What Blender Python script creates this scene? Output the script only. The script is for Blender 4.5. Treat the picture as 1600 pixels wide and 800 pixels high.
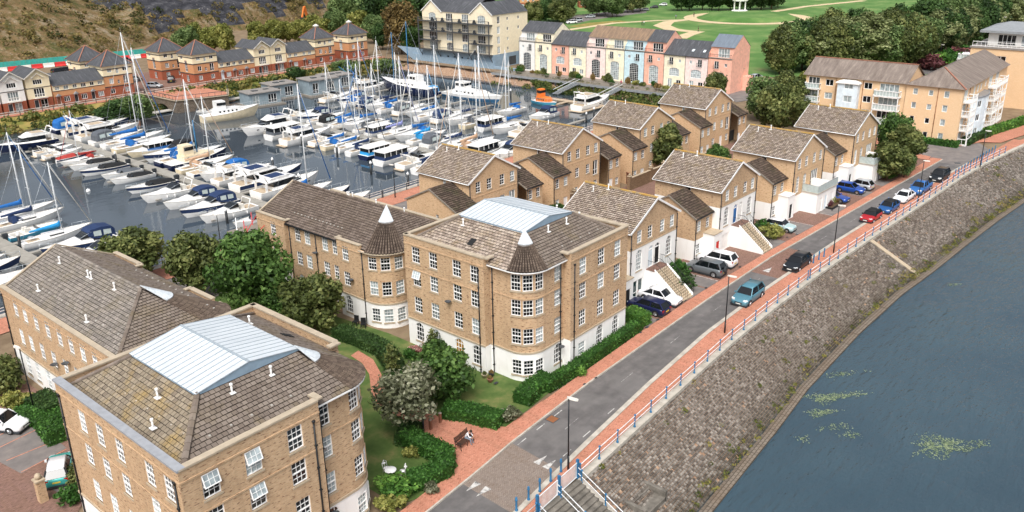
import bpy, bmesh, math, random
import numpy as np
from mathutils import Vector, Matrix
R = math.radians
for o in list(bpy.data.objects): bpy.data.objects.remove(o)
S = bpy.context.scene
COL = S.collection
rnd = random.Random(7)

# ------------------------------------------------------------------ camera
# world axes: X runs along the riverside street (away from the viewer), Y from the river towards the marina
F, PIT, ROL, CX, CY, HC, TH = 1306.35, R(19.758), R(-.963), 800., 358.76, 37.5, R(49.4)
_f = np.array([0, math.cos(PIT), -math.sin(PIT)]); _r = np.array([1., 0, 0]); _u = np.cross(_r, _f)
_r, _u = math.cos(ROL)*_r+math.sin(ROL)*_u, -math.sin(ROL)*_r+math.cos(ROL)*_u
def _ab(v): return np.array([v[0]*math.cos(TH)+v[1]*math.sin(TH), -v[0]*math.sin(TH)+v[1]*math.cos(TH), v[2]])
_r, _u, _f = _ab(_r), _ab(_u), _ab(_f)
cam = bpy.data.cameras.new('camera'); camo = bpy.data.objects.new('camera', cam); COL.objects.link(camo)
camo.matrix_world = Matrix(((_r[0], _u[0], -_f[0], 0), (_r[1], _u[1], -_f[1], 0), (_r[2], _u[2], -_f[2], HC), (0, 0, 0, 1)))
cam.sensor_width = 36; cam.lens = F/1600*36; cam.shift_y = -(400-CY)/1600; cam.clip_start = 1; cam.clip_end = 4000
S.camera = camo
def P(x, y, z=0.):
    """survey helper: a point of the photograph known to lie at height z -> place on the site plan"""
    d = _r*(x-CX)/F-_u*(y-CY)/F+_f
    t = (z-HC)/d[2]
    return Vector((d[0]*t, d[1]*t, z))

# ------------------------------------------------------------------ sky, sun, exposure
W = bpy.data.worlds.new('World'); S.world = W; W.use_nodes = True
nt = W.node_tree; bg = nt.nodes['Background']
sky = nt.nodes.new('ShaderNodeTexSky'); sky.sky_type = 'NISHITA'; sky.sun_disc = False
SUNV = Vector((.50, .30, -.81)).normalized()
el = math.asin(-SUNV.z); az = math.atan2(-SUNV.x, -SUNV.y)
sky.sun_elevation = el; sky.sun_rotation = az
sky.air_density = 1.0; sky.dust_density = 6.0; sky.ozone_density = 1.0
hs = nt.nodes.new('ShaderNodeHueSaturation'); hs.inputs['Saturation'].default_value = .42
nt.links.new(sky.outputs[0], hs.inputs['Color']); nt.links.new(hs.outputs[0], bg.inputs[0])
bg.inputs[1].default_value = .13
sl = bpy.data.lights.new('sun', 'SUN'); sl.energy = 1.5; sl.angle = R(28); sl.color = (1, .99, .97)
so = bpy.data.objects.new('sun', sl); COL.objects.link(so); so.rotation_euler = SUNV.to_track_quat('-Z', 'Y').to_euler()
so.location = (0, 0, 120)
S.view_settings.view_transform = 'Standard'; S.view_settings.look = 'None'
S.view_settings.exposure = .42; S.view_settings.gamma = 1; S.view_settings.use_curve_mapping = False
S.render.engine = 'CYCLES'

# ------------------------------------------------------------------ mesh helper
class MB:
    def __init__(s): s.v = []; s.f = []; s.m = []; s.uv = []; s.c = []; s.sm = []
    def face(s, pts, m=0, uv=None, c=0., sm=False):
        n = len(s.v); s.v += [tuple(p) for p in pts]; k = len(pts)
        s.f.append(tuple(range(n, n+k))); s.m.append(m); s.c.append(c); s.sm.append(sm)
        s.uv += [tuple(q) for q in uv] if uv is not None else [(p[0], p[1]) for p in pts]
    def box(s, x0, y0, z0, x1, y1, z1, m=0, c=0.):
        p = [(x0,y0,z0),(x1,y0,z0),(x1,y1,z0),(x0,y1,z0),(x0,y0,z1),(x1,y0,z1),(x1,y1,z1),(x0,y1,z1)]
        for q in ((0,3,2,1),(4,5,6,7),(0,1,5,4),(1,2,6,5),(2,3,7,6),(3,0,4,7)): s._q(p, q, m, c)
    def _q(s, p, q, m, c, sm=False):
        a = [p[i] for i in q]
        e1 = np.subtract(a[1], a[0]); e2 = np.subtract(a[-1], a[0]); l1 = float(np.linalg.norm(e1)); l2 = float(np.linalg.norm(e2))
        uv = [(0,0),(l1,0),(l1,l2),(0,l2)] if len(a) == 4 else None
        if abs(e1[2]) > abs(e2[2]) and uv: uv = [(v, u) for u, v in uv]
        s.face(a, m, uv, c, sm)
    def obox(s, o, ex, ey, ez, m=0, c=0.):
        """box from corner o with edge vectors"""
        o, ex, ey, ez = map(np.array, (o, ex, ey, ez))
        p = [o, o+ex, o+ex+ey, o+ey, o+ez, o+ex+ez, o+ex+ey+ez, o+ey+ez]
        for q in ((0,3,2,1),(4,5,6,7),(0,1,5,4),(1,2,6,5),(2,3,7,6),(3,0,4,7)): s._q(p, q, m, c)
    def bar(s, a, b, w, h=None, m=0, c=0.):
        """square bar from a to b"""
        a = np.array(a, float); b = np.array(b, float); d = b-a; L = np.linalg.norm(d)
        if L < 1e-6: return
        d /= L; h = h or w
        up = np.array([0,0,1.]) if abs(d[2]) < .95 else np.array([1.,0,0])
        x = np.cross(d, up); x /= np.linalg.norm(x); y = np.cross(x, d)
        s.obox(a-x*w/2-y*h/2, d*L, x*w, y*h, m, c)
    def tube(s, pts, r, n=6, m=0, sm=True, cap=True):
        pts = [np.array(p, float) for p in pts]
        rs = r if isinstance(r, (list, tuple)) else [r]*len(pts)
        rings = []
        for i, p in enumerate(pts):
            d = pts[min(i+1, len(pts)-1)]-pts[max(i-1, 0)]; d = d/ (np.linalg.norm(d)+1e-9)
            up = np.array([0,0,1.]) if abs(d[2]) < .9 else np.array([1.,0,0])
            x = np.cross(d, up); x /= np.linalg.norm(x); y = np.cross(x, d)
            rings.append([p+rs[i]*(math.cos(2*math.pi*k/n)*x+math.sin(2*math.pi*k/n)*y) for k in range(n)])
        s.rings(rings, m, sm, cap)
    def rings(s, rings, m=0, sm=True, cap=True, close=True):
        """shared-vertex loft through rings of equal size"""
        n = len(rings[0]); b = len(s.v)
        for r in rings: s.v += [tuple(map(float, p)) for p in r]
        for i in range(len(rings)-1):
            for k in range(n if close else n-1):
                k2 = (k+1) % n
                q = (b+i*n+k, b+i*n+k2, b+(i+1)*n+k2, b+(i+1)*n+k)
                s.f.append(q); s.m.append(m if not callable(m) else m(i, k)); s.c.append(0.); s.sm.append(sm)
                s.uv += [(k/n, i), ((k+1)/n, i), ((k+1)/n, i+1), (k/n, i+1)]
        if cap:
            for ring, rev in ((0, True), (len(rings)-1, False)):
                q = [b+ring*n+k for k in range(n)]
                if rev: q.reverse()
                s.f.append(tuple(q)); s.m.append(m if not callable(m) else m(ring, 0)); s.c.append(0.); s.sm.append(False); s.uv += [(0,0)]*n
    def lathe(s, prof, n=12, m=0, sm=True, o=(0,0,0)):
        s.rings([[(o[0]+r*math.cos(2*math.pi*k/n), o[1]+r*math.sin(2*math.pi*k/n), o[2]+z) for k in range(n)] for r, z in prof], m, sm)
    def mesh(s, name, mats):
        me = bpy.data.meshes.new(name)
        me.from_pydata(s.v, [], s.f)
        for mt in (mats if isinstance(mats, (list, tuple)) else [mats]): me.materials.append(M(mt) if isinstance(mt, str) else mt)
        n = len(s.f)
        if n:
            me.polygons.foreach_set('material_index', s.m); me.polygons.foreach_set('use_smooth', s.sm)
            ul = me.uv_layers.new(name='UVMap'); ul.data.foreach_set('uv', np.array(s.uv, np.float32).ravel())
            at = me.attributes.new('rnd', 'FLOAT', 'FACE'); at.data.foreach_set('value', s.c)
        me.update()
        return me
    def build(s, name, mats, parent=None, **k): return link(name, s.mesh(name, mats), parent, **k)

def link(name, data, parent=None, loc=None, rz=None, kind=None):
    o = bpy.data.objects.new(name, data); COL.objects.link(o)
    if parent is not None: o.parent = parent
    if loc is not None: o.location = loc
    if rz is not None: o.rotation_euler = (0, 0, rz)
    if kind: o['kind'] = kind
    return o
def tag(o, label=None, cat=None, group=None, kind=None):
    if label: o['label'] = label
    if cat: o['category'] = cat
    if group: o['group'] = group
    if kind: o['kind'] = kind
    return o
def thing(name, label, cat, loc=(0,0,0), rz=0., group=None):
    o = bpy.data.objects.new(name, None); COL.objects.link(o); o.empty_display_size = .2
    o.location = loc; o.rotation_euler = (0, 0, rz)
    return tag(o, label, cat, group)
def struct(name, mb, mats): return tag(mb.build(name, mats), kind='structure')
KIDS = {}
def dup(root, loc, rz=0., label=None, group=None, scale=None):
    """copy a thing with its parts and sub-parts (mesh data shared)"""
    def cp(o, par):
        c = o.copy(); COL.objects.link(c); c.parent = par
        for ch in KIDS[o.name]: cp(ch, c)
        return c
    if root.name not in KIDS:
        def walk(o):
            KIDS[o.name] = list(o.children)
            for ch in o.children: walk(ch)
        walk(root)
    c = cp(root, None); c.location = loc; c.rotation_euler = (0, 0, rz)
    if scale: c.scale = scale if isinstance(scale, tuple) else (scale,)*3
    return tag(c, label, None, group)
ORD = ['first','second','third','fourth','fifth','sixth','seventh','eighth','ninth','tenth','eleventh','twelfth','thirteenth','fourteenth','fifteenth','sixteenth','seventeenth','eighteenth','nineteenth','twentieth']
ORD += ['twenty-'+o for o in ORD[:9]]+['thirtieth']+['thirty-'+o for o in ORD[:9]]+['fortieth']+['forty-'+o for o in ORD[:9]]+['fiftieth']+['fifty-'+o for o in ORD[:9]]

# ------------------------------------------------------------------ materials
_M = {}; _MD = {}
def M(name):
    if name not in _M: _M[name] = _MD[name](name)
    return _M[name]
def hx(h, k=1.):
    h = h.lstrip('#'); v = [int(h[i:i+2], 16)/255 for i in (0,2,4)]
    return tuple(k*(c/12.92 if c < .04045 else ((c+.055)/1.055)**2.4) for c in v)+(1.,)
class NT:
    def __init__(s, name):
        s.mat = bpy.data.materials.new(name); s.mat.use_nodes = True; s.t = s.mat.node_tree
        s.b = s.t.nodes['Principled BSDF']
    def n(s, typ, **k):
        nd = s.t.nodes.new('ShaderNode'+typ)
        for a, v in k.items():
            if a in nd.inputs: nd.inputs[a].default_value = v
            else: setattr(nd, a, v)
        return nd
    def l(s, a, b): s.t.links.new(a, b)
    def coord(s, kind='Object', scale=(1,1,1), rot=(0,0,0)):
        if kind == 'Pos': o = s.n('NewGeometry').outputs['Position']
        else: o = s.n('TexCoord').outputs[kind]
        mp = s.n('Mapping'); mp.inputs['Scale'].default_value = scale; mp.inputs['Rotation'].default_value = rot
        s.l(o, mp.inputs[0]); return mp.outputs[0]
    def noise(s, co, scale, detail=3., rough=.55):
        nd = s.n('TexNoise', Scale=scale, Detail=detail, Roughness=rough); s.l(co, nd.inputs['Vector']); return nd.outputs['Fac']
    def ramp(s, fac, stops):
        r = s.n('ValToRGB'); e = r.color_ramp.elements
        while len(e) < len(stops): e.new(.5)
        for i, (p, c) in enumerate(stops): e[i].position = p; e[i].color = c if len(c) == 4 else (*c, 1)
        s.l(fac, r.inputs[0]); return r.outputs[0]
    def mix(s, fac, a, b, mode='MIX'):
        m = s.n('Mix', data_type='RGBA', blend_type=mode)
        for v, i in ((fac, 0), (a, 6), (b, 7)):
            if hasattr(v, 'is_linked') or hasattr(v, 'links'): s.l(v, m.inputs[i])
            else: m.inputs[i].default_value = v
        return m.outputs[2]
    def attr(s, nm='rnd'): return s.n('Attribute', attribute_name=nm).outputs['Fac']
    def bump(s, h, dist=.02, strength=.6):
        b = s.n('Bump'); b.inputs['Distance'].default_value = dist; b.inputs['Strength'].default_value = strength
        s.l(h, b.inputs['Height']); s.l(b.outputs[0], s.b.inputs['Normal'])
    def fin(s, col, rough=.8, metal=0., spec=.4):
        if hasattr(col, 'links'): s.l(col, s.b.inputs['Base Color'])
        else: s.b.inputs['Base Color'].default_value = col
        s.b.inputs['Roughness'].default_value = rough; s.b.inputs['Metallic'].default_value = metal
        s.b.inputs['Specular IOR Level'].default_value = spec
        return s.mat
def plain(name, col, rough=.6, metal=0., spec=.4, var=.12, sc=3.):
    """painted or plain surface with faint unevenness"""
    def f(nm):
        t = NT(nm); c = hx(col) if isinstance(col, str) else (*col, 1)
        f1 = t.noise(t.coord('Pos'), sc, 4.)
        d = tuple(max(0, v*(1-var)) for v in c[:3])+(1,); e = tuple(min(1, v*(1+var)) for v in c[:3])+(1,)
        return t.fin(t.ramp(f1, [(.3, d), (.7, e)]), rough, metal, spec)
    _MD[name] = f
def two(name, stops, scale, rough=.85, detail=5., coord='Pos', bump=0., spec=.3, cs=(1,1,1)):
    def f(nm):
        t = NT(nm); co = t.coord(coord, cs); f1 = t.noise(co, scale, detail, .62)
        if bump: t.bump(f1, bump, .8)
        return t.fin(t.ramp(f1, [(p, hx(c) if isinstance(c, str) else c) for p, c in stops]), rough, 0, spec)
    _MD[name] = f
def bricks(name, c1, c2, mortar, bw, rh, ms, fleck=None, coord='UV', rot=0., stain=.25, bump=.004):
    def f(nm):
        t = NT(nm); co = t.coord(coord, (1,1,1), (0,0,rot))
        b = t.n('TexBrick', Scale=1.); b.inputs['Color1'].default_value = hx(c1); b.inputs['Color2'].default_value = hx(c2); b.inputs['Mortar'].default_value = hx(mortar)
        b.inputs['Brick Width'].default_value = bw; b.inputs['Row Height'].default_value = rh; b.inputs['Mortar Size'].default_value = ms; b.inputs['Mortar Smooth'].default_value = .2
        t.l(co, b.inputs['Vector']); col = b.outputs['Color']
        if fleck:
            mp = t.n('Mapping'); mp.inputs['Scale'].default_value = (1/bw/1.3, 1/rh/1.2, 1); t.l(co, mp.inputs[0])
            fl = t.noise(mp.outputs[0], .9, 1.); fr = t.ramp(fl, [(.60, (0,0,0)), (.70, (1,1,1))])
            col = t.mix(t.n('Math', operation='MULTIPLY').outputs[0], col, hx(fleck)) if False else t.mix(fr, col, hx(fleck))
        st = t.noise(t.coord('Pos'), .35, 5., .6)
        col = t.mix(t.ramp(st, [(.35, (0,0,0)), (.75, (stain,)*3)]), col, hx('#6a5138'))
        if coord == 'UV' and fleck and bw < .24: s2 = t.noise(t.coord('UV', (2.0,.16,1)), 1.1, 5., .65); col = t.mix(t.ramp(s2, [(.46, (0,0,0)), (.75, (stain*1.2,)*3)]), col, hx('#6b543e'))
        if bump: t.bump(b.outputs['Fac'], -bump, .6)
        return t.fin(col, .85, 0, .25)
    _MD[name] = f
bricks('brick', '#d7b792', '#c4a07b', '#c3ae93', .225, .075, .011, '#7f5f49', stain=.2)
bricks('brick_pale', '#e2c19c', '#d3ad86', '#cbb290', .225, .075, .011, '#a98460', stain=.12)
bricks('brick_red', '#b0553a', '#964429', '#a17862', .225, .075, .011, None, stain=.2)
bricks('brick_orange', '#d69a6c', '#c98a5b', '#bd9b7c', .225, .075, .011, None, stain=.1)
bricks('brick_flat', '#ecccA6', '#e5c299', '#e0be98', .225, .075, .01, None, stain=.08)
bricks('paving', '#d1937b', '#c1816a', '#ab745f', .21, .105, .009, '#9a6452', rot=0., stain=.25)
bricks('paving_brown', '#96756a', '#7d6158', '#6d5a50', .21, .105, .008, '#5f4a42', stain=.3)
bricks('paving_grey', '#9b8e84', '#8a7e75', '#6b625b', .21, .105, .012, '#7a6a60', stain=.2)
bricks('rough_stone', '#867c70', '#6a6157', '#48423a', .5, .28, .03, '#544b42', stain=.4, bump=.03)
bricks('garden_wall', '#a08569', '#836a52', '#6e5d4b', .3, .1, .02, '#5d4a3a', stain=.4, bump=.01)
for nm, c in dict(dark_wood='#4d3529', white='#eceae6', frame='#f2f2f0', cream='#f2e5c8', pink='#f3ddd6', salmon='#eeb6a0', skyblue='#c8e1e9', buttermilk='#f6ebd0', bluegrey='#8ca2b4', paleblue='#dbe7ee',
        peach='#e8b98c', stone='#b7a78f', coping='#b5a792', grey='#8d9194', darkgrey='#4a4d50', black='#1c1d1f', rust='#8d5b3b', red='#d8352c', blue_door='#2c6aa8', charcoal='#35393d',
        rail_blue='#2e6f9b', rail_white='#e6e9ea', hull_white='#f0efec', hull_cream='#e2d3b4', hull_navy='#1d2848', hull_blue='#3f6f94', hull_teal='#4d9cb8', canvas_blue='#1f66ad', canvas_navy='#22365c', canvas_grey='#5a5f66',
        canvas_tan='#c3a184', canvas_cyan='#2b93cf', teak='#b8a68e', deck_grey='#b7b3ab', mast='#d9dcdd', houseboat='#8b9aa2', lilac='#8a90c4', red_canvas='#a63a34', yellow='#e0b73c', dirty_white='#d8d4cb',
        bark='#5d4c3d', birch='#b7ada0', fence_green='#3fa99e', barrier_red='#d23b3a', barrier_white='#e8e4dc', wood_brown='#7d5440', wood_grey='#8b8378', pontoon='#9b978e', soil='#5e4a38',
        skin='#b98a6a', cloth_white='#e8e8ea', cloth_grey='#7c8794', cloth_dark='#2d2f36', cloth_pink='#b8536b', hair='#3a2c22', slate_flat='#5b6470', asphalt_roof='#8d8883', orange='#e07b35', tape_red='#c4585c').items():
    plain(nm, c, {'white':.8,'frame':.45,'hull_white':.25,'hull_navy':.2,'hull_blue':.25,'mast':.35}.get(nm, .7), 0., .4, .07 if nm in ('white','frame','hull_white','cream') else .12, 1.6)
def _dirtyrender(nm):
    t = NT(nm); co = t.coord('UV'); n1 = t.noise(t.coord('UV', (1.2, .25, 1)), 1.6, 5.); n2 = t.noise(t.coord('Pos'), .5, 4.)
    c = t.mix(t.ramp(n1, [(.52, (0,0,0)), (.85, (.3,)*3)]), hx('#f5f4f1'), hx('#c2baad'))
    c = t.mix(t.ramp(n2, [(.55, (0,0,0)), (.8, (.25,)*3)]), c, hx('#cfc8bb'))
    return t.fin(c, .85, 0, .25)
_MD['render_white'] = _dirtyrender
plain('metal_dark', '#2a2d30', .4, .3); plain('galv', '#c5ccd1', .35, .6); plain('chrome', '#c9cdd0', .2, .9, var=.02); plain('tyre', '#1a1a1b', .8); plain('plate_yellow', '#d9c04a', .5); plain('plate_white', '#e9e9e4', .5)
plain('lamp_glass', '#dfe3e4', .15); plain('tail', '#a31f1c', .2)
def _tile(nm, stops, moss, mossamt, nsc=.55):
    def f(n_):
        t = NT(n_); a = t.attr(); base = t.ramp(a, [(p, hx(c)) for p, c in stops])
        co = t.coord('Pos'); n1 = t.noise(co, nsc, 4., .6); n2 = t.noise(co, 3.2, 4., .7)
        c = t.mix(t.ramp(n1, [(.50, (0,0,0)), (.68, (mossamt,)*3)]), base, hx(moss))
        c = t.mix(t.ramp(n2, [(.58, (0,0,0)), (.72, (.6,)*3)]), c, hx('#3a332d'))
        return t.fin(c, .9, 0, .2)
    _MD[nm] = f
_tile('tile', [(0, '#71665d'), (.5, '#7c7168'), (1, '#877c72')], '#7d6f50', .45)
_tile('tile_warm', [(0, '#84766b'), (.5, '#9e8f82'), (1, '#b7a99b')], '#a08c66', .4, .8)
_tile('tile_dark', [(0, '#4b4039'), (.5, '#5a4d44'), (1, '#6b5d52')], '#454a2c', .5, .6)
_tile('tile_grey', [(0, '#77716b'), (.5, '#878078'), (1, '#978f87')], '#7f745a', .35)
_tile('tile_lichen', [(0, '#7a6f62'), (.5, '#8a7f6e'), (1, '#988c7a')], '#a08446', .6, .5)
_tile('joint_shade', [(0, '#332c27'), (1, '#3a332d')], '#3a3626', .4)  # dark mossy joints, with the shade of the tile gaps painted in
_tile('moss', [(0, '#4f5e26'), (1, '#6b7a35')], '#7d6a3a', .6, 1.)
_tile('lichen', [(0, '#a98a4c'), (.5, '#b2935a'), (1, '#9a8a70')], '#b5842c', .6, .8)
def _slate(nm, c0, c1, c2):
    def f(n_):
        t = NT(n_); u = t.coord('UV', (1.1, .22, 1)); n1 = t.noise(u, 1.4, 5., .65); n2 = t.noise(t.coord('UV', (.3, .3, 1)), 1., 3.)
        c = t.ramp(n1, [(.3, hx(c0)), (.55, hx(c1)), (.75, hx(c2))])
        b = t.n('TexBrick', Scale=1.); b.inputs['Brick Width'].default_value = .35; b.inputs['Row Height'].default_value = .25; b.inputs['Mortar Size'].default_value = .012
        t.l(t.coord('UV'), b.inputs['Vector']); t.bump(b.outputs['Fac'], -.015, .8)
        return t.fin(c, .7, 0, .4)
    _MD[nm] = f
_slate('slate', '#3f4145', '#505256', '#74747a'); _slate('slate_brown', '#6b5c50', '#8d7660', '#a78d70'); _slate('slate_blue', '#66707c', '#727d89', '#7f8995')
_slate('tile_far', '#6a5e56', '#857970', '#a2958a')
def _glass(nm, dark, pale, frac):
    def f(n_):
        t = NT(n_); oi = t.n('ObjectInfo').outputs['Random']; w = t.n('TexWhiteNoise', noise_dimensions='1D'); t.l(oi, w.inputs['W'])
        c = t.ramp(w.outputs[0], [(0, hx(dark)), (max(.02, 1-frac-.12), hx(dark)), (min(.98, 1-frac+.05), hx(pale)), (1, hx(pale))])
        g = t.noise(t.coord('Pos'), 1.7, 2.); c = t.mix(t.ramp(g, [(.35, (0,0,0)), (.65, (.55,)*3)]), c, hx(dark))
        return t.fin(c, .06, 0, .6)
    _MD[nm] = f
_glass('glass', '#14191d', '#b4c0c2', .4); _glass('glass_dark', '#14191d', '#39434a', .3); _glass('glass_pale', '#3c4a52', '#c3cfd2', .6); plain('car_glass', '#12161a', .05, 0, .6); plain('boat_glass', '#181d22', .06, 0, .6); plain('glass_amber', '#a3782c', .15)
plain('clear_panel', '#b9c6c4', .08, 0, .6)
def paint(name, c, metal=.3): plain(name, c, .28, metal, .5, .03)
for n_, c in dict(p_teal='#5a8a9b', p_black='#24282d', p_red='#a8232c', p_blue='#2a5f9e', p_white='#e9eaec', p_navy='#20264d', p_grey='#6d7377', p_ltblue='#b7d3d6', p_rblue='#2450a6', p_mint='#46aaa4', p_silver='#b7bcc0', p_midblue='#3a72b5').items(): paint(n_, c, .0 if n_ in ('p_white','p_red') else .25)
def _leaf(nm, c0, c1, c2):
    def f(n_):
        t = NT(n_); c = t.ramp(t.attr(), [(0, hx(c0, .5)), (.5, hx(c1, .75)), (1, hx(c2, .98))])
        t.b.inputs['Subsurface Weight'].default_value = 0
        tr = t.n('BsdfTranslucent'); t.l(c, tr.inputs[0]); mx = t.n('MixShader'); mx.inputs[0].default_value = .25
        out = t.t.nodes['Material Output']; t.fin(c, .6, 0, .3); t.l(t.b.outputs[0], mx.inputs[1]); t.l(tr.outputs[0], mx.inputs[2]); t.l(mx.outputs[0], out.inputs[0])
        return t.mat
    _MD[nm] = f
_leaf('leaf_green', '#3b5a26', '#537637', '#76954c'); _leaf('leaf_dark', '#2c4720', '#41602f', '#5a783f'); _leaf('leaf_olive', '#4e5c2c', '#6d7a42', '#94985c'); _leaf('leaf_wood', '#506a34', '#6f8a50', '#98ab6c'); _leaf('leaf_grey', '#575d3e', '#7b8060', '#b0b197')
_leaf('leaf_yellow', '#6f7a35', '#93994a', '#b3b066'); _leaf('leaf_brown', '#5f5330', '#7f6a3e', '#97824e'); _leaf('leaf_red', '#5a2f33', '#74434a', '#8a5750'); _leaf('leaf_hedge', '#2f5420', '#42702c', '#5c8a3c'); _leaf('leaf_birch', '#6a7848', '#909c64', '#b8bd8a'); _leaf('leaf_bright', '#3f6d2a', '#5e8f3a', '#82ab4c')
_leaf('leaf_scrub', '#3f5024', '#6f6a38', '#94804e'); _leaf('leaf_weed', '#6c8560', '#8ea377', '#b4be98'); _leaf('leaf_weedland', '#5d6b30', '#85883f', '#a08f55'); _leaf('leaf_bank', '#3c5426', '#6c7a38', '#94824c'); _leaf('flower', '#a84a4e', '#d89a96', '#e8d8c0'); _leaf('heather', '#7d6a3e', '#9a7f50', '#b09a5a')
two('lawn', [(.3, '#3f5527'), (.5, '#536834'), (.62, '#6b7242'), (.72, '#8b7a52')], .5, .95, 6.)
two('park_grass', [(.3, '#476c33'), (.45, '#557a3d'), (.58, '#6b874b'), (.7, '#888d5c')], .08, .95, 7.)
two('rough_grass', [(.3, '#5c6b2e'), (.45, '#857f42'), (.6, '#a08a52'), (.75, '#8d9048')], .35, .95, 6.)
two('earth', [(.3, '#6d5c48'), (.6, '#8a7861'), (.8, '#7d7a55')], .4, .95)
def _asph(nm):
    t = NT(nm); a = t.noise(t.coord('Pos'), .9, 8., .65); b = t.noise(t.coord('Pos', (.05,.9,1)), 1., 4., .6); d = t.noise(t.coord('Pos'), .13, 3.)
    c = t.ramp(a, [(.3, hx('#5d5b5a')), (.5, hx('#6a6766')), (.7, hx('#787472'))]); c = t.mix(t.ramp(b, [(.4, (0,0,0)), (.7, (.5,)*3)]), c, hx('#545251')); c = t.mix(t.ramp(d, [(.52, (0,0,0)), (.56, (.35,)*3)]), c, hx('#7d7a78'))
    return t.fin(c, .9, 0, .3)
_MD['asphalt'] = _asph
two('asphalt_old', [(.3, '#6a6664'), (.5, '#7a7471'), (.7, '#8a827c')], .7, .9, 8.)
two('gravel_path', [(.3, '#c0aa86'), (.6, '#d3c09c'), (.8, '#c8b38c')], .5, .95)
two('concrete', [(.3, '#a39c90'), (.5, '#b8b1a5'), (.7, '#c9c3b8')], 1.2, .9, 8.)
two('line_white', [(.36, '#747270'), (.5, '#c4c2be'), (.8, '#d8d6d2')], 2.5, .8, 6.)
two('line_worn', [(.42, '#6f6c6b'), (.6, '#b0adaa'), (.8, '#c0bdb9')], 2.5, .8, 6.)
two('rubble', [(.3, '#7d6252'), (.5, '#9c8069'), (.7, '#b69c84')], 2.2, .95, 6.)
# ------------------------------------------------------------------ water materials
def _water(nm):
    river = nm == 'water_river'
    t = NT(nm); p = t.coord('Pos', (.45, 1.9, 1) if river else (.6, 1.4, 1), (0, 0, R(49)))
    n1 = t.noise(p, .85 if river else .6, 3., .6); n2 = t.noise(t.coord('Pos', (1, 1, 1)), 3.2, 2.)
    ad = t.n('Math', operation='ADD'); t.l(n1, ad.inputs[0])
    mu = t.n('Math', operation='MULTIPLY'); mu.inputs[1].default_value = .25; t.l(n2, mu.inputs[0]); t.l(mu.outputs[0], ad.inputs[1])
    big = t.noise(t.coord('Pos'), .045, 3.); 
    cal = t.ramp(big, [(.35, (.25,)*3), (.65, (1,)*3)])
    ml = t.n('Math', operation='MULTIPLY'); t.l(ad.outputs[0], ml.inputs[0]); t.l(cal, ml.inputs[1])
    t.bump(ml.outputs[0], .38 if river else .03, 1. if river else .5)
    c = t.ramp(big, [(.3, hx('#2f414d')), (.7, hx('#41555f'))]) if river else t.ramp(big, [(.3, hx('#363f47')), (.7, hx('#47525b'))])
    m = t.fin(c, .06 if river else .04, 0, .5); t.b.inputs['IOR'].default_value = 1.45 if river else 1.6
    return m
_MD['water_river'] = _water; _MD['water_marina'] = _water

def interp(pts):
    xs = [p[0] for p in pts]; ys = [p[1] for p in pts]
    def f(a):
        if a <= xs[0]: return ys[0]+(a-xs[0])*(ys[1]-ys[0])/(xs[1]-xs[0])
        if a >= xs[-1]: return ys[-1]+(a-xs[-1])*(ys[-1]-ys[-2])/(xs[-1]-xs[-2])
        return float(np.interp(a, xs, ys))
    return f
kerbL = interp([(0,33.3),(32.1,35.44),(37.3,35.8),(41.9,36.25),(52.9,36.83),(61.3,36.9),(74.3,37.05),(90.8,36.9),(115.9,35.28),(143.5,33.54)])
kerbR = interp([(0,27.6),(37,31),(45,31.9),(56,32.9),(68,33.65),(82.5,33.66),(99.9,33.1),(121,31.9),(141,30.3),(170,27.6)])
paveL = interp([(0,35.2),(31,36.9),(46.6,38.05),(55.4,38.3),(64,38.55),(77,38.5),(92,38.0),(109.6,36.8),(133.5,35.6),(148,35.0)])
rail = interp([(0,27.6),(44.6,29.95),(56,30.5),(67.4,31.0),(75.4,31.1),(86.9,31.0),(95,30.7),(106.7,30.1),(123.5,29.2),(140.2,28.4),(151.6,27.35),(162.75,25.8),(200,20)])
wedge = interp([(0,20.5),(47.35,22.9),(61.6,23.7),(69.5,24.3),(83.6,24.5),(97,24.1),(106.6,23.2),(119,22.4),(131.7,21.4),(146,20),(200,13)])
ZW, ZM = -3.3, -2.0
def strip(mb, f0, f1, a0, a1, z=0., st=2., m=0, z1=None):
    n = max(1, int(round((a1-a0)/st)))
    for i in range(n):
        x0 = a0+(a1-a0)*i/n; x1 = a0+(a1-a0)*(i+1)/n
        q = [(x0,f0(x0),z),(x1,f0(x1),z),(x1,f1(x1),z if z1 is None else z1),(x0,f1(x0),z if z1 is None else z1)]
        mb.face(q, m, [(p[0],p[1]) for p in q])
def K(v): return lambda a: v
QB = 92.5                                                        # marina quay line
# ground: estate, land east of the basin, far bank
mb = MB()
strip(mb, lambda a: rail(a)-.35, K(QB), -160, 176, -.06, 4.)
mb.face([(-160,QB,-.06),(176,QB,-.06),(176,QB,-3),(-160,QB,-3)])
strip(mb, lambda a: rail(a)-.35, K(204), 176, 900, -.06, 20.)
mb.face([(-300,204,-.06),(900,204,-.06),(900,900,-.06),(-300,900,-.06)])
struct('ground', mb, 'earth')
mb = MB()
mb.face([(-300,QB-.05,ZM),(180,QB-.05,ZM),(180,206,ZM),(-300,206,ZM)]); struct('marina_water', mb, 'water_marina')
mb = MB(); strip(mb, K(-260), lambda a: rail(a)-3.2, -200, 900, ZW, 20.); struct('river_water', mb, 'water_river')
# quay wall facing the basin: stone with a concrete coping
mb = MB(); mb.box(-160,QB,-3,174,QB+.5,-.3); q = struct('quay_wall', mb, 'rough_stone')
mb = MB()
for i in range(84): mb.box(-160+i*4+.02,QB-.12,-.3,-160+i*4+3.98,QB+.7,.1)
mb.build('coping', 'concrete', q)
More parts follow.
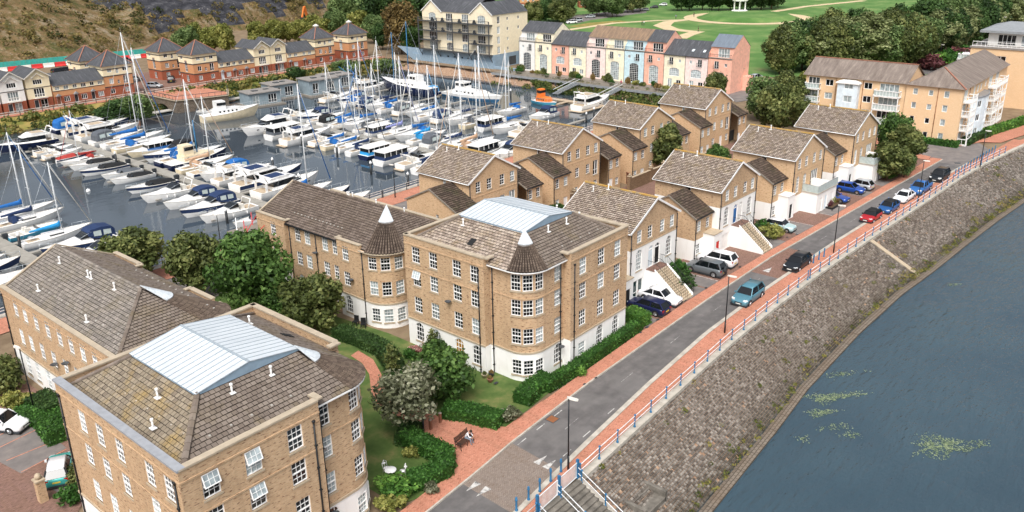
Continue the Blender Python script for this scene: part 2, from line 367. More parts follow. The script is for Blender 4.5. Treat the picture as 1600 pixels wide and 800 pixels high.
# sloping banks of the basin
def bank(name, pts_top, pts_bot, mat, zt=0., zb=-2.6, n=9, amp=.35):
    mb = MB(); rr = random.Random(3); rows = []
    for j in range(n):
        t = j/(n-1); row = []
        for (x0,y0),(x1,y1) in zip(pts_top, pts_bot):
            k = 0 if j == 0 else amp
            row.append((x0+(x1-x0)*t, y0+(y1-y0)*t, zt+(zb-zt)*t+rr.uniform(-k,k)*.6))
        rows.append(row)
    mb.rings(rows, 0, True, False, False)
    return tag(mb.build(name, mat), kind='structure')
xs = [-160+i*2.5 for i in range(136)]
bank('far_bank', [(x,204.3) for x in xs], [(x,192.5+2.2*math.sin(x*.11)+1.2*math.sin(x*.31)) for x in xs], 'rough_grass', -.02, -2.6, 10, .5)
ys = [88+i*2 for i in range(62)]
bank('rubble_bank', [(178.5,y) for y in ys], [(170.5+1.*math.sin(y*.2),y) for y in ys], 'rubble', -.02, -2.6, 10, .6)

# ------------------------------------------------------------------ street
A0, A1 = -30., 148.
mb = MB(); strip(mb, kerbR, kerbL, A0, A1, 0.); struct('road', mb, 'asphalt')
mb = MB()                                                        # raised table of block paving across the road near the steps
T0 = lambda b: 32.2; 
tab = [tuple(P(x,y)[:2]) for x,y in ((801,693),(872,733),(800,802),(724,757))]
mb.face([(x,y,.006) for x,y in tab], 0, [(x,y) for x,y in tab]); struct('speed_table', mb, 'paving_grey')
mb = MB(); strip(mb, lambda a: kerbL(a)+.13, paveL, A0, 150, .12, 2.)
strip(mb, rail, lambda a: kerbR(a)-.45, A0, 172, .12, 2.); struct('pavement', mb, 'paving')
mb = MB(); strip(mb, lambda a: kerbR(a)-.42, lambda a: kerbR(a)-.12, A0, 150, .124, 2.); struct('pavement_edge_strip', mb, 'concrete')
def kerb(name, f, side, a0, a1):
    root = None; n = int((a1-a0)/1.8); mb = MB()
    for i in range(n):
        x0 = a0+(a1-a0)*i/n; x1 = a0+(a1-a0)*(i+1)/n-.02
        y0, y1 = f(x0), f(x1)
        mb.obox((x0,y0,-.03),(x1-x0,y1-y0,0),(0,side*.13,0),(0,0,.155))
    return struct(name, mb, 'concrete')
kerb('kerb', kerbL, 1, A0, 150); kerb('kerb', kerbR, -1, A0, 150)
# far junction: grey paved crossing and wide orange pavement in front of the flats
mb = MB(); q = [(148,29.9),(161,28.2),(166,31.2),(161.5,33.6),(163,41.5),(158.5,44),(152,41),(150,35),(148,33.3)]
mb.face([(x,y,.004) for x,y in q]); struct('junction_paving', mb, 'asphalt_old')
mb = MB(); q = [(148,35.0),(150.5,35.2),(152.6,41.5),(158.5,44.6),(158.3,47.5),(150,47),(148,38)]
mb.face([(x,y,.1) for x,y in q]); 
q = [(161,33.3),(166.4,31.0),(168,28.2),(230,14),(232,24),(190,30),(168,33.6),(163.5,35),(163.2,41.2),(162.2,41.5)]
mb.face([(x,y,.1) for x,y in q]); strip(mb, rail, lambda a: 28.2-(a-160)*.19, 160, 230, .1); struct('pavement_corner', mb, 'paving')
# painted road markings
mk = MB()
def tri(p, q, r, z=.012): mk.face([(*p,z),(*q,z),(*r,z)])
for x, y, s_ in ((739,760,-1),(755,768,-1),(845,719,1),(859,726,1)):
    p = P(x,y); tri((p.x-.55*s_,p.y-.28),(p.x-.55*s_,p.y+.28),(p.x+.75*s_,p.y))
tri((86.2,35.2),(86.2,36.0),(87.8,35.6)); tri((92.4,34.4),(92.4,35.2),(91.0,34.8))
cl = MB(); a = 46.
while a < 148:
    c = (kerbL(a)+kerbR(a))/2; c2 = (kerbL(a+2)+kerbR(a+2))/2
    cl.obox((a,c-.03,.005),(2,c2-c,0),(0,.06,0),(0,0,.003)); a += 9.
for a, f, d in ((42,kerbL,-.5),(44.5,kerbL,-.5),(47,kerbL,-.5),(43,kerbR,.45),(46,kerbR,.45),(50,kerbR,.45)): mk.obox((a,f(a)+d,.005),(1.1,.06,0),(0,.08,0),(0,0,.003))
struct('road_markings', mk, 'line_white'); struct('centre_line', cl, 'line_worn')
mb = MB(); strip(mb, lambda a: kerbR(a)+.05, lambda a: kerbL(a)-.05, 85.2, 95, .007); struct('road_patch', mb, 'paving_brown')
for (px, py, w, d) in ((863,655,.9,.6),(1490,254,.8,.6),(992,467,.5,.35),(1040,662,.45,.45)):
    p = P(px, py); mb = MB(); mb.box(-w/2,-d/2,0,w/2,d/2,.014); 
    for k in range(4): mb.box(-w/2+.08,-d/2+.08+k*(d-.16)/4,.014,w/2-.08,-d/2+.08+k*(d-.16)/4+.05,.02)
for i, (px, py) in enumerate([(863,655),(1248,366),(1496,255),(1395,283)]):
    p = P(px, py); t = thing('manhole_cover', 'rusty square manhole cover in the road, %s from the near end' % ORD[i], 'manhole', (p.x, p.y, .004), R(i*11))
    mb = MB(); mb.box(-.45,-.45,0,.45,.45,.012); mb.build('frame', 'darkgrey', t)
    mb = MB(); mb.box(-.38,-.38,.013,.38,.38,.022); mb.build('lid', 'rust' if i == 0 else 'darkgrey', t)

# ------------------------------------------------------------------ stone revetment down to the river
mb = MB(); strip(mb, lambda a: wedge(a), lambda a: rail(a)-.45, -30, 190, ZW-.15, 2., 0, -.12); rv = struct('revetment', mb, 'rubble')
def _stone(nm):
    t = NT(nm); c = t.ramp(t.attr(), [(0, hx('#554e48')), (.35, hx('#6c655e')), (.7, hx('#827b73')), (1, hx('#a09990'))])
    n1 = t.noise(t.coord('Pos'), .16, 5., .65); c = t.mix(t.ramp(n1, [(.40, (0,0,0)), (.7, (.55,)*3)]), c, hx('#5a5046'))
    n2 = t.noise(t.coord('Pos'), 1.6, 4., .7); c = t.mix(t.ramp(n2, [(.6, (0,0,0)), (.75, (.6,)*3)]), c, hx('#3f3a30'))
    sp = t.n('SeparateXYZ'); t.l(t.n('NewGeometry').outputs['Position'], sp.inputs[0]); mr = t.n('MapRange'); mr.inputs[1].default_value = -2.35; mr.inputs[2].default_value = -3.1; t.l(sp.outputs[2], mr.inputs[0])
    nw = t.n('Math', operation='MULTIPLY'); t.l(mr.outputs[0], nw.inputs[0]); t.l(t.ramp(t.noise(t.coord('Pos'), .7, 4.), [(.3, (.25,)*3), (.6, (.8,)*3)]), nw.inputs[1]); c = t.mix(nw.outputs[0], c, hx('#38352a'))
    t.bump(t.noise(t.coord('Pos'), 9., 3.), .03, .7)
    return t.fin(c, .9, 0, .25)
_MD['revet_stone'] = _stone
rr = random.Random(11); far = MB(); singles = []
NROW = 33
def revp(a, v):
    """point on the revetment, v 0 at the toe, 1 at the crest"""
    return np.array([a, wedge(a)+(rail(a)-.45-wedge(a))*v, ZW-.1+(ZW*-1-.02)*v])
stone_meshes = []
for k in range(6):
    s = MB(); g = .03
    pts = [(g+rr.uniform(0,.05), g+rr.uniform(0,.05)), (1-g-rr.uniform(0,.05), g+rr.uniform(0,.04)), (1-g-rr.uniform(0,.05), 1-g-rr.uniform(0,.05)), (g+rr.uniform(0,.05), 1-g-rr.uniform(0,.05))]
    hgt_ = [rr.uniform(.7,1.) for _ in pts]; top = [((x-.5)*.9+.5,(y-.5)*.86+.5,h) for (x,y),h in zip(pts,hgt_)]; bot = [(x,y,-.3) for x,y in pts]
    s.face(top, 0, None, k/5.); 
    for i in range(4): s.face([bot[i],bot[(i+1)%4],top[(i+1)%4],top[i]], 0, None, k/5.)
    stone_meshes.append((top, bot, s.mesh('stone', 'revet_stone')))
STAIR = (36.4, 41.4)
for j in range(NROW):
    a = -6.+rr.uniform(0,.3)
    while a < 168:
        w = rr.uniform(.17,.36) if a < 90 else rr.uniform(.3,.6)
        if a+w > STAIR[0] and a < STAIR[1]+.4: a += w; continue
        if 103.6 < a < 104.5: a += w; continue
        o = revp(a, j/NROW); ex = revp(a+w, j/NROW)-o; ey = revp(a, (j+1)/NROW)-o
        nz = np.cross(ex, ey); nz = nz/np.linalg.norm(nz)*rr.uniform(.05,.13)
        k = rr.randrange(6); top, bot, me = stone_meshes[k]; c = rr.random()
        if rr.random() < .985:
            if 37 < a < 66 and len(singles) < 290 and j < 22 and rr.random() < .16: singles.append((o, ex, ey, nz, me))
            else:
                tf = lambda p: o+ex*p[0]+ey*p[1]+nz*p[2]
                T = [tf(p) for p in top]; B_ = [tf(p) for p in bot]
                far.face(T, 0, None, c)
                for i in range(4): far.face([B_[i],B_[(i+1)%4],T[(i+1)%4],T[i]], 0, None, c*.8)
        a += w
tag(far.build('stone_pitching', 'revet_stone', rv), kind='stuff')
for o, ex, ey, nz, me in singles:
    s = link('stone', me, rv); s.matrix_local = Matrix(((ex[0],ey[0],nz[0],o[0]),(ex[1],ey[1],nz[1],o[1]),(ex[2],ey[2],nz[2],o[2]),(0,0,0,1)))
mb = MB()
for i in range(150):                                             # toe beam along the waterline
    a = -30+i*1.4
    mb.obox((a,wedge(a)-.75,ZW-.5),(1.36,wedge(a+1.36)-wedge(a),0),(0,.8,0),(0,0,.62+.05*rr.random()), 0)
mb.build('toe_stones', 'rough_stone', rv)
mb = MB()                                                        # concrete strip running down the slope
o = revp(103.7,0); mb.obox(o+np.array([0,0,.06]), (.8,0,0), revp(103.7,1)-o, (0,0,.1)); mb.build('drain_strip', 'stone', rv)
mb = MB(); a = -30.
while a < 172:
    if not (STAIR[0]-.1 < a+.6 < STAIR[1]+.1):
        mb.obox((a,rail(a)-.55,-.25),(1.18,rail(a+1.18)-rail(a),0),(0,.6,0),(0,0,.43+.02*rr.random()))
    a += 1.2
mb.build('coping', 'concrete', rv)

rr = random.Random(4)
pv = bpy.data.objects['pavement']
for x, y in ((913,602),(931,592),(918,560),(965,540),(980,533),(1001,521),(1011,513),(1028,501),(1070,471),(1103,451),(1146,419),(1156,418),(1300,330),(1230,372),(1098,570),(1066,605),(1000,655),(775,600)):
    p = P(x, y); mb = MB(); w = rr.uniform(.14,.24); mb.box(p.x-w,p.y-w*.6,.12,p.x+w,p.y+w*.6,.127); mb.build('drain_cover', 'charcoal', pv)
# ------------------------------------------------------------------ windows and doors
_WM = {}
def arch_pts(w, h, n=10, r=None):
    """outline of an arched opening, from bottom left clockwise up and over; segmental when r given"""
    pts = [(-w/2,0)]
    rise = w/2 if r is None else r
    for i in range(n+1):
        t = math.pi*(1-i/n); pts.append((w/2*math.cos(t), h-rise+rise*math.sin(t)))
    pts.append((w/2,0)); return pts
def grid_bars(mb, x0, x1, z0, z1, nc, nr, y0, y1, b=.022):
    for i in range(1, nc): x = x0+(x1-x0)*i/nc; mb.box(x-b/2,y0,z0,x+b/2,y1,z1)
    for i in range(1, nr): z = z0+(z1-z0)*i/nr; mb.box(x0,y0,z-b/2,x1,y1,z+b/2)
def frame4(mb, x0, x1, z0, z1, t, y0, y1):
    mb.box(x0,y0,z0,x0+t,y1,z1); mb.box(x1-t,y0,z0,x1,y1,z1); mb.box(x0+t,y0,z0,x1-t,y1,z0+t); mb.box(x0+t,y0,z1-t,x1-t,y1,z1)
def wmesh(kind, w, h, nc=3, nr=2, fmat='frame'):
    k = (kind, round(w,2), round(h,2), nc, nr, fmat)
    if k in _WM: return _WM[k]
    f = MB(); g = MB(); t = .06
    if kind in ('sash', 'tilt'):
        frame4(f, -w/2, w/2, 0, h, t, .02, .09); f.box(-w/2+t,.0,h/2-.035,w/2-t,.09,h/2+.035)
        if kind == 'sash': grid_bars(f, -w/2+t, w/2-t, h/2+.035, h-t, nc, nr, .03, .075)
        grid_bars(f, -w/2+t, w/2-t, t, h/2-.035, nc, nr, .03, .075)
        g.face([(-w/2+.02,.085,.02),(w/2-.02,.085,.02),(w/2-.02,.085,h-.02),(-w/2+.02,.085,h-.02)])
    elif kind == 'case':                                          # casement with nc lights side by side and nr rows
        frame4(f, -w/2, w/2, 0, h, .08, .02, .09); grid_bars(f, -w/2+.08, w/2-.08, .08, h-.08, nc, nr, .03, .08, .07)
        g.face([(-w/2+.02,.085,.02),(w/2-.02,.085,.02),(w/2-.02,.085,h-.02),(-w/2+.02,.085,h-.02)])
    elif kind in ('arch', 'segarch'):
        rise = w/2 if kind == 'arch' else w*.22
        o = arch_pts(w, h, 10, rise); i_ = [(x*(1-2*t/w), min(z, h) if z == 0 else t+(z-0)*(1-1.35*t/h)) for x, z in o]
        for a in range(len(o)-1):
            f.face([(o[a][0],.02,o[a][1]),(o[a+1][0],.02,o[a+1][1]),(i_[a+1][0],.02,i_[a+1][1]),(i_[a][0],.02,i_[a][1])])
            f.face([(i_[a][0],.02,i_[a][1]),(i_[a+1][0],.02,i_[a+1][1]),(i_[a+1][0],.09,i_[a+1][1]),(i_[a][0],.09,i_[a][1])])
        f.box(-w/2,.0,0,w/2,.09,t); zs = h-rise
        n2 = max(2, int(round((h)/ .45)))
        for q in range(1, n2):
            z = h*q/n2; hw = w/2-t if z < zs else (w/2)*math.sqrt(max(0, 1-((z-zs)/rise)**2))-.02
            if hw > .08: f.box(-hw,.03,z-.018-(.02 if abs(z-h*.48) < .2 else 0),hw,.08,z+.018)
        for q in range(1, nc):
            x = -w/2+w*q/nc; zt = zs+rise*math.sqrt(max(0, 1-(2*x/w)**2))-.03; f.box(x-.016,.03,t,x+.016,.08,zt)
        g.face([(x,.085,z) for x, z in reversed(o)])
    elif kind == 'glazed':                                        # full-height glazing split in nc doors
        frame4(f, -w/2, w/2, 0, h, .07, .02, .09); grid_bars(f, -w/2+.07, w/2-.07, .07, h-.07, nc, 1, .02, .09, .1); f.box(-w/2,.03,h*.33,w/2,.08,h*.33+.05)
        g.face([(-w/2+.02,.085,.02),(w/2-.02,.085,.02),(w/2-.02,.085,h-.02),(-w/2+.02,.085,h-.02)])
    elif kind == 'door':
        frame4(f, -w/2, w/2, 0, h, .07, .02, .09)
        g.box(-w/2+.07,.05,.02,w/2-.07,.09,h-.07); g.box(-w/2+.2,.035,.25,-.05,.052,h*.45); g.box(.05,.035,.25,w/2-.2,.052,h*.45)
        g.box(-w/2+.2,.035,h*.52,-.05,.052,h*.86); g.box(.05,.035,h*.52,w/2-.2,.052,h*.86)
    elif kind == 'fandoor':                                       # arched door: leaf below, fanlight above
        o = arch_pts(w, h, 10); zs = h-w/2
        for a in range(len(o)-1):
            q = [(o[a][0]*.84, (o[a][1]-zs)*.84+zs if o[a][1] > zs else o[a][1]), (o[a+1][0]*.84, (o[a+1][1]-zs)*.84+zs if o[a+1][1] > zs else o[a+1][1])]
            f.face([(o[a][0],.02,o[a][1]),(o[a+1][0],.02,o[a+1][1]),(q[1][0],.02,q[1][1]),(q[0][0],.02,q[0][1])])
        f.box(-w/2,.02,zs-.05,w/2,.09,zs+.04); f.box(-.02,.03,zs,.02,.08,h-.05)
        g.face([(x,.087,z) for x, z in reversed(o)])
    elif kind == 'garage':
        frame4(f, -w/2, w/2, 0, h, .08, .02, .09)
        for q in range(12): g.box(-w/2+.08+q*(w-.16)/12,.05,.02,-w/2+.08+(q+.93)*(w-.16)/12,.09,h-.08)
    _WM[k] = (f.mesh('window', fmat), g)
    return _WM[k]
_GM = {}
_SILL = {}
def window(root, kind, w, h, loc, rz, glass='glass', sill=True, nc=3, nr=2, fmat='frame', name=None, sillmat='stone', leaf=None):
    me, g = wmesh(kind, w, h, nc, nr, fmat)
    isdoor = kind in ('door', 'fandoor', 'garage')
    o = link(name or ('garage_door' if kind == 'garage' else 'door' if isdoor else 'window'), me, root, loc, rz)
    gm = leaf or glass
    kk = (me.name, gm)
    if kk not in _GM: _GM[kk] = g.mesh('pane', gm)
    link('leaf' if isdoor and kind != 'fandoor' else 'glass', _GM[kk], o)
    if kind == 'fandoor' and leaf:
        kk = ('fleaf', round(w,2), round(h,2), leaf)
        if kk not in _GM: b = MB(); b.box(-w*.42,.04,.02,w*.42,.085,h-w/2-.05); _GM[kk] = b.mesh('leaf', leaf)
        link('leaf', _GM[kk], o)
    if kind == 'tilt':
        kk = ('tilt', round(w,2), round(h,2))
        if kk not in _GM: b = MB(); frame4(b, -w/2+.03, w/2-.03, -h/2, 0, .06, -.03, .03); grid_bars(b, -w/2+.09, w/2-.09, -h/2+.06, -.06, 3, 2, -.02, .02, .025); b.face([(-w/2+.06,.0,-h/2+.03),(w/2-.06,0,-h/2+.03),(w/2-.06,0,-.03),(-w/2+.06,0,-.03)], 1); _GM[kk] = b.mesh('open_sash', ['frame', 'glass_pale'])
        s = link('open_sash', _GM[kk], o, (0,.02,h-.03)); s.rotation_euler = (R(-20),0,0)
    if sill and not isdoor:
        kk = (round(w,2), sillmat)
        if kk not in _SILL: b = MB(); b.box(-w/2-.08,-.09,-.13,w/2+.08,.06,0); _SILL[kk] = b.mesh('sill', sillmat)
        link('sill', _SILL[kk], o)
    return o

# ------------------------------------------------------------------ walls with real openings, following a plan line
def resample(path):
    L = [0.]
    for p, q in zip(path, path[1:]): L.append(L[-1]+math.hypot(q[0]-p[0], q[1]-p[1]))
    return L
def wall(root, path, zones, ops, side=1, depth=.13, name='wall', wkw=None, u0=0.):
    """path: plan points; outward normal to the right of travel (side=1) or left (-1). zones: (z0,z1,material).
    ops: dicts u,z,w,h,kind plus window() options. Builds one wall mesh per zone and the windows in the openings."""
    L = resample(path); tot = L[-1]
    def at(u):
        u = min(max(u, 0), tot)
        for i in range(len(L)-1):
            if u <= L[i+1]+1e-9: break
        t = (u-L[i])/(L[i+1]-L[i]) if L[i+1] > L[i] else 0
        p, q = path[i], path[i+1]; d = ((q[0]-p[0])/(L[i+1]-L[i]), (q[1]-p[1])/(L[i+1]-L[i]))
        return (p[0]+(q[0]-p[0])*t, p[1]+(q[1]-p[1])*t), (side*d[1], -side*d[0])
    us = set(L); zs = set()
    for z0, z1, m in zones: zs |= {z0, z1}
    for o in ops: us |= {o['u']-o['w']/2, o['u']+o['w']/2}; zs |= {o['z'], o['z']+o['h']}
    us = sorted(u for u in us if -1e-6 <= u <= tot+1e-6); zs = sorted(zs)
    us = [u for i, u in enumerate(us) if i == 0 or u-us[i-1] > 1e-4]; zs = [z for i, z in enumerate(zs) if i == 0 or z-zs[i-1] > 1e-4]
    for z0, z1, m in zones:
        mb = MB()
        zz = [z for z in zs if z0-1e-6 <= z <= z1+1e-6]
        for i in range(len(us)-1):
            ua, ub = us[i], us[i+1]; pa, _ = at(ua+1e-7); pb, _ = at(ub-1e-7)
            for j in range(len(zz)-1):
                uc, zc = (ua+ub)/2, (zz[j]+zz[j+1])/2
                if any(abs(uc-o['u']) < o['w']/2 and o['z'] < zc < o['z']+o['h'] for o in ops): continue
                mb.face([(*pa,zz[j]),(*pb,zz[j]),(*pb,zz[j+1]),(*pa,zz[j+1])], 0, [(ua+u0,zz[j]),(ub+u0,zz[j]),(ub+u0,zz[j+1]),(ua+u0,zz[j+1])])
        for o in ops:
            zm = o['z']+o['h']/2
            if not z0 <= zm < z1: continue
            c, n = at(o['u']); tx, ty = -side*n[1], side*n[0]; w2 = o['w']/2
            if side < 0: pass
            t = (-n[1], n[0])
            def pt(x, z, d): return (c[0]+t[0]*x-n[0]*d, c[1]+t[1]*x-n[1]*d, z)
            za, zb_ = o['z'], o['z']+o['h']
            if o['kind'] in ('arch', 'segarch', 'fandoor'):
                ap = arch_pts(o['w'], o['h'], 10, None if o['kind'] != 'segarch' else o['w']*.22)
                ap = [(x, z+za) for x, z in ap]
                for a in range(1, len(ap)-2):
                    (x0,q0),(x1,q1) = ap[a], ap[a+1]
                    mb.face([pt(x0,q0,0),pt(x1,q1,0),pt(x1,zb_,0),pt(x0,zb_,0)], 0, [(x0,q0),(x1,q1),(x1,zb_),(x0,zb_)])
            else: ap = [(-w2,za),(-w2,zb_),(w2,zb_),(w2,za)]
            ap = ap+[ap[0]]
            for (x0,q0),(x1,q1) in zip(ap, ap[1:]): mb.face([pt(x0,q0,0),pt(x1,q1,0),pt(x1,q1,depth),pt(x0,q0,depth)], 0, [(0,0),(.2,0),(.2,.1),(0,.1)])
        if mb.f: mb.build(name, m, root)
    for o in ops:
        c, n = at(o['u']); rz = math.atan2(n[0], -n[1]); k = {a: b for a, b in o.items() if a not in ('u','z','w','h','kind')}
        if wkw: k = {**wkw, **k}
        window(root, o['kind'], o['w'], o['h'], (c[0]-n[0]*.04, c[1]-n[1]*.04, o['z']), rz, **k)
def W_(u, z, w, h, kind='sash', **k): return dict(u=u, z=z, w=w, h=h, kind=kind, **k)
def band(mb, path, z0, z1, out, side=1, inn=0., m=0):
    """moulding following a plan line"""
    pts = []
    for i, p in enumerate(path):
        a = path[max(i-1,0)]; b = path[min(i+1,len(path)-1)]; d = np.subtract(b, a); d = d/np.linalg.norm(d); n = np.array([d[1],-d[0]])*side
        if 0 < i < len(path)-1:
            d1 = np.subtract(p, a); d1 = d1/np.linalg.norm(d1); n1 = np.array([d1[1],-d1[0]])*side; k = 1/max(.5, float(n@n1))
        else: k = 1
        pts.append((np.array(p)+n*out*k, np.array(p)-n*inn*k))
    for (o0,i0),(o1,i1) in zip(pts, pts[1:]):
        L = float(np.linalg.norm(o1-o0))
        mb.face([(*o0,z0),(*o1,z0),(*o1,z1),(*o0,z1)], m, [(0,z0),(L,z0),(L,z1),(0,z1)]); mb.face([(*o0,z1),(*o1,z1),(*i1,z1),(*i0,z1)], m); mb.face([(*i0,z0),(*i1,z0),(*o1,z0),(*o0,z0)], m); mb.face([(*i0,z0),(*i1,z0),(*i1,z1),(*i0,z1)], m, [(0,z0),(L,z0),(L,z1),(0,z1)])
    for o, i in (pts[0], pts[-1]): mb.face([(*o,z0),(*i,z0),(*i,z1),(*o,z1)], m)

# ------------------------------------------------------------------ tiled slopes
def slope(root, poly, mat='tile', tw=.33, th=.30, lift=.045, under='joint_shade', seed=1, name='roof_slope', stag=.5, tiles=True, gap=.042):
    """poly: 3-D points of one roof plane, first edge = eave. Each tile is its own raised piece; the slope is one part."""
    p = [np.array(q, float) for q in poly]; o = p[0]; eu = p[1]-p[0]; eu /= np.linalg.norm(eu)
    nrm = np.zeros(3)
    for i in range(1, len(p)-1): nrm += np.cross(p[i]-o, p[i+1]-o)
    nrm /= np.linalg.norm(nrm)
    if nrm[2] < 0: nrm = -nrm
    ev = np.cross(nrm, eu)
    if sum(float((q-o)@ev) for q in p) < 0: ev = -ev
    q2 = [(float((q-o)@eu), float((q-o)@ev)) for q in p]
    mb = MB(); rr = random.Random(seed)
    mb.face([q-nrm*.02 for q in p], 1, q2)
    vmax = max(v for u, v in q2)
    def ext(v):
        xs = []
        for (u0,v0),(u1,v1) in zip(q2, q2[1:]+q2[:1]):
            if (v0-v)*(v1-v) < 0: xs.append(u0+(u1-u0)*(v-v0)/(v1-v0))
        return (min(xs), max(xs)) if len(xs) >= 2 else None
    if tiles:
        nr = int(math.ceil(vmax/th))
        for j in range(nr):
            v0 = j*th+gap; v1 = min((j+1)*th+.01, vmax); e = ext(min(v0+th*.5, vmax-.01)); eb = ext(max(.004, v0)+.001); et = ext(v1-.002) if v1 < vmax-.002 else e
            if not e: continue
            eb = eb or e; et = et or e
            off = (stag*(j % 2))*tw; i0 = int(math.floor((e[0]-off)/tw)); i1 = int(math.ceil((e[1]-off)/tw))
            for i in range(i0, i1+1):
                a = i*tw+off+.016; b = a+tw-.032
                a0, b0 = max(a, eb[0]), min(b, eb[1]); a1, b1 = max(a, et[0]), min(b, et[1])
                if b0-a0 < .04 and b1-a1 < .04: continue
                if b0 < a0: a0 = b0 = (a0+b0)/2
                if b1 < a1: a1 = b1 = (a1+b1)/2
                l = lift*rr.uniform(.75,1.35); c = rr.random(); d = rr.uniform(-.012,.012)
                F0 = o+eu*a0+ev*(v0+d)+nrm*l; F1 = o+eu*b0+ev*(v0+d)+nrm*(l*rr.uniform(.8,1.15)); B1 = o+eu*b1+ev*v1+nrm*.012; B0 = o+eu*a1+ev*v1+nrm*.012
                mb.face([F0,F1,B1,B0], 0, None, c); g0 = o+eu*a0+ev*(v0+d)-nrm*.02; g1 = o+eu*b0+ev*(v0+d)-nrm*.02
                mb.face([g0,g1,F1,F0], 1, None, c*.6)  # tile front in the dark underlay colour, standing in for its own shade
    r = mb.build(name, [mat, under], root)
    if tiles: r['kind'] = 'stuff'
    return r
def ridge(root, a, b, mat='tile', r=.13, seed=2, name='ridge_tiles', st=.45):
    a = np.array(a, float); b = np.array(b, float); L = np.linalg.norm(b-a); d = (b-a)/L; n = max(1, int(L/st)); mb = MB(); rr = random.Random(seed)
    up = np.array([0,0,1.]); x = np.cross(d, up); x /= np.linalg.norm(x); y = np.cross(x, d)
    for i in range(n):
        p = a+d*L*i/n; q = a+d*(L*(i+.97)/n); k = r*rr.uniform(.95,1.1); c = rr.random()
        ang = [-.35, .5, 1.57, 2.64, 3.49]
        R0 = [p+x*k*1.25*math.cos(t)+y*(k*math.sin(t)) for t in ang]; R1 = [q+x*k*1.1*math.cos(t)+y*(k*.9*math.sin(t)) for t in ang]
        for u in range(4): mb.face([R0[u],R0[u+1],R1[u+1],R1[u]], 0, None, c)
        mb.face(R0, 0, None, c*.6)
    o = mb.build(name, mat, root); o['kind'] = 'stuff'; return o
def pipe(root, pts, r=.055, mat='metal_dark', name='downpipe', hopper=True):
    mb = MB(); mb.tube(pts, r, 6)
    if hopper: x, y, z = pts[0]; mb.lathe([(.06,-.1),(.12,.08),(.12,.12),(.02,.13)], 8, 0, True, (x,y,z))
    for i in range(1, int(abs(pts[0][2]-pts[-1][2])/1.6)+1): x, y, z = pts[0]; zz = z-i*1.6; mb.box(x-r*1.5,y-r*1.5,zz-.04,x+r*1.5,y+r*1.5,zz+.04)
    return mb.build(name, mat, root)
_V = {}
def vent(root, loc, h=.5, mat='frame'):
    if 'v' not in _V:
        mb = MB(); mb.tube([(0,0,-.1),(0,0,.5)], .06, 8); mb.lathe([(.06,.45),(.1,.5),(.1,.62),(.03,.66)], 8); mb.box(-.16,-.2,-.02,.16,.2,.03); _V['v'] = mb.mesh('vent_pipe', 'frame')
        mb = MB(); mb.box(-.065,-.05,0,.065,.05,.07); _V['t'] = mb.mesh('tile_vent', 'deck_grey')
        mb = MB(); mb.tube([(0,0,0),(0,-.25,.0),(0,-.3,.12)], .02, 5); mb.lathe([(.01,0),(.2,.05),(.3,.13),(.31,.13),(.2,.03)], 12, 0, True, (0,-.3,.1)); mb.tube([(0,-.3,.12),(0,-.55,.3)], .012, 4); _V['d'] = mb.mesh('satellite_dish', 'darkgrey')
    return link('vent_pipe' if h else 'tile_vent', _V['v' if h else 't'], root, loc)
def dish(root, loc, rz, light=False):
    vent; 
    if 'd' not in _V: o = vent(root, (0,0,-50)); bpy.data.objects.remove(o)
    o = link('satellite_dish', _V['d'], root, loc, rz); return o
def arc(cx, cy, r, t0, t1, n): return [(cx+r*math.cos(R(t0+(t1-t0)*i/n)), cy+r*math.sin(R(t0+(t1-t0)*i/n))) for i in range(n+1)]
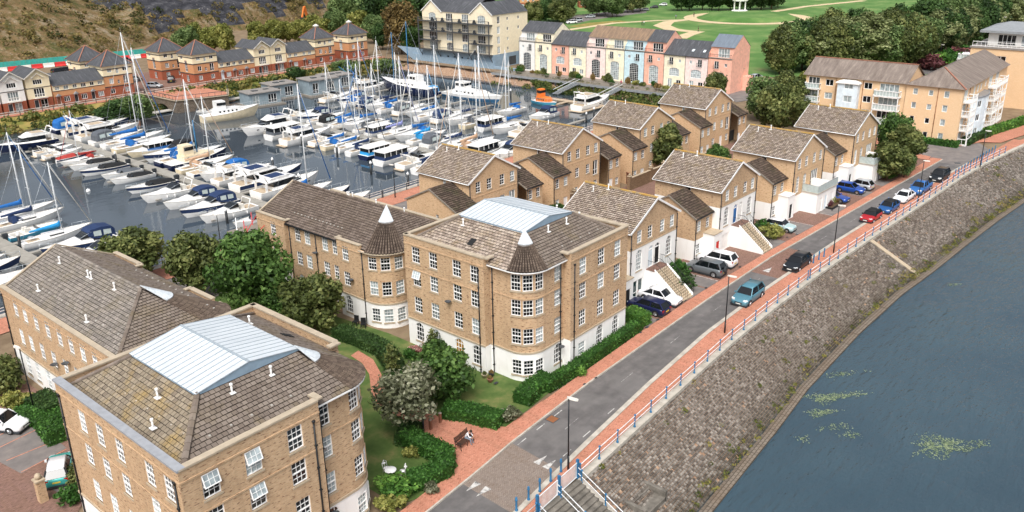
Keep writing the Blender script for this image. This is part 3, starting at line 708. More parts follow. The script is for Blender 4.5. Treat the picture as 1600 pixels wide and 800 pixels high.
# ------------------------------------------------------------------ four-storey corner blocks (round corner tower, metal roof-top)
def corner_block(ox, oy, sx, label, seed, copmat):
    t = thing('apartment_block', label, 'apartment block', (ox, oy, 0))
    Wd, Dp, PT = 14.6, 15.1, 11.1
    X = lambda pts: [(sx*p[0], *p[1:]) for p in pts]
    zn = lambda top: [(-.1,2.75,'render_white'),(2.75,top,'brick')]
    rows = [8.63, 6.3, 3.6]
    def col(u, k=0, nw=1.05, ground=None, gz=.62):
        o = [W_(u, z, nw, 1.56) for z in rows]
        if k and rows: o[k-1]['kind'] = 'tilt'
        if ground: o.append(W_(u, gz, 1.05, 1.9 if ground == 'arch' else 1.3, ground))
        return o
    seg = []
    ops = []
    for i, y in enumerate((13.6,11.35,8.4,6.25)): ops += col(Dp-y, 2 if i == 0 and sx > 0 else 0, ground='arch')
    if sx > 0: ops[11]['glass'] = 'glass_amber'
    left = X([(0,Dp),(0,5.15)]); wall(t, left, zn(PT), ops, sx)
    wall(t, X([(0,5.15),(.8,5.15)]), zn(PT), [], sx)
    mid = X([(.8,5.15),(.8,2.85)]+arc(2.85,2.85,2.05,180,270,12)[1:]+[(5.6,.8)])
    L0 = 2.3; q = 2.05*math.pi/2; ops = []
    for d in (15,45,75): ops += [W_(L0+q*d/90, z, .9, 1.5) for z in rows]+[W_(L0+q*d/90, .6, .9, 1.45)]
    ops += col(L0+q+1.95, 0, 1.0, 'arch')
    wall(t, mid, zn(10.45), ops, sx)
    wall(t, X([(5.6,.8),(5.6,0)]), zn(PT), [], sx)
    ops = []
    for i, x in enumerate((7.4,10.25,12.9)): ops += col(x-5.6, (2 if (i == 1 and sx < 0) else 0), ground='arch' if i else 'sash', gz=.62)
    if sx < 0: ops[4]['kind'] = 'tilt'; ops[8]['kind'] = 'tilt'; ops[8] and None
    right = X([(5.6,0),(Wd,0)]); wall(t, right, zn(PT), ops, sx)
    ops = []
    for i, y in enumerate((1.35,3.45,6.95,9.45,11.8)): ops += col(y, 0, ground='sash')
    far = X([(Wd,0),(Wd,Dp)]); wall(t, far, zn(PT), ops, sx)
    back = X([(Wd,Dp),(0,Dp)]); wall(t, back, zn(PT), [], sx)
    # mouldings
    mb = MB()
    for pth in (left, mid, right, far): band(mb, pth, 2.68, 2.84, .07, sx)
    mb.build('band_course', 'stone', t)
    mb = MB()
    for pth in (left, mid, right, far): band(mb, pth, 7.86, 7.98, .04, sx)
    for pth in (left, right, far): band(mb, pth, 10.3, 10.42, .05, sx)
    mb.build('string_course', 'brick', t)
    mb = MB()
    ends = [X([(.8,5.15),(0,5.15)]), X([(5.6,0),(5.6,.8)])]
    trim = lambda q, d=.03: [tuple(np.add(q[0], np.subtract(q[1],q[0])/np.linalg.norm(np.subtract(q[1],q[0]))*d)), tuple(np.add(q[1], np.subtract(q[0],q[1])/np.linalg.norm(np.subtract(q[0],q[1]))*d))]
    for pth in (left, right, far, back): band(mb, trim(pth), 10.3, PT, -.012, sx, .3)
    mb.build('parapet', 'brick', t)
    for pth, s in ((left, 1), (X([(.02,5.13),(.95,5.13)]), -1), (X([(5.58,.02),(5.58,.95)]), 1), (right, 1), (back, 1)): mb = MB(); band(mb, trim(pth, .02), PT-.001*s, PT+.12, .07, sx*s, .38); mb.build('coping', 'coping', t)
    mb = MB(); band(mb, trim(far, -.06), PT-.004, PT+.126, .09, sx, .42); mb.build('coping', copmat, t)
    # roof: four tiled slopes round the metal top
    xi0, xi1, yi0, yi1, zi, ze, e = 4.15, 10.9, 4.0, 11.5, 12.6, 10.5, .35
    k = (zi-ze)/(xi0-e)
    A_ = X([(e,Dp-e,ze),(e,2.85,ze),(xi0,yi0,zi),(xi0,yi1,zi)]); slope(t, A_, 'tile_warm' if sx > 0 else 'tile', seed=seed, tw=.34, th=.31)
    B_ = X([(2.85,e,ze),(Wd-e,e,ze),(xi1,yi0,zi),(xi0,yi0,zi)]); slope(t, B_, 'tile', seed=seed+1, tw=.34, th=.31)
    C_ = X([(Wd-e,e,ze),(Wd-e,Dp-e,ze),(xi1,yi1,zi),(xi1,yi0,zi)]); slope(t, C_, 'tile_lichen' if sx < 0 else 'tile', seed=seed+2, tw=.34, th=.31)
    D_ = X([(Wd-e,Dp-e,ze),(e,Dp-e,ze),(xi0,yi1,zi),(xi1,yi1,zi)]); slope(t, D_, 'tile', seed=seed+3, tw=.34, th=.31)
    ridge(t, *X([(Wd-e,e,ze+.06),(xi1,yi0,zi+.05)]), r=.16); ridge(t, *X([(e,Dp-e,ze+.06),(xi0,yi1,zi+.05)])); ridge(t, *X([(Wd-e,Dp-e,ze+.06),(xi1,yi1,zi+.05)]))
    tower_cone(t, X([(xi0,yi0,zi)])[0], [X([(2.85+2.5*math.cos(R(180+90*i/14)), 2.85+2.5*math.sin(R(180+90*i/14)), ze)])[0] for i in range(15)], .36, seed)
    # white gutter round the tower eave
    mb = MB(); pth = X([(.8,5.1),(.8,2.85)]+arc(2.85,2.85,2.05,180,270,14)[1:]+[(5.55,.8)]); band(mb, pth, 10.4, 10.5, .47, sx, -.33); mb.build('gutter', 'frame', t)
    mb = MB(); band(mb, pth, 10.34, 10.4, .33, sx, .0); mb.build('soffit', 'white', t)
    # metal roof top: low gable with standing seams
    xm = (xi0+xi1)/2; ov = .22; zr = zi+.68; mb = MB()
    x0, x1, y0, y1 = xi0-ov, xi1+ov, yi0-ov, yi1+ov
    for s, xa in ((0,x0),(1,x1)):
        mb.face(X([(xa,y0,zi+.1),(xa,y1,zi+.1),(xm,y1,zr),(xm,y0,zr)]))
    roof = mb.build('metal_roof', 'metal_sheet', t)
    n = 15; 
    for i in range(n+1):
        y = y0+.02+(y1-y0-.04)*i/n
        for xa in (x0, x1):
            s = MB(); a = np.array(X([(xa,y,zi+.11)])[0]); b = np.array(X([(xm,y,zr+.01)])[0]); s.bar(a, b, .035, .05); s.build('seam', 'seam', roof)
    mb = MB(); mb.bar(*X([(xm,y0,zr+.03),(xm,y1,zr+.03)]), .14, .06); mb.build('ridge_cap', 'seam', roof)
    mb = MB()
    for ya in (y0+.04, y1-.04): mb.face(X([(x0,ya,zi-.02),(x1,ya,zi-.02),(x1,ya,zi+.1),(xm,ya,zr-.02),(x0,ya,zi+.1)]))
    for xa in (x0+.04, x1-.04): mb.face(X([(xa,y0,zi-.05),(xa,y1,zi-.05),(xa,y1,zi+.09),(xa,y0,zi+.09)]))
    mb.box(min(sx*xi0,sx*xi1),yi0,zi-.4,max(sx*xi0,sx*xi1),yi1,zi-.03)
    mb.build('roof_fascia', 'bluegrey', t)
    # pipes, vents
    for x, y in ((-.06,5.75),(.72,4.85),(5.1,.72),(6.1,-.06)):
        top = 10.4 if (.5 < x < 5.2 and y < 5) else 9.9
        pipe(t, X([(x,y,top),(x,y,.0)]), hopper=top < 10.3)
    for x, y in ((Wd+.06,.5),(Wd+.06,Dp-.4)): pipe(t, X([(x,y,10.2),(x,y,0.)]))
    rr = random.Random(seed)
    for u in (.35,.75):
        x = xi0+(xi1-xi0)*u; vent(t, X([(x,yi0-.8,zi-.8*k)])[0])
    vent(t, X([(xi0-.9,yi1-1,zi-.9*k)])[0]); vent(t, X([(xi1+1.2,6.5,zi-1.2*k)])[0]); vent(t, X([(xi1+2.5,4.8,zi-2.5*k)])[0])
    for i in range(5): vent(t, X([(6.4+i*1.35,1.55,ze+(1.55-e)*k+.05)])[0], 0)
    for i in range(7): vent(t, X([(Wd-1.9,2.6+i*1.35,ze+(1.9-e)*k+.05)])[0], 0)
    dish(t, X([(-.05,9.3,5.9)])[0], R(90 if sx < 0 else -90)); dish(t, X([(4.9,.75,2.1)])[0], 0)
    mb = MB(); mb.box(-.4,-.3,0,.4,.3,.08); o = mb.build('roof_light', 'black', t, loc=X([(1.9,8.2,ze+(1.9-e)*k+.02)])[0]); o.rotation_euler = (0, -sx*math.atan(k), 0)
    return t
def tower_cone(t, apex, base, capt, seed):
    ap = np.array(apex); rr = random.Random(seed); mb = MB(); n = len(base)-1
    rows = 12; up = np.array([0,0,.05])
    for i in range(n):
        a, b = np.array(base[i]), np.array(base[i+1]); nrm = np.cross(b-a, ap-a); nrm /= np.linalg.norm(nrm)
        if nrm[2] < 0: nrm = -nrm
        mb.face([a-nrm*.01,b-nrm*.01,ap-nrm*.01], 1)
        for j in range(rows):                                     # half-round rib tiles running up to the cap
            s0, s1 = j/rows*(1-capt*.8), (j+.96)/rows*(1-capt*.8); c = rr.random()
            q = []
            for s_, l in ((s0,.15),(s1,.12)):
                A = a+(ap-a)*s_; B = b+(ap-b)*s_; q.append([A+(B-A)*.13+nrm*.01, A+(B-A)*.3+nrm*l, A+(B-A)*.7+nrm*l, A+(B-A)*.87+nrm*.01])
            for k in range(3): mb.face([q[0][k],q[0][k+1],q[1][k+1],q[1][k]], 0, None, c)
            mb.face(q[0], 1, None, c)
    o = mb.build('tower_roof', ['tile_dark2', 'joint_shade'], t); o['kind'] = 'stuff'
    mb = MB()
    ring = [np.array(p)*capt+ap*(1-capt)+np.array([0,0,.2]) for p in base]
    for p, q in zip(ring, ring[1:]): mb.face([p, q, ap+np.array([0,0,.34])], 0, None, 0)
    for p in ring[::2]: mb.bar(p, ap+np.array([0,0,.33]), .04, .05, 0)
    for p, q in zip(ring, ring[1:]): mb.face([p, q, q-np.array([0,0,.2]), p-np.array([0,0,.2])])
    mb.build('lead_cap', 'leadcap', t)
_tile('tile_dark2', [(0, '#584c44'), (.5, '#66594f'), (1, '#75675c')], '#6a5d50', .4)
def _metal(nm):
    t = NT(nm); n = t.noise(t.coord('Pos', (.4,.4,1)), .8, 4.); c = t.ramp(n, [(.3, hx('#c9d0d5')), (.6, hx('#d6dce0')), (.8, hx('#ccd2d6'))]); return t.fin(c, .38, .1, .5)
_MD['metal_sheet'] = _metal; plain('lead_coping', '#9a9da2', .6); plain('seam', '#9ba6ae', .5); plain('leadcap', '#cfd5d9', .45, .2, var=.15, sc=5.)
_tile('tile_dark3', [(0, '#61554d'), (.5, '#6f635a'), (1, '#7e7168')], '#6a5d50', .4)
corner_block(48.6, 39.8, 1, 'four-storey buff brick apartment block with round corner tower beside the street, in the middle', 21, 'coping')
corner_block(31.1, 37.4, -1, 'four-storey buff brick apartment block nearest the viewer, cut by the lower left edge', 41, 'lead_coping')

# ------------------------------------------------------------------ three-storey long blocks (gable at one end, round tower at the other)
def trim2(q, d=.015):
    u = np.subtract(q[1], q[0]); u = u/np.linalg.norm(u)*d; return [tuple(np.add(q[0], u)), tuple(np.subtract(q[1], u))]
def long_block(ox, oy, sx, label, seed, rmat):
    t = thing('apartment_block', label, 'apartment block', (ox, oy, 0))
    Dp, Ln, EV, PT = 10.6, 21.3, 8.0, 8.35
    X = lambda pts: [(sx*p[0], *p[1:]) for p in pts]
    zw = lambda top: [(-.1,2.6,'render_white'),(2.6,top,'brick')]
    zb_ = lambda top: [(-.1,2.6,'brick'),(2.6,top,'brick')]
    col = lambda u, g='arch', w=1.0: [W_(u, 6.25, w, 1.5), W_(u, 3.5, w, 1.5)]+([W_(u, .5, w, 1.85, g)] if g else [])
    wing = X([(0,Ln),(0,16.2)]); wall(t, wing, zw(PT), col(Ln-18.3), sx)
    wall(t, X([(0,16.2),(.45,16.2)]), zw(PT), [], sx)
    rec = X([(.45,16.2),(.45,7.2)]); ops = []
    for y in (14.5,12.8,9.8,8.1): ops += col(16.2-y)
    wall(t, rec, zb_(EV), ops, sx)
    wall(t, X([(.45,7.2),(0,7.2)]), zw(PT), [], sx)
    r = 2.6; tur = X([(0,7.2),(0,r)]+arc(r,r,r,180,270,12)[1:]+[(4.2,0)]); q = r*math.pi/2; L0 = 7.2-r
    ops = col(7.2-5.95)
    for d in (15,45,75): u = L0+q*d/90; ops += [W_(u, z, .95, 1.5) for z in (6.2,3.5)]+[W_(u, .6, .95, 1.45)]
    wall(t, tur, zw(EV), ops, sx)
    wall(t, X([(4.2,0),(Dp,0)]), zw(EV), col(1.6, 'sash')+col(4.6, 'sash'), sx)
    out = X([(Dp,0),(Dp,Ln)]); ops = []
    for y in (3.2,5.3,7.4,9.5,11.8,14.1,16.4,18.4): ops += col(y, 'sash' if y not in (9.5,) else None)
    ops.append(W_(9.6, 0, 1.1, 2.1, 'door', leaf='blue_door'))
    wall(t, out, zw(PT), ops, sx)
    # gable end
    mb = MB(); g = X([(Dp,Ln),(0,Ln)]); zr = 10.6
    mb.face([(*g[0],-.1),(*g[1],-.1),(*g[1],EV),(sx*Dp/2,Ln,zr),(*g[0],EV)], 0, [(0,0),(Dp,0),(Dp,EV),(Dp/2,zr),(0,EV)]); mb.build('gable_wall', 'brick', t)
    mb = MB()
    for pth in (wing, tur, out): band(mb, pth, 2.52, 2.68, .07, sx)
    mb.build('band_course', 'stone', t)
    mb = MB()
    for pth in (wing, tur, out): band(mb, pth, 7.55, 7.65, .05, sx)
    mb.build('string_course', 'brick', t)
    mb = MB(); nw = X([(0,7.2),(0,3.6)])
    for pth in (wing, out, nw): band(mb, [(q[0], q[1]+(.03 if q[1] < 10 else -.03)) for q in pth], EV-.1, PT, -.012, sx, .28)
    mb.build('parapet', 'brick', t)
    for pth, s in ((wing, 1), (out, 1), (nw, 1), (X([(0,16.2),(.7,16.2)]), -1), (X([(0,7.2),(.7,7.2)]), 1)): mb = MB(); band(mb, trim2(pth), PT, PT+.1, .07, sx*s, .36); mb.build('coping', 'coping', t)
    e = .12; ze = EV; x2 = Dp-.3; rx = Dp/2; ry = 5.3; ex0 = .12
    A_ = X([(ex0,Ln-.05,ze),(ex0,r,ze),(rx,ry,zr),(rx,Ln-.05,zr)]); slope(t, A_, rmat, seed=seed, tw=.34, th=.31)
    C_ = X([(x2,.1,ze),(x2,Ln-.05,ze),(rx,Ln-.05,zr),(rx,ry,zr)]); slope(t, C_, 'tile_grey' if sx < 0 else rmat, seed=seed+1, tw=.34, th=.31)
    B_ = X([(r,-.2,ze),(x2,-.2,ze),(rx,ry,zr)]); slope(t, B_, rmat, seed=seed+2, tw=.34, th=.31)
    ridge(t, *X([(rx,ry,zr+.05),(rx,Ln,zr+.05)]), mat='tile_grey' if sx < 0 else rmat); ridge(t, *X([(x2,-.1,ze+.05),(rx,ry,zr+.05)]), mat=rmat)
    tower_cone(t, X([(rx,ry,zr)])[0], [X([(r+(r+.3)*math.cos(R(180+90*i/14)), r+(r+.3)*math.sin(R(180+90*i/14)), ze)])[0] for i in range(15)], .36, seed)
    mb = MB(); band(mb, X([(0,3.5),(0,r)]+arc(r,r,r,180,270,14)[1:]+[(Dp,0)]), 7.92, 8.02, .36, sx, -.2); mb.build('gutter', 'coping', t)
    mb = MB(); band(mb, rec, 7.9, 8.0, .42, sx, -.28); mb.build('gutter', 'metal_dark', t)
    mb = MB(); band(mb, X([(0,3.5),(0,r)]+arc(r,r,r,180,270,14)[1:]+[(Dp,0)]), 7.86, 7.92, .22, sx, 0); mb.build('soffit', 'white', t)
    mb = MB()
    for xa in (ex0-.1, x2+.15): mb.bar(*X([(xa,Ln+.02,ze+.08),(rx,Ln+.02,zr+.14)]), .22, .1)
    mb.build('verge', 'coping', t)
    for x, y, z in ((.39,15.9,7.8),(.39,11.3,7.8),(-.06,3.3,7.6),(Dp+.06,Ln-.3,7.6),(Dp+.06,.6,7.6)): pipe(t, X([(x,y,z),(x,y,0.)]), mat='metal_dark')
    kk = (zr-ze)/(rx-ex0)
    for i in range(14): vent(t, X([(1.6,8.2+i*.62 if sx > 0 else 1+i,ze+(1.6-ex0)*kk+.04)])[0], 0); vent(t, X([(x2-1.5,2.5+i*1.25,ze+1.5*kk+.04)])[0], 0)
    for x, y in ((rx+.9,8.),(rx+1.0,12.),(rx+1.,12.6),(rx+1.1,18.),(x2-1.2,16.5),(x2-1.1,7.)): vent(t, X([(x,y,zr-(x-rx)*kk)])[0])
    mb = MB(); r0 = random.Random(seed)
    if sx < 0:                                                    # moss along the outer gutter
        for i in range(160):
            y = Ln-2-r0.random()*13; x = x2+r0.uniform(-.2,.12); z = ze+.02; w = r0.uniform(.08,.2)
            p = X([(x-w,y-w,z),(x+w,y-w,z),(x+w,y+w,z+.05),(x-w,y+w,z+.12)]); mb.face(p, 0, None, r0.random()); 
        o = mb.build('gutter_moss', 'moss', t); o['kind'] = 'stuff'
    dish(t, X([(-.05,5.0,4.3)])[0], R(-90*sx)); dish(t, X([(.4,11.2,5.6)])[0], R(-90*sx)); dish(t, X([(Dp+.05,11.,4.)])[0], R(90*sx)); dish(t, X([(Dp+.05,8.4,5.)])[0], R(90*sx))
    return t
long_block(48.7, 58, 1, 'three-storey brick block with pointed corner tower beside the marina, behind the middle block', 61, 'tile_dark3')
long_block(32.9, 58, -1, 'long three-storey brick block with grey tiled roof at the left edge', 81, 'tile')
# ------------------------------------------------------------------ gabled town houses
HW, HD, HE, HR = 9.3, 9.1, 8.0, 10.55
def annex(t, x0, x1, y0, y1, ze, zr, zones, ops, mat='tile_dark', seed=1, left=True, right=True, sops=()):
    wall(t, [(x0,y0),(x1,y0)], zones(ze), ops, 1); ym = (y0+y1)/2
    for x, pth, on in ((x0, [(x0,y1),(x0,y0)], left), (x1, [(x1,y0),(x1,y1)], right)):
        if not on: continue
        wall(t, pth, zones(ze), list(sops) if x == x0 else [], 1)
        mb = MB(); mb.face([(x,y0,ze),(x,y1,ze),(x,ym,zr)], 0, [(y0,ze),(y1,ze),(ym,zr)]); mb.build('gable_wall', zones(ze)[-1][2], t)
    k = (zr-ze)/(ym-y0); e = .2
    slope(t, [(x0-.12,y0-e,ze-e*k+.04),(x1+.05,y0-e,ze-e*k+.04),(x1+.05,ym,zr+.04),(x0-.12,ym,zr+.04)], mat, tw=.36, th=.34, lift=.06, seed=seed)
    slope(t, [(x0-.12,y1+e,ze-e*k+.04),(x1+.05,y1+e,ze-e*k+.04),(x1+.05,ym,zr+.04),(x0-.12,ym,zr+.04)], mat, tw=.36, th=.34, lift=.06, seed=seed+1, tiles=False)
    ridge(t, (x0-.1,ym,zr+.06), (x1,ym,zr+.06), 'tile_dark', .12)
    mb = MB(); mb.bar((x0-.14,y0-e,ze-e*k+.02), (x0-.14,ym,zr+.02), .06, .18); mb.bar((x0-.14,y1+e,ze-e*k+.02), (x0-.14,ym,zr+.02), .06, .18); mb.build('bargeboard', 'wood_grey', t)
    mb = MB(); mb.tube([(x0-.1,y0-e-.05,ze-e*k), (x1,y0-e-.05,ze-e*k)], .06, 6); mb.build('gutter', 'metal_dark', t)
    pipe(t, [(x0+.12,y0-.06,ze-.2),(x0+.12,y0-.06,0)], hopper=False)
def house(ox, oy, rz, style, label, seed, opt=()):
    t = thing('town_house', label, 'house', (ox, oy, 0), R(rz), 'gabled town houses')
    bz = lambda top: [(-.1,2.5,'brick_pale'),(2.5,top,'brick_pale')]
    if style == 'street_white': zn = lambda top: [(-.1,2.6,'render_white'),(2.6,5.85,'render_white'),(5.85,top,'brick')]
    elif style == 'street_terrace': zn = lambda top: [(-.1,2.6,'render_white'),(2.6,5.85,'brick_pale'),(5.85,top,'brick_pale')]
    else: zn = lambda top: [(-.1,2.6,'brick_pale'),(2.6,5.85,'brick_pale'),(5.85,top,'brick_pale')]
    side = [W_(4.3, 6.7, .55, .75, 'case', nc=1, nr=1)]
    top = [W_(x, 6.35, .9, 1.4, nc=2) for x in (1.7,3.75,6.2,8.2)]
    dk = dict(leaf='blue_door'); ops = list(top)
    if style == 'street_white':
        ops += [W_(1.75, 3.2, 1.1, 2.35, 'arch'), W_(7.7, 3.2, 1.1, 2.25, 'arch'), W_(4.05, 2.95, .95, 2.4, 'fandoor', leaf='blue_door' if 'blue' in opt else 'paleblue', glass='glass_dark'), W_(5.35, 2.95, .95, 2.4, 'fandoor', leaf='white' if 'blue' in opt else 'black', glass='glass_dark')]
        if 'garage' in opt: ops += [W_(1.75, 0, 2.3, 2.15, 'garage', leaf='white'), W_(8.6, 0, .85, 2.05, 'door', leaf='black')]
        else: ops += [W_(1.2, .05, .9, 2.1, 'glazed', nc=1, glass='teal_glass'), W_(2.2, .05, .9, 2.1, 'glazed', nc=1, glass='teal_glass'), W_(8.6, 0, .85, 2.05, 'door', leaf='black')]
        ops += [W_(3.9, 0, .8, 2., 'door', leaf='grey')]
    elif style == 'street_terrace':
        ops += [W_(1.6, 3.0, .9, 2.3, 'arch'), W_(3.7, 3.0, .95, 2.3, 'arch'), W_(6.6, 2.95, 2.2, 2.3, 'glazed', nc=4)]
    else:
        ops += [W_(1.2, 2.95, 1.2, 2.2, 'glazed', nc=2), W_(3.6, 3.55, .9, 1.4, nc=2), W_(6.2, 3.55, .9, 1.4, nc=2), W_(8.1, 2.95, 1.2, 2.2, 'glazed', nc=2),
                W_(1.3, 0, .9, 2.05, 'door', leaf='white'), W_(3.4, .9, .9, 1.2), W_(6.1, 0, .9, 2.05, 'door', leaf='white'), W_(8.2, .9, .9, 1.2)]
    wall(t, [(0,0),(HW,0)], zn(HE), ops, 1)
    wall(t, [(0,HD),(0,0)], zn(HE), [W_(HD-4.3, 6.9, .55, .75, 'case', nc=1, nr=1)], 1); wall(t, [(HW,0),(HW,HD)], zn(HE), [], 1); wall(t, [(HW,HD),(0,HD)], zn(HE), [W_(x, z, .9, 1.35) for x in (1.5,3.5,5.8,7.8) for z in (6.35,3.5)], 1)
    gm = zn(8)[-1][2]
    for y in (0, HD):
        mb = MB(); mb.face([(0,y,HE),(HW,y,HE),(HW/2,y,HR)], 0, [(0,HE),(HW,HE),(HW/2,HR)]); mb.build('gable_wall', gm, t)
    k = (HR-HE)/(HW/2); e = .32; v = .2
    A_ = [(-e,HD+v,HE-e*k+.06),(-e,-v,HE-e*k+.06),(HW/2,-v,HR+.06),(HW/2,HD+v,HR+.06)]; slope(t, A_, 'tile_warm', tw=.27, th=.27, gap=.042, lift=.06, seed=seed, stag=0.)
    B_ = [(HW+e,-v,HE-e*k+.06),(HW+e,HD+v,HE-e*k+.06),(HW/2,HD+v,HR+.06),(HW/2,-v,HR+.06)]; slope(t, B_, 'tile_warm', tw=.27, th=.27, gap=.042, lift=.06, seed=seed+5, stag=0.)
    ridge(t, (HW/2,-v,HR+.1), (HW/2,HD+v,HR+.1), 'lichen', .13, seed)
    for y in (-v-.03, HD+v+.03):
        for s in (-1, 1):
            mb = MB(); mb.bar((HW/2,y,HR+.0), (HW/2+s*(HW/2+e),y,HE-e*k-.0), .06, .22); mb.build('bargeboard', 'frame', t)
    for x in (-e-.04, HW+e+.04): mb = MB(); mb.tube([(x,-v,HE-e*k),(x,HD+v,HE-e*k)], .065, 6); mb.build('gutter', 'frame', t)
    for x, y in ((.12,-.07),(HW-.12,-.07)): pipe(t, [(x,y,HE-.3),(x,y,0.)], hopper=False)
    if style != 'street_white' or True:
        mb = MB(); band(mb, [(0,0),(HW,0)], 5.8, 5.9, .04, 1); mb.build('string_course', 'stone' if style == 'street_white' else 'brick_pale', t)
    vent(t, (HW/2-.9,HD-1.6,HR-.9*k)); vent(t, (HW/2-.3,HD-3.2,HR-.2*k))
    dish(t, (-.05,1.2,5.2), R(-90))
    if style == 'street_white': stair(t, 3.3, 5.95, 2.9)
    if style == 'street_terrace':
        # ground-floor flat-roofed white bay with balcony terrace over it
        wall(t, [(3.1,0),(3.1,-2.3)], [(-.1,2.85,'render_white')], [], 1); wall(t, [(HW,-2.3),(HW,0)], [(-.1,2.85,'render_white')], [], 1)
        wall(t, [(3.1,-2.3),(HW,-2.3)], [(-.1,2.85,'render_white')], [W_(1.4, 0, .85, 2.05, 'door', leaf='white'), W_(3.0, 0, .85, 2.1, 'door', leaf='paleblue' if seed % 2 else 'grey'), W_(4.9, .0, 1.0, 2.1, 'door', leaf='frame')], 1)
        mb = MB(); mb.box(3.0,-2.45,2.85,HW+.1,0,3.0); mb.build('terrace_slab', 'concrete', t)
        mb = MB(); mb.box(3.05,-2.4,3.0,3.13,-.1,3.95); mb.box(3.05,-2.42,3.0,HW,-2.34,3.95); mb.build('balustrade', 'clear_panel', t)
        mb = MB(); mb.tube([(3.05,-.1,4.),(3.05,-2.4,4.),(HW,-2.4,4.)], .035, 6); mb.build('handrail', 'galv', t)
        mb = MB(); mb.box(5.6,-2.4,3.0,6.4,-.1,4.1); mb.build('terrace_divider', 'render_white', t)
    # side wings
    if style.startswith('street'):
        wz = lambda top: [(-.1,2.6,'render_white'),(2.6,top,'brick' if style == 'street_white' else 'brick_pale')]
        annex(t, -4.0, -.02, .9, 8.3, 5.4, 7.5, wz, [W_(.9, 3.6, .85, 1.3, nc=2), W_(2.9, 3.6, .85, 1.3, nc=2), W_(1.0, .7, .85, 1.3, nc=2)], seed=seed+9, right=False)
        annex(t, HW+.02, HW+3., 2.2, 8., 5.2, 7.0, wz, [W_(.8, 3.4, .8, 1.3, 'arch'), W_(2.1, 3.4, .8, 1.3, nc=2)], seed=seed+13, left=False)
        # entrance porch box
        pz = 3.1 if style == 'street_white' else 3.3
        wall(t, [(-2.0,.9),(-2.0,-.55)], [(-.1,pz,'render_white')], [], 1); wall(t, [(-2.0,-.55),(-.02,-.55)], [(-.1,pz,'render_white')], [W_(1.1, 0, .9, 2.1, 'door', leaf='red' if 'red' in opt else 'black')], 1)
        mb = MB(); mb.box(-2.08,-.63,pz,0,.95,pz+.1); mb.build('porch_coping', 'stone' if style == 'street_white' else 'white', t)
    else:
        annex(t, -3.9, -.1, -1.5, 7.3, 5.5, 7.55, bz, [W_(.9, 3.7, .85, 1.3, nc=2), W_(2.8, 3.7, .85, 1.3, nc=2), W_(.9, .9, .85, 1.2), W_(2.8, 0, .9, 2.05, 'door', leaf='white')], seed=seed+9, right=False, sops=[W_(5.5, 3.4, .55, 1.1, 'sash', nc=2)])
        annex(t, HW+.1, HW+3.4, -1.4, 7.3, 5.3, 7.3, bz, [W_(.8, 3.6, .8, 1.3, nc=2), W_(2.4, 3.6, .8, 1.3, nc=2), W_(.8, 0, .9, 2.05, 'door', leaf='frame'), W_(2.4, .8, .8, 1.1, 'sash')], seed=seed+13, left=False)
    return t
def stair(t, x0, x1, z):
    n = 15; y = -1.0; run = .225; st = MB()
    mb = MB(); mb.box(x0,-1.0,0,x1,0,z-.1); mb.build('landing_block', 'render_white', t)
    mb = MB(); mb.box(x0-.05,-1.05,z-.1,x1+.05,0,z); mb.build('landing', 'paving_brown', t)
    for i in range(n):
        zt = z-(i+1)*z/(n+1); mb = MB(); mb.box(x0+.16,y-(i+1)*run,zt-.17,x1-.16,y-i*run+.03,zt); mb.build('step', 'stone', t)
    for x in (x0, x1-.16):
        mb = MB(); yb = y-n*run
        for a in (x, x+.16): mb.face([(a,y,0),(a,yb,0),(a,yb,.35),(a,y,z+.12)])
        mb.face([(x,y,z+.12),(x,yb,.35),(x+.16,yb,.35),(x+.16,y,z+.12)]); mb.face([(x,yb,0),(x+.16,yb,0),(x+.16,yb,.35),(x,yb,.35)]); mb.build('stair_wall', 'render_white', t)
    for x in (x0+.08, (x0+x1)/2, x1-.08):
        mb = MB(); mb.tube([(x,-.1,z+.95),(x,y,z+.95),(x,y-n*run,1.15),(x,y-n*run,.3)], .025, 5)
        for i in range(0, n+1): mb.tube([(x,y-i*run,z-i*z/(n+1)-.1),(x,y-i*run,z+.93-i*z/(n+1))], .012, 4)
        for i in range(5): mb.tube([(x,y+i*.2,z),(x,y+i*.2,z+.95)], .012, 4)
        mb.build('handrail', 'metal_dark', t)
_glass('teal_glass', '#1d3a3c', '#2f5557', .5)
house(69.2, 43.25, -1, 'street_white', 'white and brick gabled house with outside stair next to the middle apartment block', 100)
house(87.8, 42.6, -1.5, 'street_white', 'white and brick gabled house with blue upper door and red door in its side wing', 120, ('blue','garage','red'))
house(106.6, 41.45, -3, 'street_terrace', 'gabled brick house with glass terrace above white ground floor, facing the red small car', 141)
house(125.8, 40.35, -3, 'street_terrace', 'farthest gabled brick house along the street with balcony over white ground floor', 162)
house(72.1, 68.75, -1, 'court', 'brick gabled house beside the marina, nearest of the back row', 201)
house(91.1, 68.6, -.5, 'court', 'brick gabled house in the back row, second from the near end', 222)
house(110.2, 67.9, -2.5, 'court', 'brick gabled house in the back row behind the rounded courtyard tree', 243)
house(129.8, 67.0, -2, 'court', 'brick gabled house at the far end of the back row', 264)

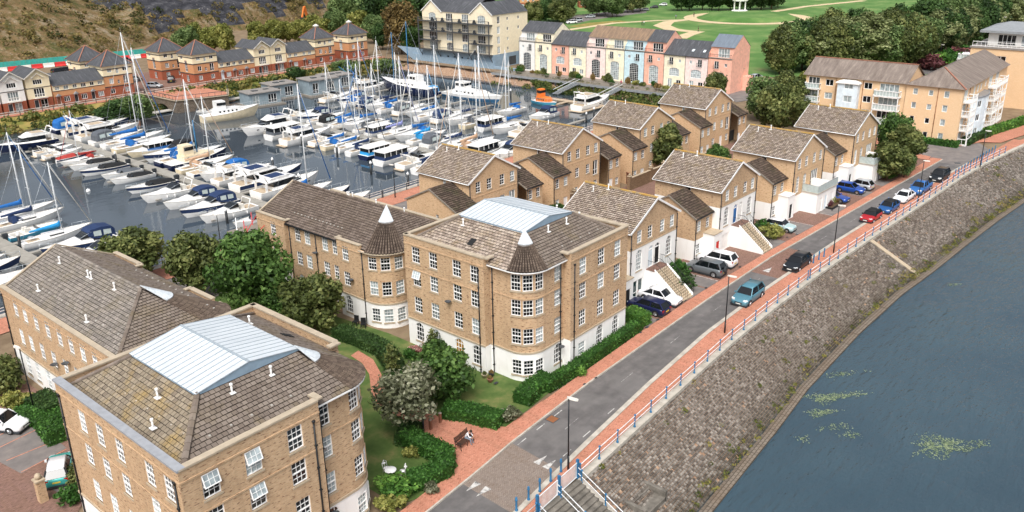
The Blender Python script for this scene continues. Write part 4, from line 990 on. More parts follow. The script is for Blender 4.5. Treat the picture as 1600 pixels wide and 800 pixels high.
# ------------------------------------------------------------------ forecourts, court, quay promenade, gardens (ground surfaces)
def sheet(name, pts, z, mat): mb = MB(); mb.face([(x,y,z) for x, y in pts]); return struct(name, mb, mat)
mb = MB(); strip(mb, paveL, K(45.), 64.2, 150, .02, 2.); struct('forecourt', mb, 'paving_brown')
for i, (a0, a1) in enumerate(((65.6,67.7),(74.6,77.6),(77.9,80.2),(93.5,97.0),(100.8,104.6),(110.4,114.6),(121.5,124.5),(128.5,131.5))):
    mb = MB(); strip(mb, lambda a: paveL(a)+.15, lambda a: 42.2 if i < 3 else 41.3 if i < 5 else 38.9, a0, a1, .028, 2.); struct('parking_bay', mb, 'asphalt_old')
mb = MB()
for a0 in (74.45,80.3,93.3,100.6,104.7,110.25,114.7): mb.obox((a0,paveL(a0)+.2,.03),(.1,0,0),(0,4.3,0),(0,0,.006))
struct('bay_lines', mb, 'line_white')
sheet('court_paving', [(60,53),(150,51),(150,66.5),(60,67.2)], .01, 'paving_brown')
sheet('promenade', [(-160,88.4),(174,88.4),(174,92.4),(-160,92.4)], .05, 'paving')
sheet('estate_road', [(36,79.6),(60,79.6),(66,84),(170,84),(170,88.4),(36,88.4)], .012, 'asphalt_old')
# ------------------------------------------------------------------ pastel waterside terrace (each house a thing)
def poly_wall(t, pts, mat, name='side_wall'):
    mb = MB(); p0 = np.array(pts[0]); 
    mb.face(pts, 0, [(float(np.hypot(p[0]-p0[0], p[1]-p0[1])), p[2]) for p in pts]); return mb.build(name, mat, t)
def rail_panel(t, pts, h=1.0, n=.14, mat='metal_dark', name='railing', r=.02):
    """balustrade: top and bottom rails with thin uprights, one part"""
    mb = MB()
    for a, b in zip(pts, pts[1:]):
        a = np.array(a, float); b = np.array(b, float); L = np.linalg.norm(b-a); k = max(1, int(L/n))
        mb.bar(a+[0,0,h], b+[0,0,h], r*2); mb.bar(a+[0,0,.1], b+[0,0,.1], r*1.6)
        for i in range(k+1): p = a+(b-a)*i/k; mb.bar(p, p+[0,0,h], r)
    return mb.build(name, mat, t)
TER = [('white','white',1,'A'),('cream','buttermilk',1,'A'),('salmon','salmon',0,'B'),('buttermilk yellow','buttermilk',0,'B'),('pink','pink',1,'A'),('buttermilk yellow','buttermilk',1,'A'),('sky blue','skyblue',1,'A'),('salmon','salmon',1,'A'),('buttermilk yellow','buttermilk',0,'B'),('pink','pink',0,'B'),('salmon','salmon',1,'B')]
TB = [153.1,147.4,141.5,135.65,130.,123.85,118.1,112.2,106.5,100.6,94.55,88.4]
TXT = ['white terraced house at the left end of the pastel waterside terrace','cream terraced house second from the left in the pastel terrace','low salmon terraced house third from the left in the pastel terrace','low yellow terraced house fourth from the left in the pastel terrace','pink terraced house with balcony, left of the middle of the pastel terrace','yellow terraced house with top balcony, left neighbour of the sky-blue house','sky-blue terraced house with tall arched window in the pastel terrace','salmon terraced house, right neighbour of the sky-blue house','low yellow terraced house, third from the right end of the terrace','low pink terraced house next to the end house of the terrace','salmon end house of the pastel terrace with blue-grey slate roof']
for i, (cn, cm, tall, ww) in enumerate(TER):
    t = thing('terraced_house', TXT[i], 'house', (183, TB[i], 0), R(-90), 'pastel waterside terrace'); w = TB[i]-TB[i+1]; FE = 8.05; D = 9.2
    m = w/2; flip = i % 2 if i < 8 else (i+1) % 2
    sx = (lambda x: w-x) if flip else (lambda x: x)
    ops = [W_(sx(1.5), 6.2, .75, .8, 'case', nc=2, nr=1, sill=False), W_(sx(3.9), 5.65, 1.15, 1.75, 'glazed', nc=2, glass='glass_dark', sill=False)]
    if ww == 'A': ops.append(W_(m, .3, 2.7, 4.7, 'segarch', nc=5, sill=False, glass='glass' if i % 3 else 'glass_dark'))
    else: ops += [W_(m, 2.9, 2.8, 2.0, 'segarch', nc=5, sill=False, glass='glass_pale'), W_(m-1.1, 0, 1.2, 2.2, 'glazed', nc=2, sill=False), W_(m+1.3, .8, 1.3, 1.2, 'case', nc=2, nr=1, sill=False)]
    wall(t, [(0,0),(w,0)], [(-.2,FE,cm)], ops, 1, depth=.18)
    rail_panel(t, [(sx(3.9)-.75,-.3,5.6),(sx(3.9)+.75,-.3,5.6)], .95, .16, 'darkgrey', 'juliet_railing', .03)
    sm = 'slate' if i not in (4,5,6,7,10) else ('slate_brown' if i in (4,5,6) else 'slate' if i == 7 else 'slate_blue')
    if tall:
        y1, ez, rz_, ry = 1.3, 10.6, 13.2, 5.0
        wall(t, [(0,y1),(w,y1)], [(FE,ez,cm)], [W_(w*.55, FE+.1, 2.9, 2.1, 'glazed', nc=4, sill=False)], 1)
        mb = MB(); mb.box(0,0,FE-.05,w,y1,FE+.02); mb.build('terrace_floor', 'concrete', t)
        rail_panel(t, [(.1,.05,FE),(w-.1,.05,FE)], .95, .2, 'darkgrey', 'balcony_railing', .035)
        slope(t, [(-.05,y1-.35,ez),(w+.05,y1-.35,ez),(w+.05,ry,rz_),(-.05,ry,rz_)], sm, tiles=False, under=sm, name='roof_slope')
        slope(t, [(-.05,D+.2,ez-.4),(w+.05,D+.2,ez-.4),(w+.05,ry,rz_),(-.05,ry,rz_)], sm, tiles=False, under=sm, name='roof_slope')
        prof = lambda x: [(x,0,-.2),(x,0,FE),(x,.25,FE+1.0),(x,y1,FE+2.),(x,y1,ez-.02),(x,ry,rz_-.05),(x,D,ez-.4),(x,D,-.2)]
    else:
        ez, rz_, ry = FE, 11.3, 4.7
        slope(t, [(-.05,-.25,ez-.05),(w+.05,-.25,ez-.05),(w+.05,ry,rz_),(-.05,ry,rz_)], sm, tiles=False, under=sm); slope(t, [(-.05,D+.2,ez),(w+.05,D+.2,ez),(w+.05,ry,rz_),(-.05,ry,rz_)], sm, tiles=False, under=sm)
        prof = lambda x: [(x,0,-.2),(x,0,ez-.02),(x,ry,rz_-.05),(x,D,ez),(x,D,-.2)]
        if i == 9:
            for x in (1.2,4.2): mb = MB(); mb.box(-.3,-.4,.02,.3,.4,.1); o = mb.build('roof_light', 'paleblue', t, loc=(x,1.6,ez+1.15)); o.rotation_euler = (R(33),0,0)
    for x, q in ((.01, i == 0), (w-.01, i == 10)):
        poly_wall(t, prof(x), cm)
    if i == 10:
        wall(t, [(w+.02,0),(w+.02,D)], [(-.2,7.9,cm)], [W_(1.2, 0, 1., 2.4, 'glazed', nc=2, sill=False), W_(6.6, 1., 1., 1.3, 'case', nc=2, nr=1), W_(6.8, 5.2, .8, 1., 'case', nc=1, nr=1)], 1)
        mb = MB(); mb.box(w+.02,6.2,0,w+1.6,8.6,3.4); mb.build('side_bay', cm, t)
    poly_wall(t, [(0,D,-.2),(w,D,-.2),(w,D,FE),(0,D,FE)], cm, 'rear_wall')
    mb = MB(); mb.tube([(.06,-.06,FE-.1),(.06,-.06,0)], .05, 5); mb.build('downpipe', 'metal_dark', t)
    if tall: mb = MB(); mb.tube([(0,-.06,FE-.04),(w,-.06,FE-.04)], .06, 5); mb.build('gutter', 'metal_dark', t)
    else: mb = MB(); mb.tube([(0,-.3,ez-.1),(w,-.3,ez-.1)], .07, 5); mb.build('gutter', 'metal_dark', t)

# ------------------------------------------------------------------ cream waterside apartment building on a blue-grey base
t = thing('apartment_building', 'large cream apartment building with dark steel balconies on a blue-grey base', 'apartment building', (180, 188.5, 0), R(-90)); CW = 28.2; D = 15.6
zc = [(0,3.8,'bluegrey'),(3.8,15.,'cream')]
ops = []
for fl in range(4):
    z = 3.95+fl*2.8
    for x, arch in ((4.2,fl == 3),(11.2,fl == 0),(17.6,fl == 0),(24.,fl == 3)):
        ops.append(W_(x, z, 2.9 if x in (4.2,24.) else 2.6, 2.25, 'segarch' if arch else 'glazed', nc=4, sill=False))
for x in (7.2,10.2,12.8,16.,18.4,21.4): ops.append(W_(x, 1.5, .8, .9, 'case', nc=1, nr=1, sill=False, glass='glass_dark', fmat='bluegrey'))
wall(t, [(0,0),(CW,0)], zc, ops, 1)
ops = [W_(2.6, 3.95+fl*2.8, 1.2, 2.0, 'glazed', nc=2, sill=False) for fl in range(4)]+[W_(6.6, 4.6+fl*2.8, .8, .9, 'case', nc=2, nr=1, sill=False) for fl in range(4)]+[W_(11.4, 10.2, .8, .9, 'case', nc=2, nr=1, sill=False), W_(11.4, 13., .8, .9, 'case', nc=2, nr=1, sill=False), W_(8.7, .1, 3.4, 2.6, 'garage', leaf='darkgrey', fmat='bluegrey')]
wall(t, [(CW,0),(CW,D)], zc, ops, 1); wall(t, [(0,D),(0,0)], zc, [], 1); wall(t, [(CW,D),(0,D)], zc, [], 1)
for x0, x1 in ((0,8.3),(19.9,CW)):
    xm = (x0+x1)/2; poly_wall(t, [(x0,-.02,15.),(x1,-.02,15.),(xm,-.02,18.1)], 'cream', 'gable_wall')
    for s, xe in ((0,x0-.25),(1,x1+.25)): slope(t, [(xe,-.3,14.9),(xe,D,14.9),(xm,D,18.2),(xm,-.3,18.2)], 'slate', tiles=False, under='slate')
    mb = MB()
    for xe in (x0-.25, x1+.25): mb.bar((xe,-.33,14.85),(xm,-.33,18.15),.07,.22)
    mb.build('bargeboard', 'frame', t)
slope(t, [(8.,-.2,15.),(20.2,-.2,15.),(20.2,D/2,19.4),(8.,D/2,19.4)], 'slate', tiles=False, under='slate'); slope(t, [(8.,D,15.),(20.2,D,15.),(20.2,D/2,19.4),(8.,D/2,19.4)], 'slate', tiles=False, under='slate')
for fl in range(4):
    z = 3.85+fl*2.8; mb = MB()
    if fl in (0,2,3): mb.box(-.3,-1.7,z-.14,CW+.1,-.02,z)
    else: mb.box(-.3,-1.7,z-.14,7.6,-.02,z); mb.box(20.2,-1.7,z-.14,CW+.1,-.02,z)
    mb.build('balcony_deck', 'darkgrey', t)
    for a, b in (((-.3,7.6),(20.2,CW)) if fl == 1 else ((-.3,CW),)): rail_panel(t, [(a,-1.68,z),(b,-1.68,z)], 1.0, .35, 'darkgrey', 'balcony_railing', .04)
    for x in ((5.1,9.3,16.2,22.) if fl > 1 else (5.1,22.)):
        mb = MB(); mb.box(x,-1.6,z,x+1.2,-1.2,z+.55); mb.lathe([(.2,.5),(.45,.8),(.3,1.1),(.05,1.2)], 7, 0, True, (x+.5,-1.4,z)); mb.build('balcony_planter', 'charcoal', t)
for x in (-.25,7.55,14.,20.3,28.2):
    mb = MB(); mb.box(x-.12,-1.75,3.7,x+.12,-1.5,13.2); mb.build('balcony_post', 'darkgrey', t); mb = MB(); mb.bar((x,-1.6,3.7),(x,-.02,1.4),.16); mb.build('bracket', 'darkgrey', t); mb = MB(); mb.box(x-.1,-.14,-1,x+.1,-.02,3.7); mb.build('pilaster', 'bluegrey', t)
mb = MB(); mb.box(-5.,-.3,-2.2,CW+.4,.4,1.9); mb.box(CW+.4,-.3,-2.2,CW+9,.4,.8); mb.face([(-12,-.02,3.6),(-.0,-.02,3.6),(-.0,-.02,0),(-5,-.02,0)]); mb.face([(-12,.3,3.6),(-.0,.3,3.6),(0,.3,0),(-5,.3,0)]); mb.face([(-12,-.02,3.6),(0,-.02,3.6),(0,.3,3.6),(-12,.3,3.6)]); mb.build('retaining_base', 'bluegrey', t)

# ------------------------------------------------------------------ brick and render houses on the far bank
RB = 209.
def pyramid(t, w, d, ze, zr, o=.45):
    c = (w/2,d/2,zr); q = [(-o,-o,ze),(w+o,-o,ze),(w+o,d+o,ze),(-o,d+o,ze)]
    for i in range(4): slope(t, [q[i],q[(i+1)%4],c], 'slate', tiles=False, under='slate')
    for i in range(4): mb = MB(); mb.bar(np.add(q[i],(0,0,.06)), np.add(c,(0,0,.06)), .2, .12); mb.build('hip_tiles', 'terracotta', t)
plain('terracotta', '#a2705c', .8)
def tower_house(a, b, label, finial=False, w=7.2):
    t = thing('tower_house', label, 'house', (a, b, 0), 0, 'far bank houses')
    zn = [(-.2,2.5,'brick_red'),(2.5,5.1,'brick_orange'),(5.1,7.6,'cream_warm')]
    f = [W_(1.8, .8, 1.1, 1.2, 'case', nc=2, nr=1, sill=False), W_(5.4, .8, 1.1, 1.2, 'case', nc=2, nr=1, sill=False), W_(1.8, 3.2, 1.1, 1.3, 'case', nc=2, nr=1, sill=False), W_(5.4, 2.9, 1.2, 2., 'glazed', nc=2, sill=False), W_(3.6, 3.1, .6, .9, 'arch', nc=2, sill=False), W_(1.7, 6., 1.1, 1., 'case', nc=2, nr=1, sill=False), W_(3.6, 5.6, .7, 1.1, 'arch', nc=2, sill=False), W_(5.5, 6., 1.1, 1., 'case', nc=2, nr=1, sill=False)]
    wall(t, [(0,0),(w,0)], zn, f, 1); wall(t, [(0,w),(0,0)], zn, [W_(3.6, 2.9, 1.3, 3.0, 'arch', nc=2, sill=False), W_(3.8, .3, 1.3, 1.7, 'glazed', nc=2, sill=False), W_(1.6, 6., 1.0, 1., 'case', nc=2, nr=1, sill=False)], 1)
    wall(t, [(w,0),(w,w)], zn, [], 1); wall(t, [(w,w),(0,w)], zn, [], 1)
    for z in (2.5,5.1,6.75): mb = MB(); band(mb, [(0,w),(0,0),(w,0),(w,w)], z-.1, z+.12, .07, 1); mb.build('string_course', 'slate_band', t)
    pyramid(t, w, w, 7.6, 11.)
    if finial: mb = MB(); mb.lathe([(.75,-.9),(.75,-.2),(.95,-.1),(.95,.1),(.5,.35),(.1,.6)], 8, 0, True, (w/2,w/2,11.)); mb.build('cupola', 'dirty_white', t)
    return t
plain('cream_warm', '#efe2c0', .8, var=.06); plain('slate_band', '#4a4442', .8)
def row_house(a, b, w, label, door, k):
    t = thing('terraced_house', label, 'house', (a, b, 0), 0, 'far bank houses')
    zn = [(-.2,2.1,'brick_red'),(2.1,3.3,'brick_orange'),(3.3,4.7,'cream_warm')]
    wall(t, [(0,0),(w,0)], zn, [W_(1.0, 0, .9, 2.0, 'door', leaf=door), W_(2.9, .6, 1.4, 1.25, 'case', nc=3, nr=1, sill=False), W_(1.1, 3.5, 1.0, .9, 'case', nc=2, nr=1, sill=False), W_(3.1, 3.45, 1.2, .95, 'case', nc=3 if k else 2, nr=1, sill=False)], 1)
    for x in (.005, w-.005): poly_wall(t, [(x,0,-.2),(x,0,4.7),(x,3.6,7.1),(x,7.2,4.7),(x,7.2,-.2)], 'brick_orange')
    slope(t, [(-.02,-.3,4.6),(w+.02,-.3,4.6),(w+.02,3.6,7.2),(-.02,3.6,7.2)], 'slate', tiles=False, under='slate'); slope(t, [(-.02,7.5,4.6),(w+.02,7.5,4.6),(w+.02,3.6,7.2),(-.02,3.6,7.2)], 'slate', tiles=False, under='slate')
    mb = MB(); mb.face([(.4,-.6,2.15),(1.0,-.6,2.7),(1.0,0,2.7),(.4,0,2.15)]); mb.face([(1.6,-.6,2.15),(1.0,-.6,2.7),(1.0,0,2.7),(1.6,0,2.15)]); mb.face([(.4,-.58,2.15),(1.6,-.58,2.15),(1.0,-.58,2.7)]); mb.build('porch_hood', 'grey', t)
    mb = MB(); band(mb, [(0,0),(w,0)], 3.24, 3.38, .05, 1); mb.build('string_course', 'slate_band', t)
    return t
def gable_house(a, b, w, label, col):
    t = thing('gabled_house', label, 'house', (a, b, 0), 0, 'far bank houses')
    zn = [(-.2,2.3,'brick_red'),(2.3,7.2,col)]; m = w/2
    wall(t, [(0,0),(w,0)], zn, [W_(m-1.0, 0, 1., 2.0, 'door', leaf='charcoal'), W_(m+.7, .0, 1.5, 2.0, 'glazed', nc=2, sill=False), W_(m, 2.6, 2.3, 2.0, 'glazed', nc=4, sill=False), W_(m, 5.5, 2.0, 1.1, 'case', nc=4, nr=1, sill=False)], 1)
    for x, q in ((.005,[(0,9),(0,0)]),(w-.005,[(w,0),(w,9)])): wall(t, q, zn, [], 1)
    poly_wall(t, [(0,0,7.2),(w,0,7.2),(m,0,9.)], col, 'gable_wall'); poly_wall(t, [(w,9,-.2),(0,9,-.2),(0,9,7.2),(m,9,9.),(w,9,7.2)], col, 'rear_wall')
    for s, xe in ((0,-.3),(1,w+.3)): slope(t, [(xe,-.5,7.1),(xe,9.2,7.1),(m,9.2,9.15),(m,-.5,9.15)], 'slate', tiles=False, under='slate')
    mb = MB()
    for xe in (-.3, w+.3): mb.bar((xe,-.53,7.05),(m,-.53,9.1),.06,.22)
    mb.bar((m-1.4,-.2,6.9),(m,-.2,8.),.3,.12); mb.bar((m+1.4,-.2,6.9),(m,-.2,8.),.3,.12); mb.build('bargeboard', 'dirty_white', t)
    mb = MB(); band(mb, [(0,4),(0,0),(w,0)], 4.7, 4.84, .05, 1); mb.build('string_course', 'slate_band', t)
    mb = MB(); mb.box(m-1.4,-.9,2.35,m+1.4,0,2.5); mb.build('balcony_deck', 'dirty_white', t); rail_panel(t, [(m-1.35,-.85,2.5),(m+1.35,-.85,2.5)], .9, .2, 'dirty_white', 'balcony_railing', .03)
gable_house(62.4, RB-.3, 5.2, 'white gabled house cut by the left edge of the far bank row', 'white')
gable_house(68.0, RB-.3, 5.0, 'white gabled house with balcony, at the left end of the far bank row', 'white')
gable_house(73.6, RB, 5.3, 'cream gabled house with balcony in the far bank row, left part', 'cream_warm')
for i in range(3): row_house(79.2+i*4.05, RB, 4.05, ['low terraced brick house beside the left cream gabled house on the far bank','low terraced brick house in the middle of the left far-bank terrace','low terraced brick house beside the left brick tower house'][i], ['wood_brown','charcoal','charcoal'][i], i)
tower_house(91.4, RB, 'brick and cream tower house with pyramid roof left of the paved quay')
tower_house(92.2, RB+14, 'cream tower house with pyramid roof behind another tower, far left bank')
tower_house(113.0, RB+13, 'tall plain brick tower house behind the paved quay, next to the mast tops')
tower_house(115.2, RB, 'brick and cream tower house with pyramid roof right of the paved quay')
for i in range(3): row_house(122.5+i*3.75, RB, 3.75, ['low terraced brick house beside the tower right of the paved quay','low terraced brick house in the middle of the centre far-bank terrace','low terraced brick house beside the centre gabled houses'][i], ['paleblue','wood_brown','wood_brown'][i], i)
gable_house(133.9, RB, 5.2, 'white gabled house of the centre pair on the far bank, left one', 'cream_warm')
gable_house(139.3, RB, 5.2, 'cream gabled house of the centre pair on the far bank, right one', 'cream_warm')
for i in range(2): row_house(144.7+i*5., RB, 5., ['low terraced brick house right of the centre gabled pair on the far bank','low terraced brick house left of the tower with a white cupola'][i], ['wood_brown','wood_brown'][i], i)
tower_house(155., RB, 'tower house with white cupola on the far bank, left of two', True, 7.0)
tower_house(167.6, RB, 'tower house with white cupola on the far bank, right of two', True, 7.4)

# ------------------------------------------------------------------ flats at the upper right
def balcony_stack(t, x0, x1, y, floors, proj=1.5):
    for z in floors:
        mb = MB(); mb.box(x0-.1,y-proj,z-.14,x1+.1,y,z); mb.build('balcony_slab', 'white', t)
        rail_panel(t, [(x0,y-.05,z),(x0,y-proj+.04,z),(x1,y-proj+.04,z),(x1,y-.05,z)], 1.05, .55, 'frame', 'balcony_railing', .06)
        mb = MB(); mb.box(x0+.05,y-proj+.06,z+.12,x1-.05,y-proj+.09,z+.95); mb.build('balcony_glass', 'clear_panel', t)
    mb = MB(); mb.box(x0-.04,y-proj,0,x0+.1,y-proj+.14,floors[-1]+.3); mb.build('balcony_post', 'frame', t); mb = MB(); mb.box(x1-.1,y-proj,0,x1+.04,y-proj+.14,floors[-1]+.3); mb.build('balcony_post', 'frame', t)
FZ = [.15, 2.65, 5.15, 7.65]; FE = 10.2
t = thing('block_of_flats', 'four-storey peach brick flats with white bay and balconies, left wing at upper right', 'flats', (161, 62, 0), R(-90)); w, D = 18.5, 10.
zn = [(-.2,FE,'brick_flat')]; ops = []
for z in FZ: ops += [W_(1.6, z, 2.2, 2.1, 'glazed', nc=3, sill=False), W_(4.6, z+.7, 1.5, 1.2, 'case', nc=2, nr=1, sill=False), W_(11.8, z+.8, 1.5, 1.2, 'case', nc=2, nr=1, sill=False), W_(15.6, z, 3.4, 2.1, 'glazed', nc=4, sill=False)]
wall(t, [(0,0),(w,0)], zn, ops, 1); wall(t, [(w,0),(w,D)], zn, [], 1); wall(t, [(0,D),(0,0)], zn, [], 1); wall(t, [(w,D),(0,D)], zn, [], 1)
wall(t, [(6.6,-.02),(6.6,-1.3)], [(-.2,9.3,'paleblue')], [], 1); wall(t, [(6.6,-1.3),(10.4,-1.3)], [(-.2,9.3,'paleblue')], [W_(2.1, z+.7, 1.6, 1.2, 'case', nc=2, nr=1, sill=False) for z in FZ], 1); wall(t, [(10.4,-1.3),(10.4,-.02)], [(-.2,9.3,'paleblue')], [], 1)
mb = MB(); mb.box(6.3,-1.6,9.3,10.7,0,9.5); mb.face([(6.3,-1.6,9.5),(10.7,-1.6,9.5),(9.6,0,9.95),(7.4,0,9.95)]); mb.face([(6.3,-1.6,9.5),(7.4,0,9.95),(6.3,0,9.5)]); mb.face([(10.7,-1.6,9.5),(10.7,0,9.5),(9.6,0,9.95)]); mb.build('bay_roof', 'white', t)
for s, ye in ((0,-.5),(1,D+.5)): slope(t, [(-.5,ye,FE-.05),(w+.3,ye,FE-.05),(w+.3,D/2,12.9),(-.5,D/2,12.9)], 'tile_far', tiles=False, under='tile_far')
for x in (.0, w): poly_wall(t, [(x,0,FE),(x,D,FE),(x,D/2,12.85)], 'brick_flat', 'gable_wall')
mb = MB(); mb.bar((-.5,D/2,12.95),(w+.3,D/2,12.95),.25,.12); mb.build('ridge_tiles', 'terracotta', t)
balcony_stack(t, 13.4, 17.8, -.02, FZ[1:], 1.6); balcony_stack(t, .2, 3., -.02, FZ[1:], 1.)
for x in (5.9, 10.9): pipe(t, [(x,-.06,FE-.2),(x,-.06,0)], mat='rust', hopper=False)
t = thing('block_of_flats', 'peach brick corner flats with hipped roof and curved white bay, upper right', 'flats', (161, 43.4, 0), R(-90)); w, D = 9.4, 34.
ops = []
for z in FZ: ops += [W_(1.6, z+.8, .8, 1.1, 'case', nc=1, nr=1, sill=False), W_(4.2, z+.8, .8, 1.0, 'case', nc=1, nr=1, sill=False), W_(6.8, z+.7, .85, 1.2, 'case', nc=1, nr=1, sill=False)]
wall(t, [(0,-.3),(w,-.3)], zn, ops, 1); ops = []
for z in FZ:
    ops += [W_(2.2, z, 2.6, 2.1, 'glazed', nc=4, sill=False), W_(5.0, z+.6, 1., 1.2, 'case', nc=2, nr=1, sill=False), W_(16.6, z+.6, 1.2, 1.2, 'case', nc=2, nr=1, sill=False), W_(20.5, z, 3., 2.1, 'glazed', nc=4, sill=False), W_(26, z, 3., 2.1, 'glazed', nc=4, sill=False)]
    if z > 7: ops += [W_(8.2, z, 1.3, 2., 'glazed', nc=2, sill=False), W_(10.8, z+.5, 1.2, 1.2, 'case', nc=2, nr=1, sill=False), W_(13.2, z+.5, 1.2, 1.2, 'case', nc=2, nr=1, sill=False)]
wall(t, [(w,-.3),(w,D)], zn, ops, 1); wall(t, [(w,D),(0,D)], zn, [], 1)
bay = [(w,6.4),(w+1.0,6.8),(w+1.5,8.6),(w+1.75,10.8),(w+1.5,13.),(w+1.0,14.8),(w,15.2)]
wall(t, bay, [(-.2,7.7,'paleblue')], [W_(2., z+.7, 1.3, 1.2, 'case', nc=2, nr=1, sill=False) for z in FZ[:3]]+[W_(6.4, z, 3.2, 2.1, 'glazed', nc=4, sill=False, glass='glass_dark') for z in FZ[:3]], 1)
mb = MB(); mb.face([(*p,7.72) for p in bay]); mb.build('bay_roof', 'asphalt_roof', t); mb = MB(); band(mb, bay, 7.6, 7.85, .15, 1); mb.build('bay_coping', 'grey', t)
hz = 12.9; o = .5
slope(t, [(-.2,-o-.3,FE-.05),(w+o,-o-.3,FE-.05),(w/2,4.5,hz)], 'tile_far', tiles=False, under='tile_far'); slope(t, [(w+o,-o-.3,FE-.05),(w+o,D,FE-.05),(w/2,D,hz),(w/2,4.5,hz)], 'tile_far', tiles=False, under='tile_far'); slope(t, [(-.2,D,FE-.05),(-.2,-o-.3,FE-.05),(w/2,4.5,hz),(w/2,D,hz)], 'tile_far', tiles=False, under='tile_far')
mb = MB(); mb.bar((w+o,-o-.3,FE),(w/2,4.5,hz+.05),.25,.12); mb.build('hip_tiles', 'terracotta', t)
for i, (x0, x1) in enumerate(((.7,3.9),(18.8,22.4),(24.4,28))):
    for z in FZ:
        mb = MB(); mb.box(w,x0,z-.14,w+1.5,x1,z); mb.build('balcony_slab', 'white', t); rail_panel(t, [(w+.05,x0,z),(w+1.46,x0,z),(w+1.46,x1,z),(w+.05,x1,z)], 1.05, .5, 'frame', 'balcony_railing', .06)
    for y in (x0, x1): mb = MB(); mb.box(w+1.38,y-.07,0,w+1.52,y+.07,9.); mb.build('balcony_post', 'frame', t)
pipe(t, [(5.4,-.36,FE-.2),(5.4,-.36,0)], mat='rust', hopper=False); pipe(t, [(w+.06,4.2,FE-.2),(w+.06,4.2,0)], mat='rust', hopper=False)
t = thing('block_of_flats', 'peach flats with flat roof and white penthouse at the upper right corner', 'flats', (203, 43, 0), R(-90))
wall(t, [(0,0),(16,0)], [(-.2,12,'brick_flat')], [W_(6., 9.3, 2., 1.3, 'case', nc=2, nr=1, sill=False), W_(6., 6.6, 2., 1.3, 'case', nc=2, nr=1, sill=False)], 1); wall(t, [(0,20),(0,0)], [(-.2,12,'brick_flat')], [], 1); wall(t, [(16,0),(16,20)], [(-.2,12,'brick_flat')], [], 1)
mb = MB(); mb.box(-.2,-.2,12,16.2,20,12.35); mb.build('roof_slab', 'asphalt_roof', t)
wall(t, [(2.4,3.2),(16,3.2)], [(12.3,15.1,'white')], [W_(3.6, 12.5, 3.4, 2.2, 'glazed', nc=4, sill=False), W_(8., 12.5, 3.4, 2.2, 'glazed', nc=4, sill=False)], 1); wall(t, [(2.4,16),(2.4,3.2)], [(12.3,15.1,'white')], [], 1)
mb = MB(); mb.box(.9,1.6,15.1,18,17,15.55); mb.face([(.9,1.6,15.56),(18,1.6,15.56),(14,9,17),(5,9,17)]); mb.face([(.9,1.6,15.56),(5,9,17),(.9,17,15.56)]); mb.face([(18,1.6,15.56),(18,17,15.56),(14,9,17)]); mb.build('penthouse_roof', 'grey', t)
rail_panel(t, [(.2,.1,12.35),(16,.1,12.35)], 1., .8, 'frame', 'roof_railing', .05)
balcony_stack(t, -2.6, -.3, 3., [9.2], 1.6)
# ------------------------------------------------------------------ foliage tools
def leaves(name, cen, nor, size, c, mat, jit=.5, seed=0, aspect=1.5):
    """many small leaf-sized quads at the given places -> one mesh"""
    g = np.random.default_rng(seed); n = len(cen)
    nr = nor+g.normal(0, jit, (n,3)); nr /= np.linalg.norm(nr, axis=1)[:,None]+1e-9
    t = g.normal(0, 1, (n,3)); t -= nr*(t*nr).sum(1)[:,None]; t /= np.linalg.norm(t, axis=1)[:,None]+1e-9; b = np.cross(nr, t)
    s = (size*g.uniform(.6, 1.4, n))[:,None]; 
    v = np.stack([cen-t*s*aspect/2, cen-b*s/2-t*s*.1, cen+t*s*aspect/2+nr*s*.25, cen+b*s/2-t*s*.1], 1).reshape(-1,3)
    me = bpy.data.meshes.new(name); me.vertices.add(4*n); me.vertices.foreach_set('co', v.astype(np.float32).ravel())
    me.loops.add(4*n); me.loops.foreach_set('vertex_index', np.arange(4*n, dtype=np.int32)); me.polygons.add(n); me.polygons.foreach_set('loop_start', np.arange(0, 4*n, 4, dtype=np.int32))
    me.materials.append(M(mat)); at = me.attributes.new('rnd', 'FLOAT', 'FACE'); at.data.foreach_set('value', np.clip(c, 0, 1).astype(np.float32)); me.update(); me.validate()
    return me
def blob_pts(g, lobes, n, shell=.55):
    """points through the lobes' volume, denser towards their outsides; per-lobe tint"""
    vol = np.array([l[3]*l[4]*l[5] for l in lobes])**.75; k = g.choice(len(lobes), n, p=vol/vol.sum()); L = np.array(lobes)[k]
    d = g.normal(0, 1, (n,3)); d /= np.linalg.norm(d, axis=1)[:,None]
    r = g.uniform(shell**3, 1, n)**(1/3); p = L[:,:3]+d*r[:,None]*L[:,3:6]; tint = g.uniform(-.22,.22,len(lobes))[k]
    nn = d/L[:,3:6]; nn /= np.linalg.norm(nn, axis=1)[:,None]
    return p, nn, tint
def make_crown(name, mat, h0, h1, rad, n, size, seed, nl=14, shape='round', shell=.55):
    g = np.random.default_rng(seed); H = h1-h0; lobes = []
    nl = int(nl*1.6)
    for i in range(nl):
        u = (i+.5)/nl; z = h0+H*(.12+.76*u); th = i*2.399+g.uniform(-.4,.4)
        pr = {'round': math.sqrt(max(.05, 1-(2*u-1)**2)), 'cone': (1-u)*.95+.12, 'egg': math.sin(math.pi*min(.98, .18+.8*u))**.8, 'spread': .55+.45*math.sin(math.pi*u)}[shape]
        rr_ = rad*pr*g.uniform(.35,.78); lr = rad*g.uniform(.18,.42)*(.6+.5*pr)
        lobes.append((rr_*math.cos(th), rr_*math.sin(th), z, lr, lr, lr*g.uniform(.6,.85)*min(1.3, H/(2*rad)+.3)))
    lobes.append((0, 0, h0+H*.5, rad*.45, rad*.45, H*.35))
    p, nn, ti = blob_pts(g, lobes, n, shell); c = .48+ti*1.3+g.normal(0,.2,n)
    k = g.random(n) < .14; p[k] += nn[k]*g.uniform(.0,.28,(int(k.sum()),1))*rad*.45
    return leaves(name, p, nn, size, c, mat, .55, seed), lobes
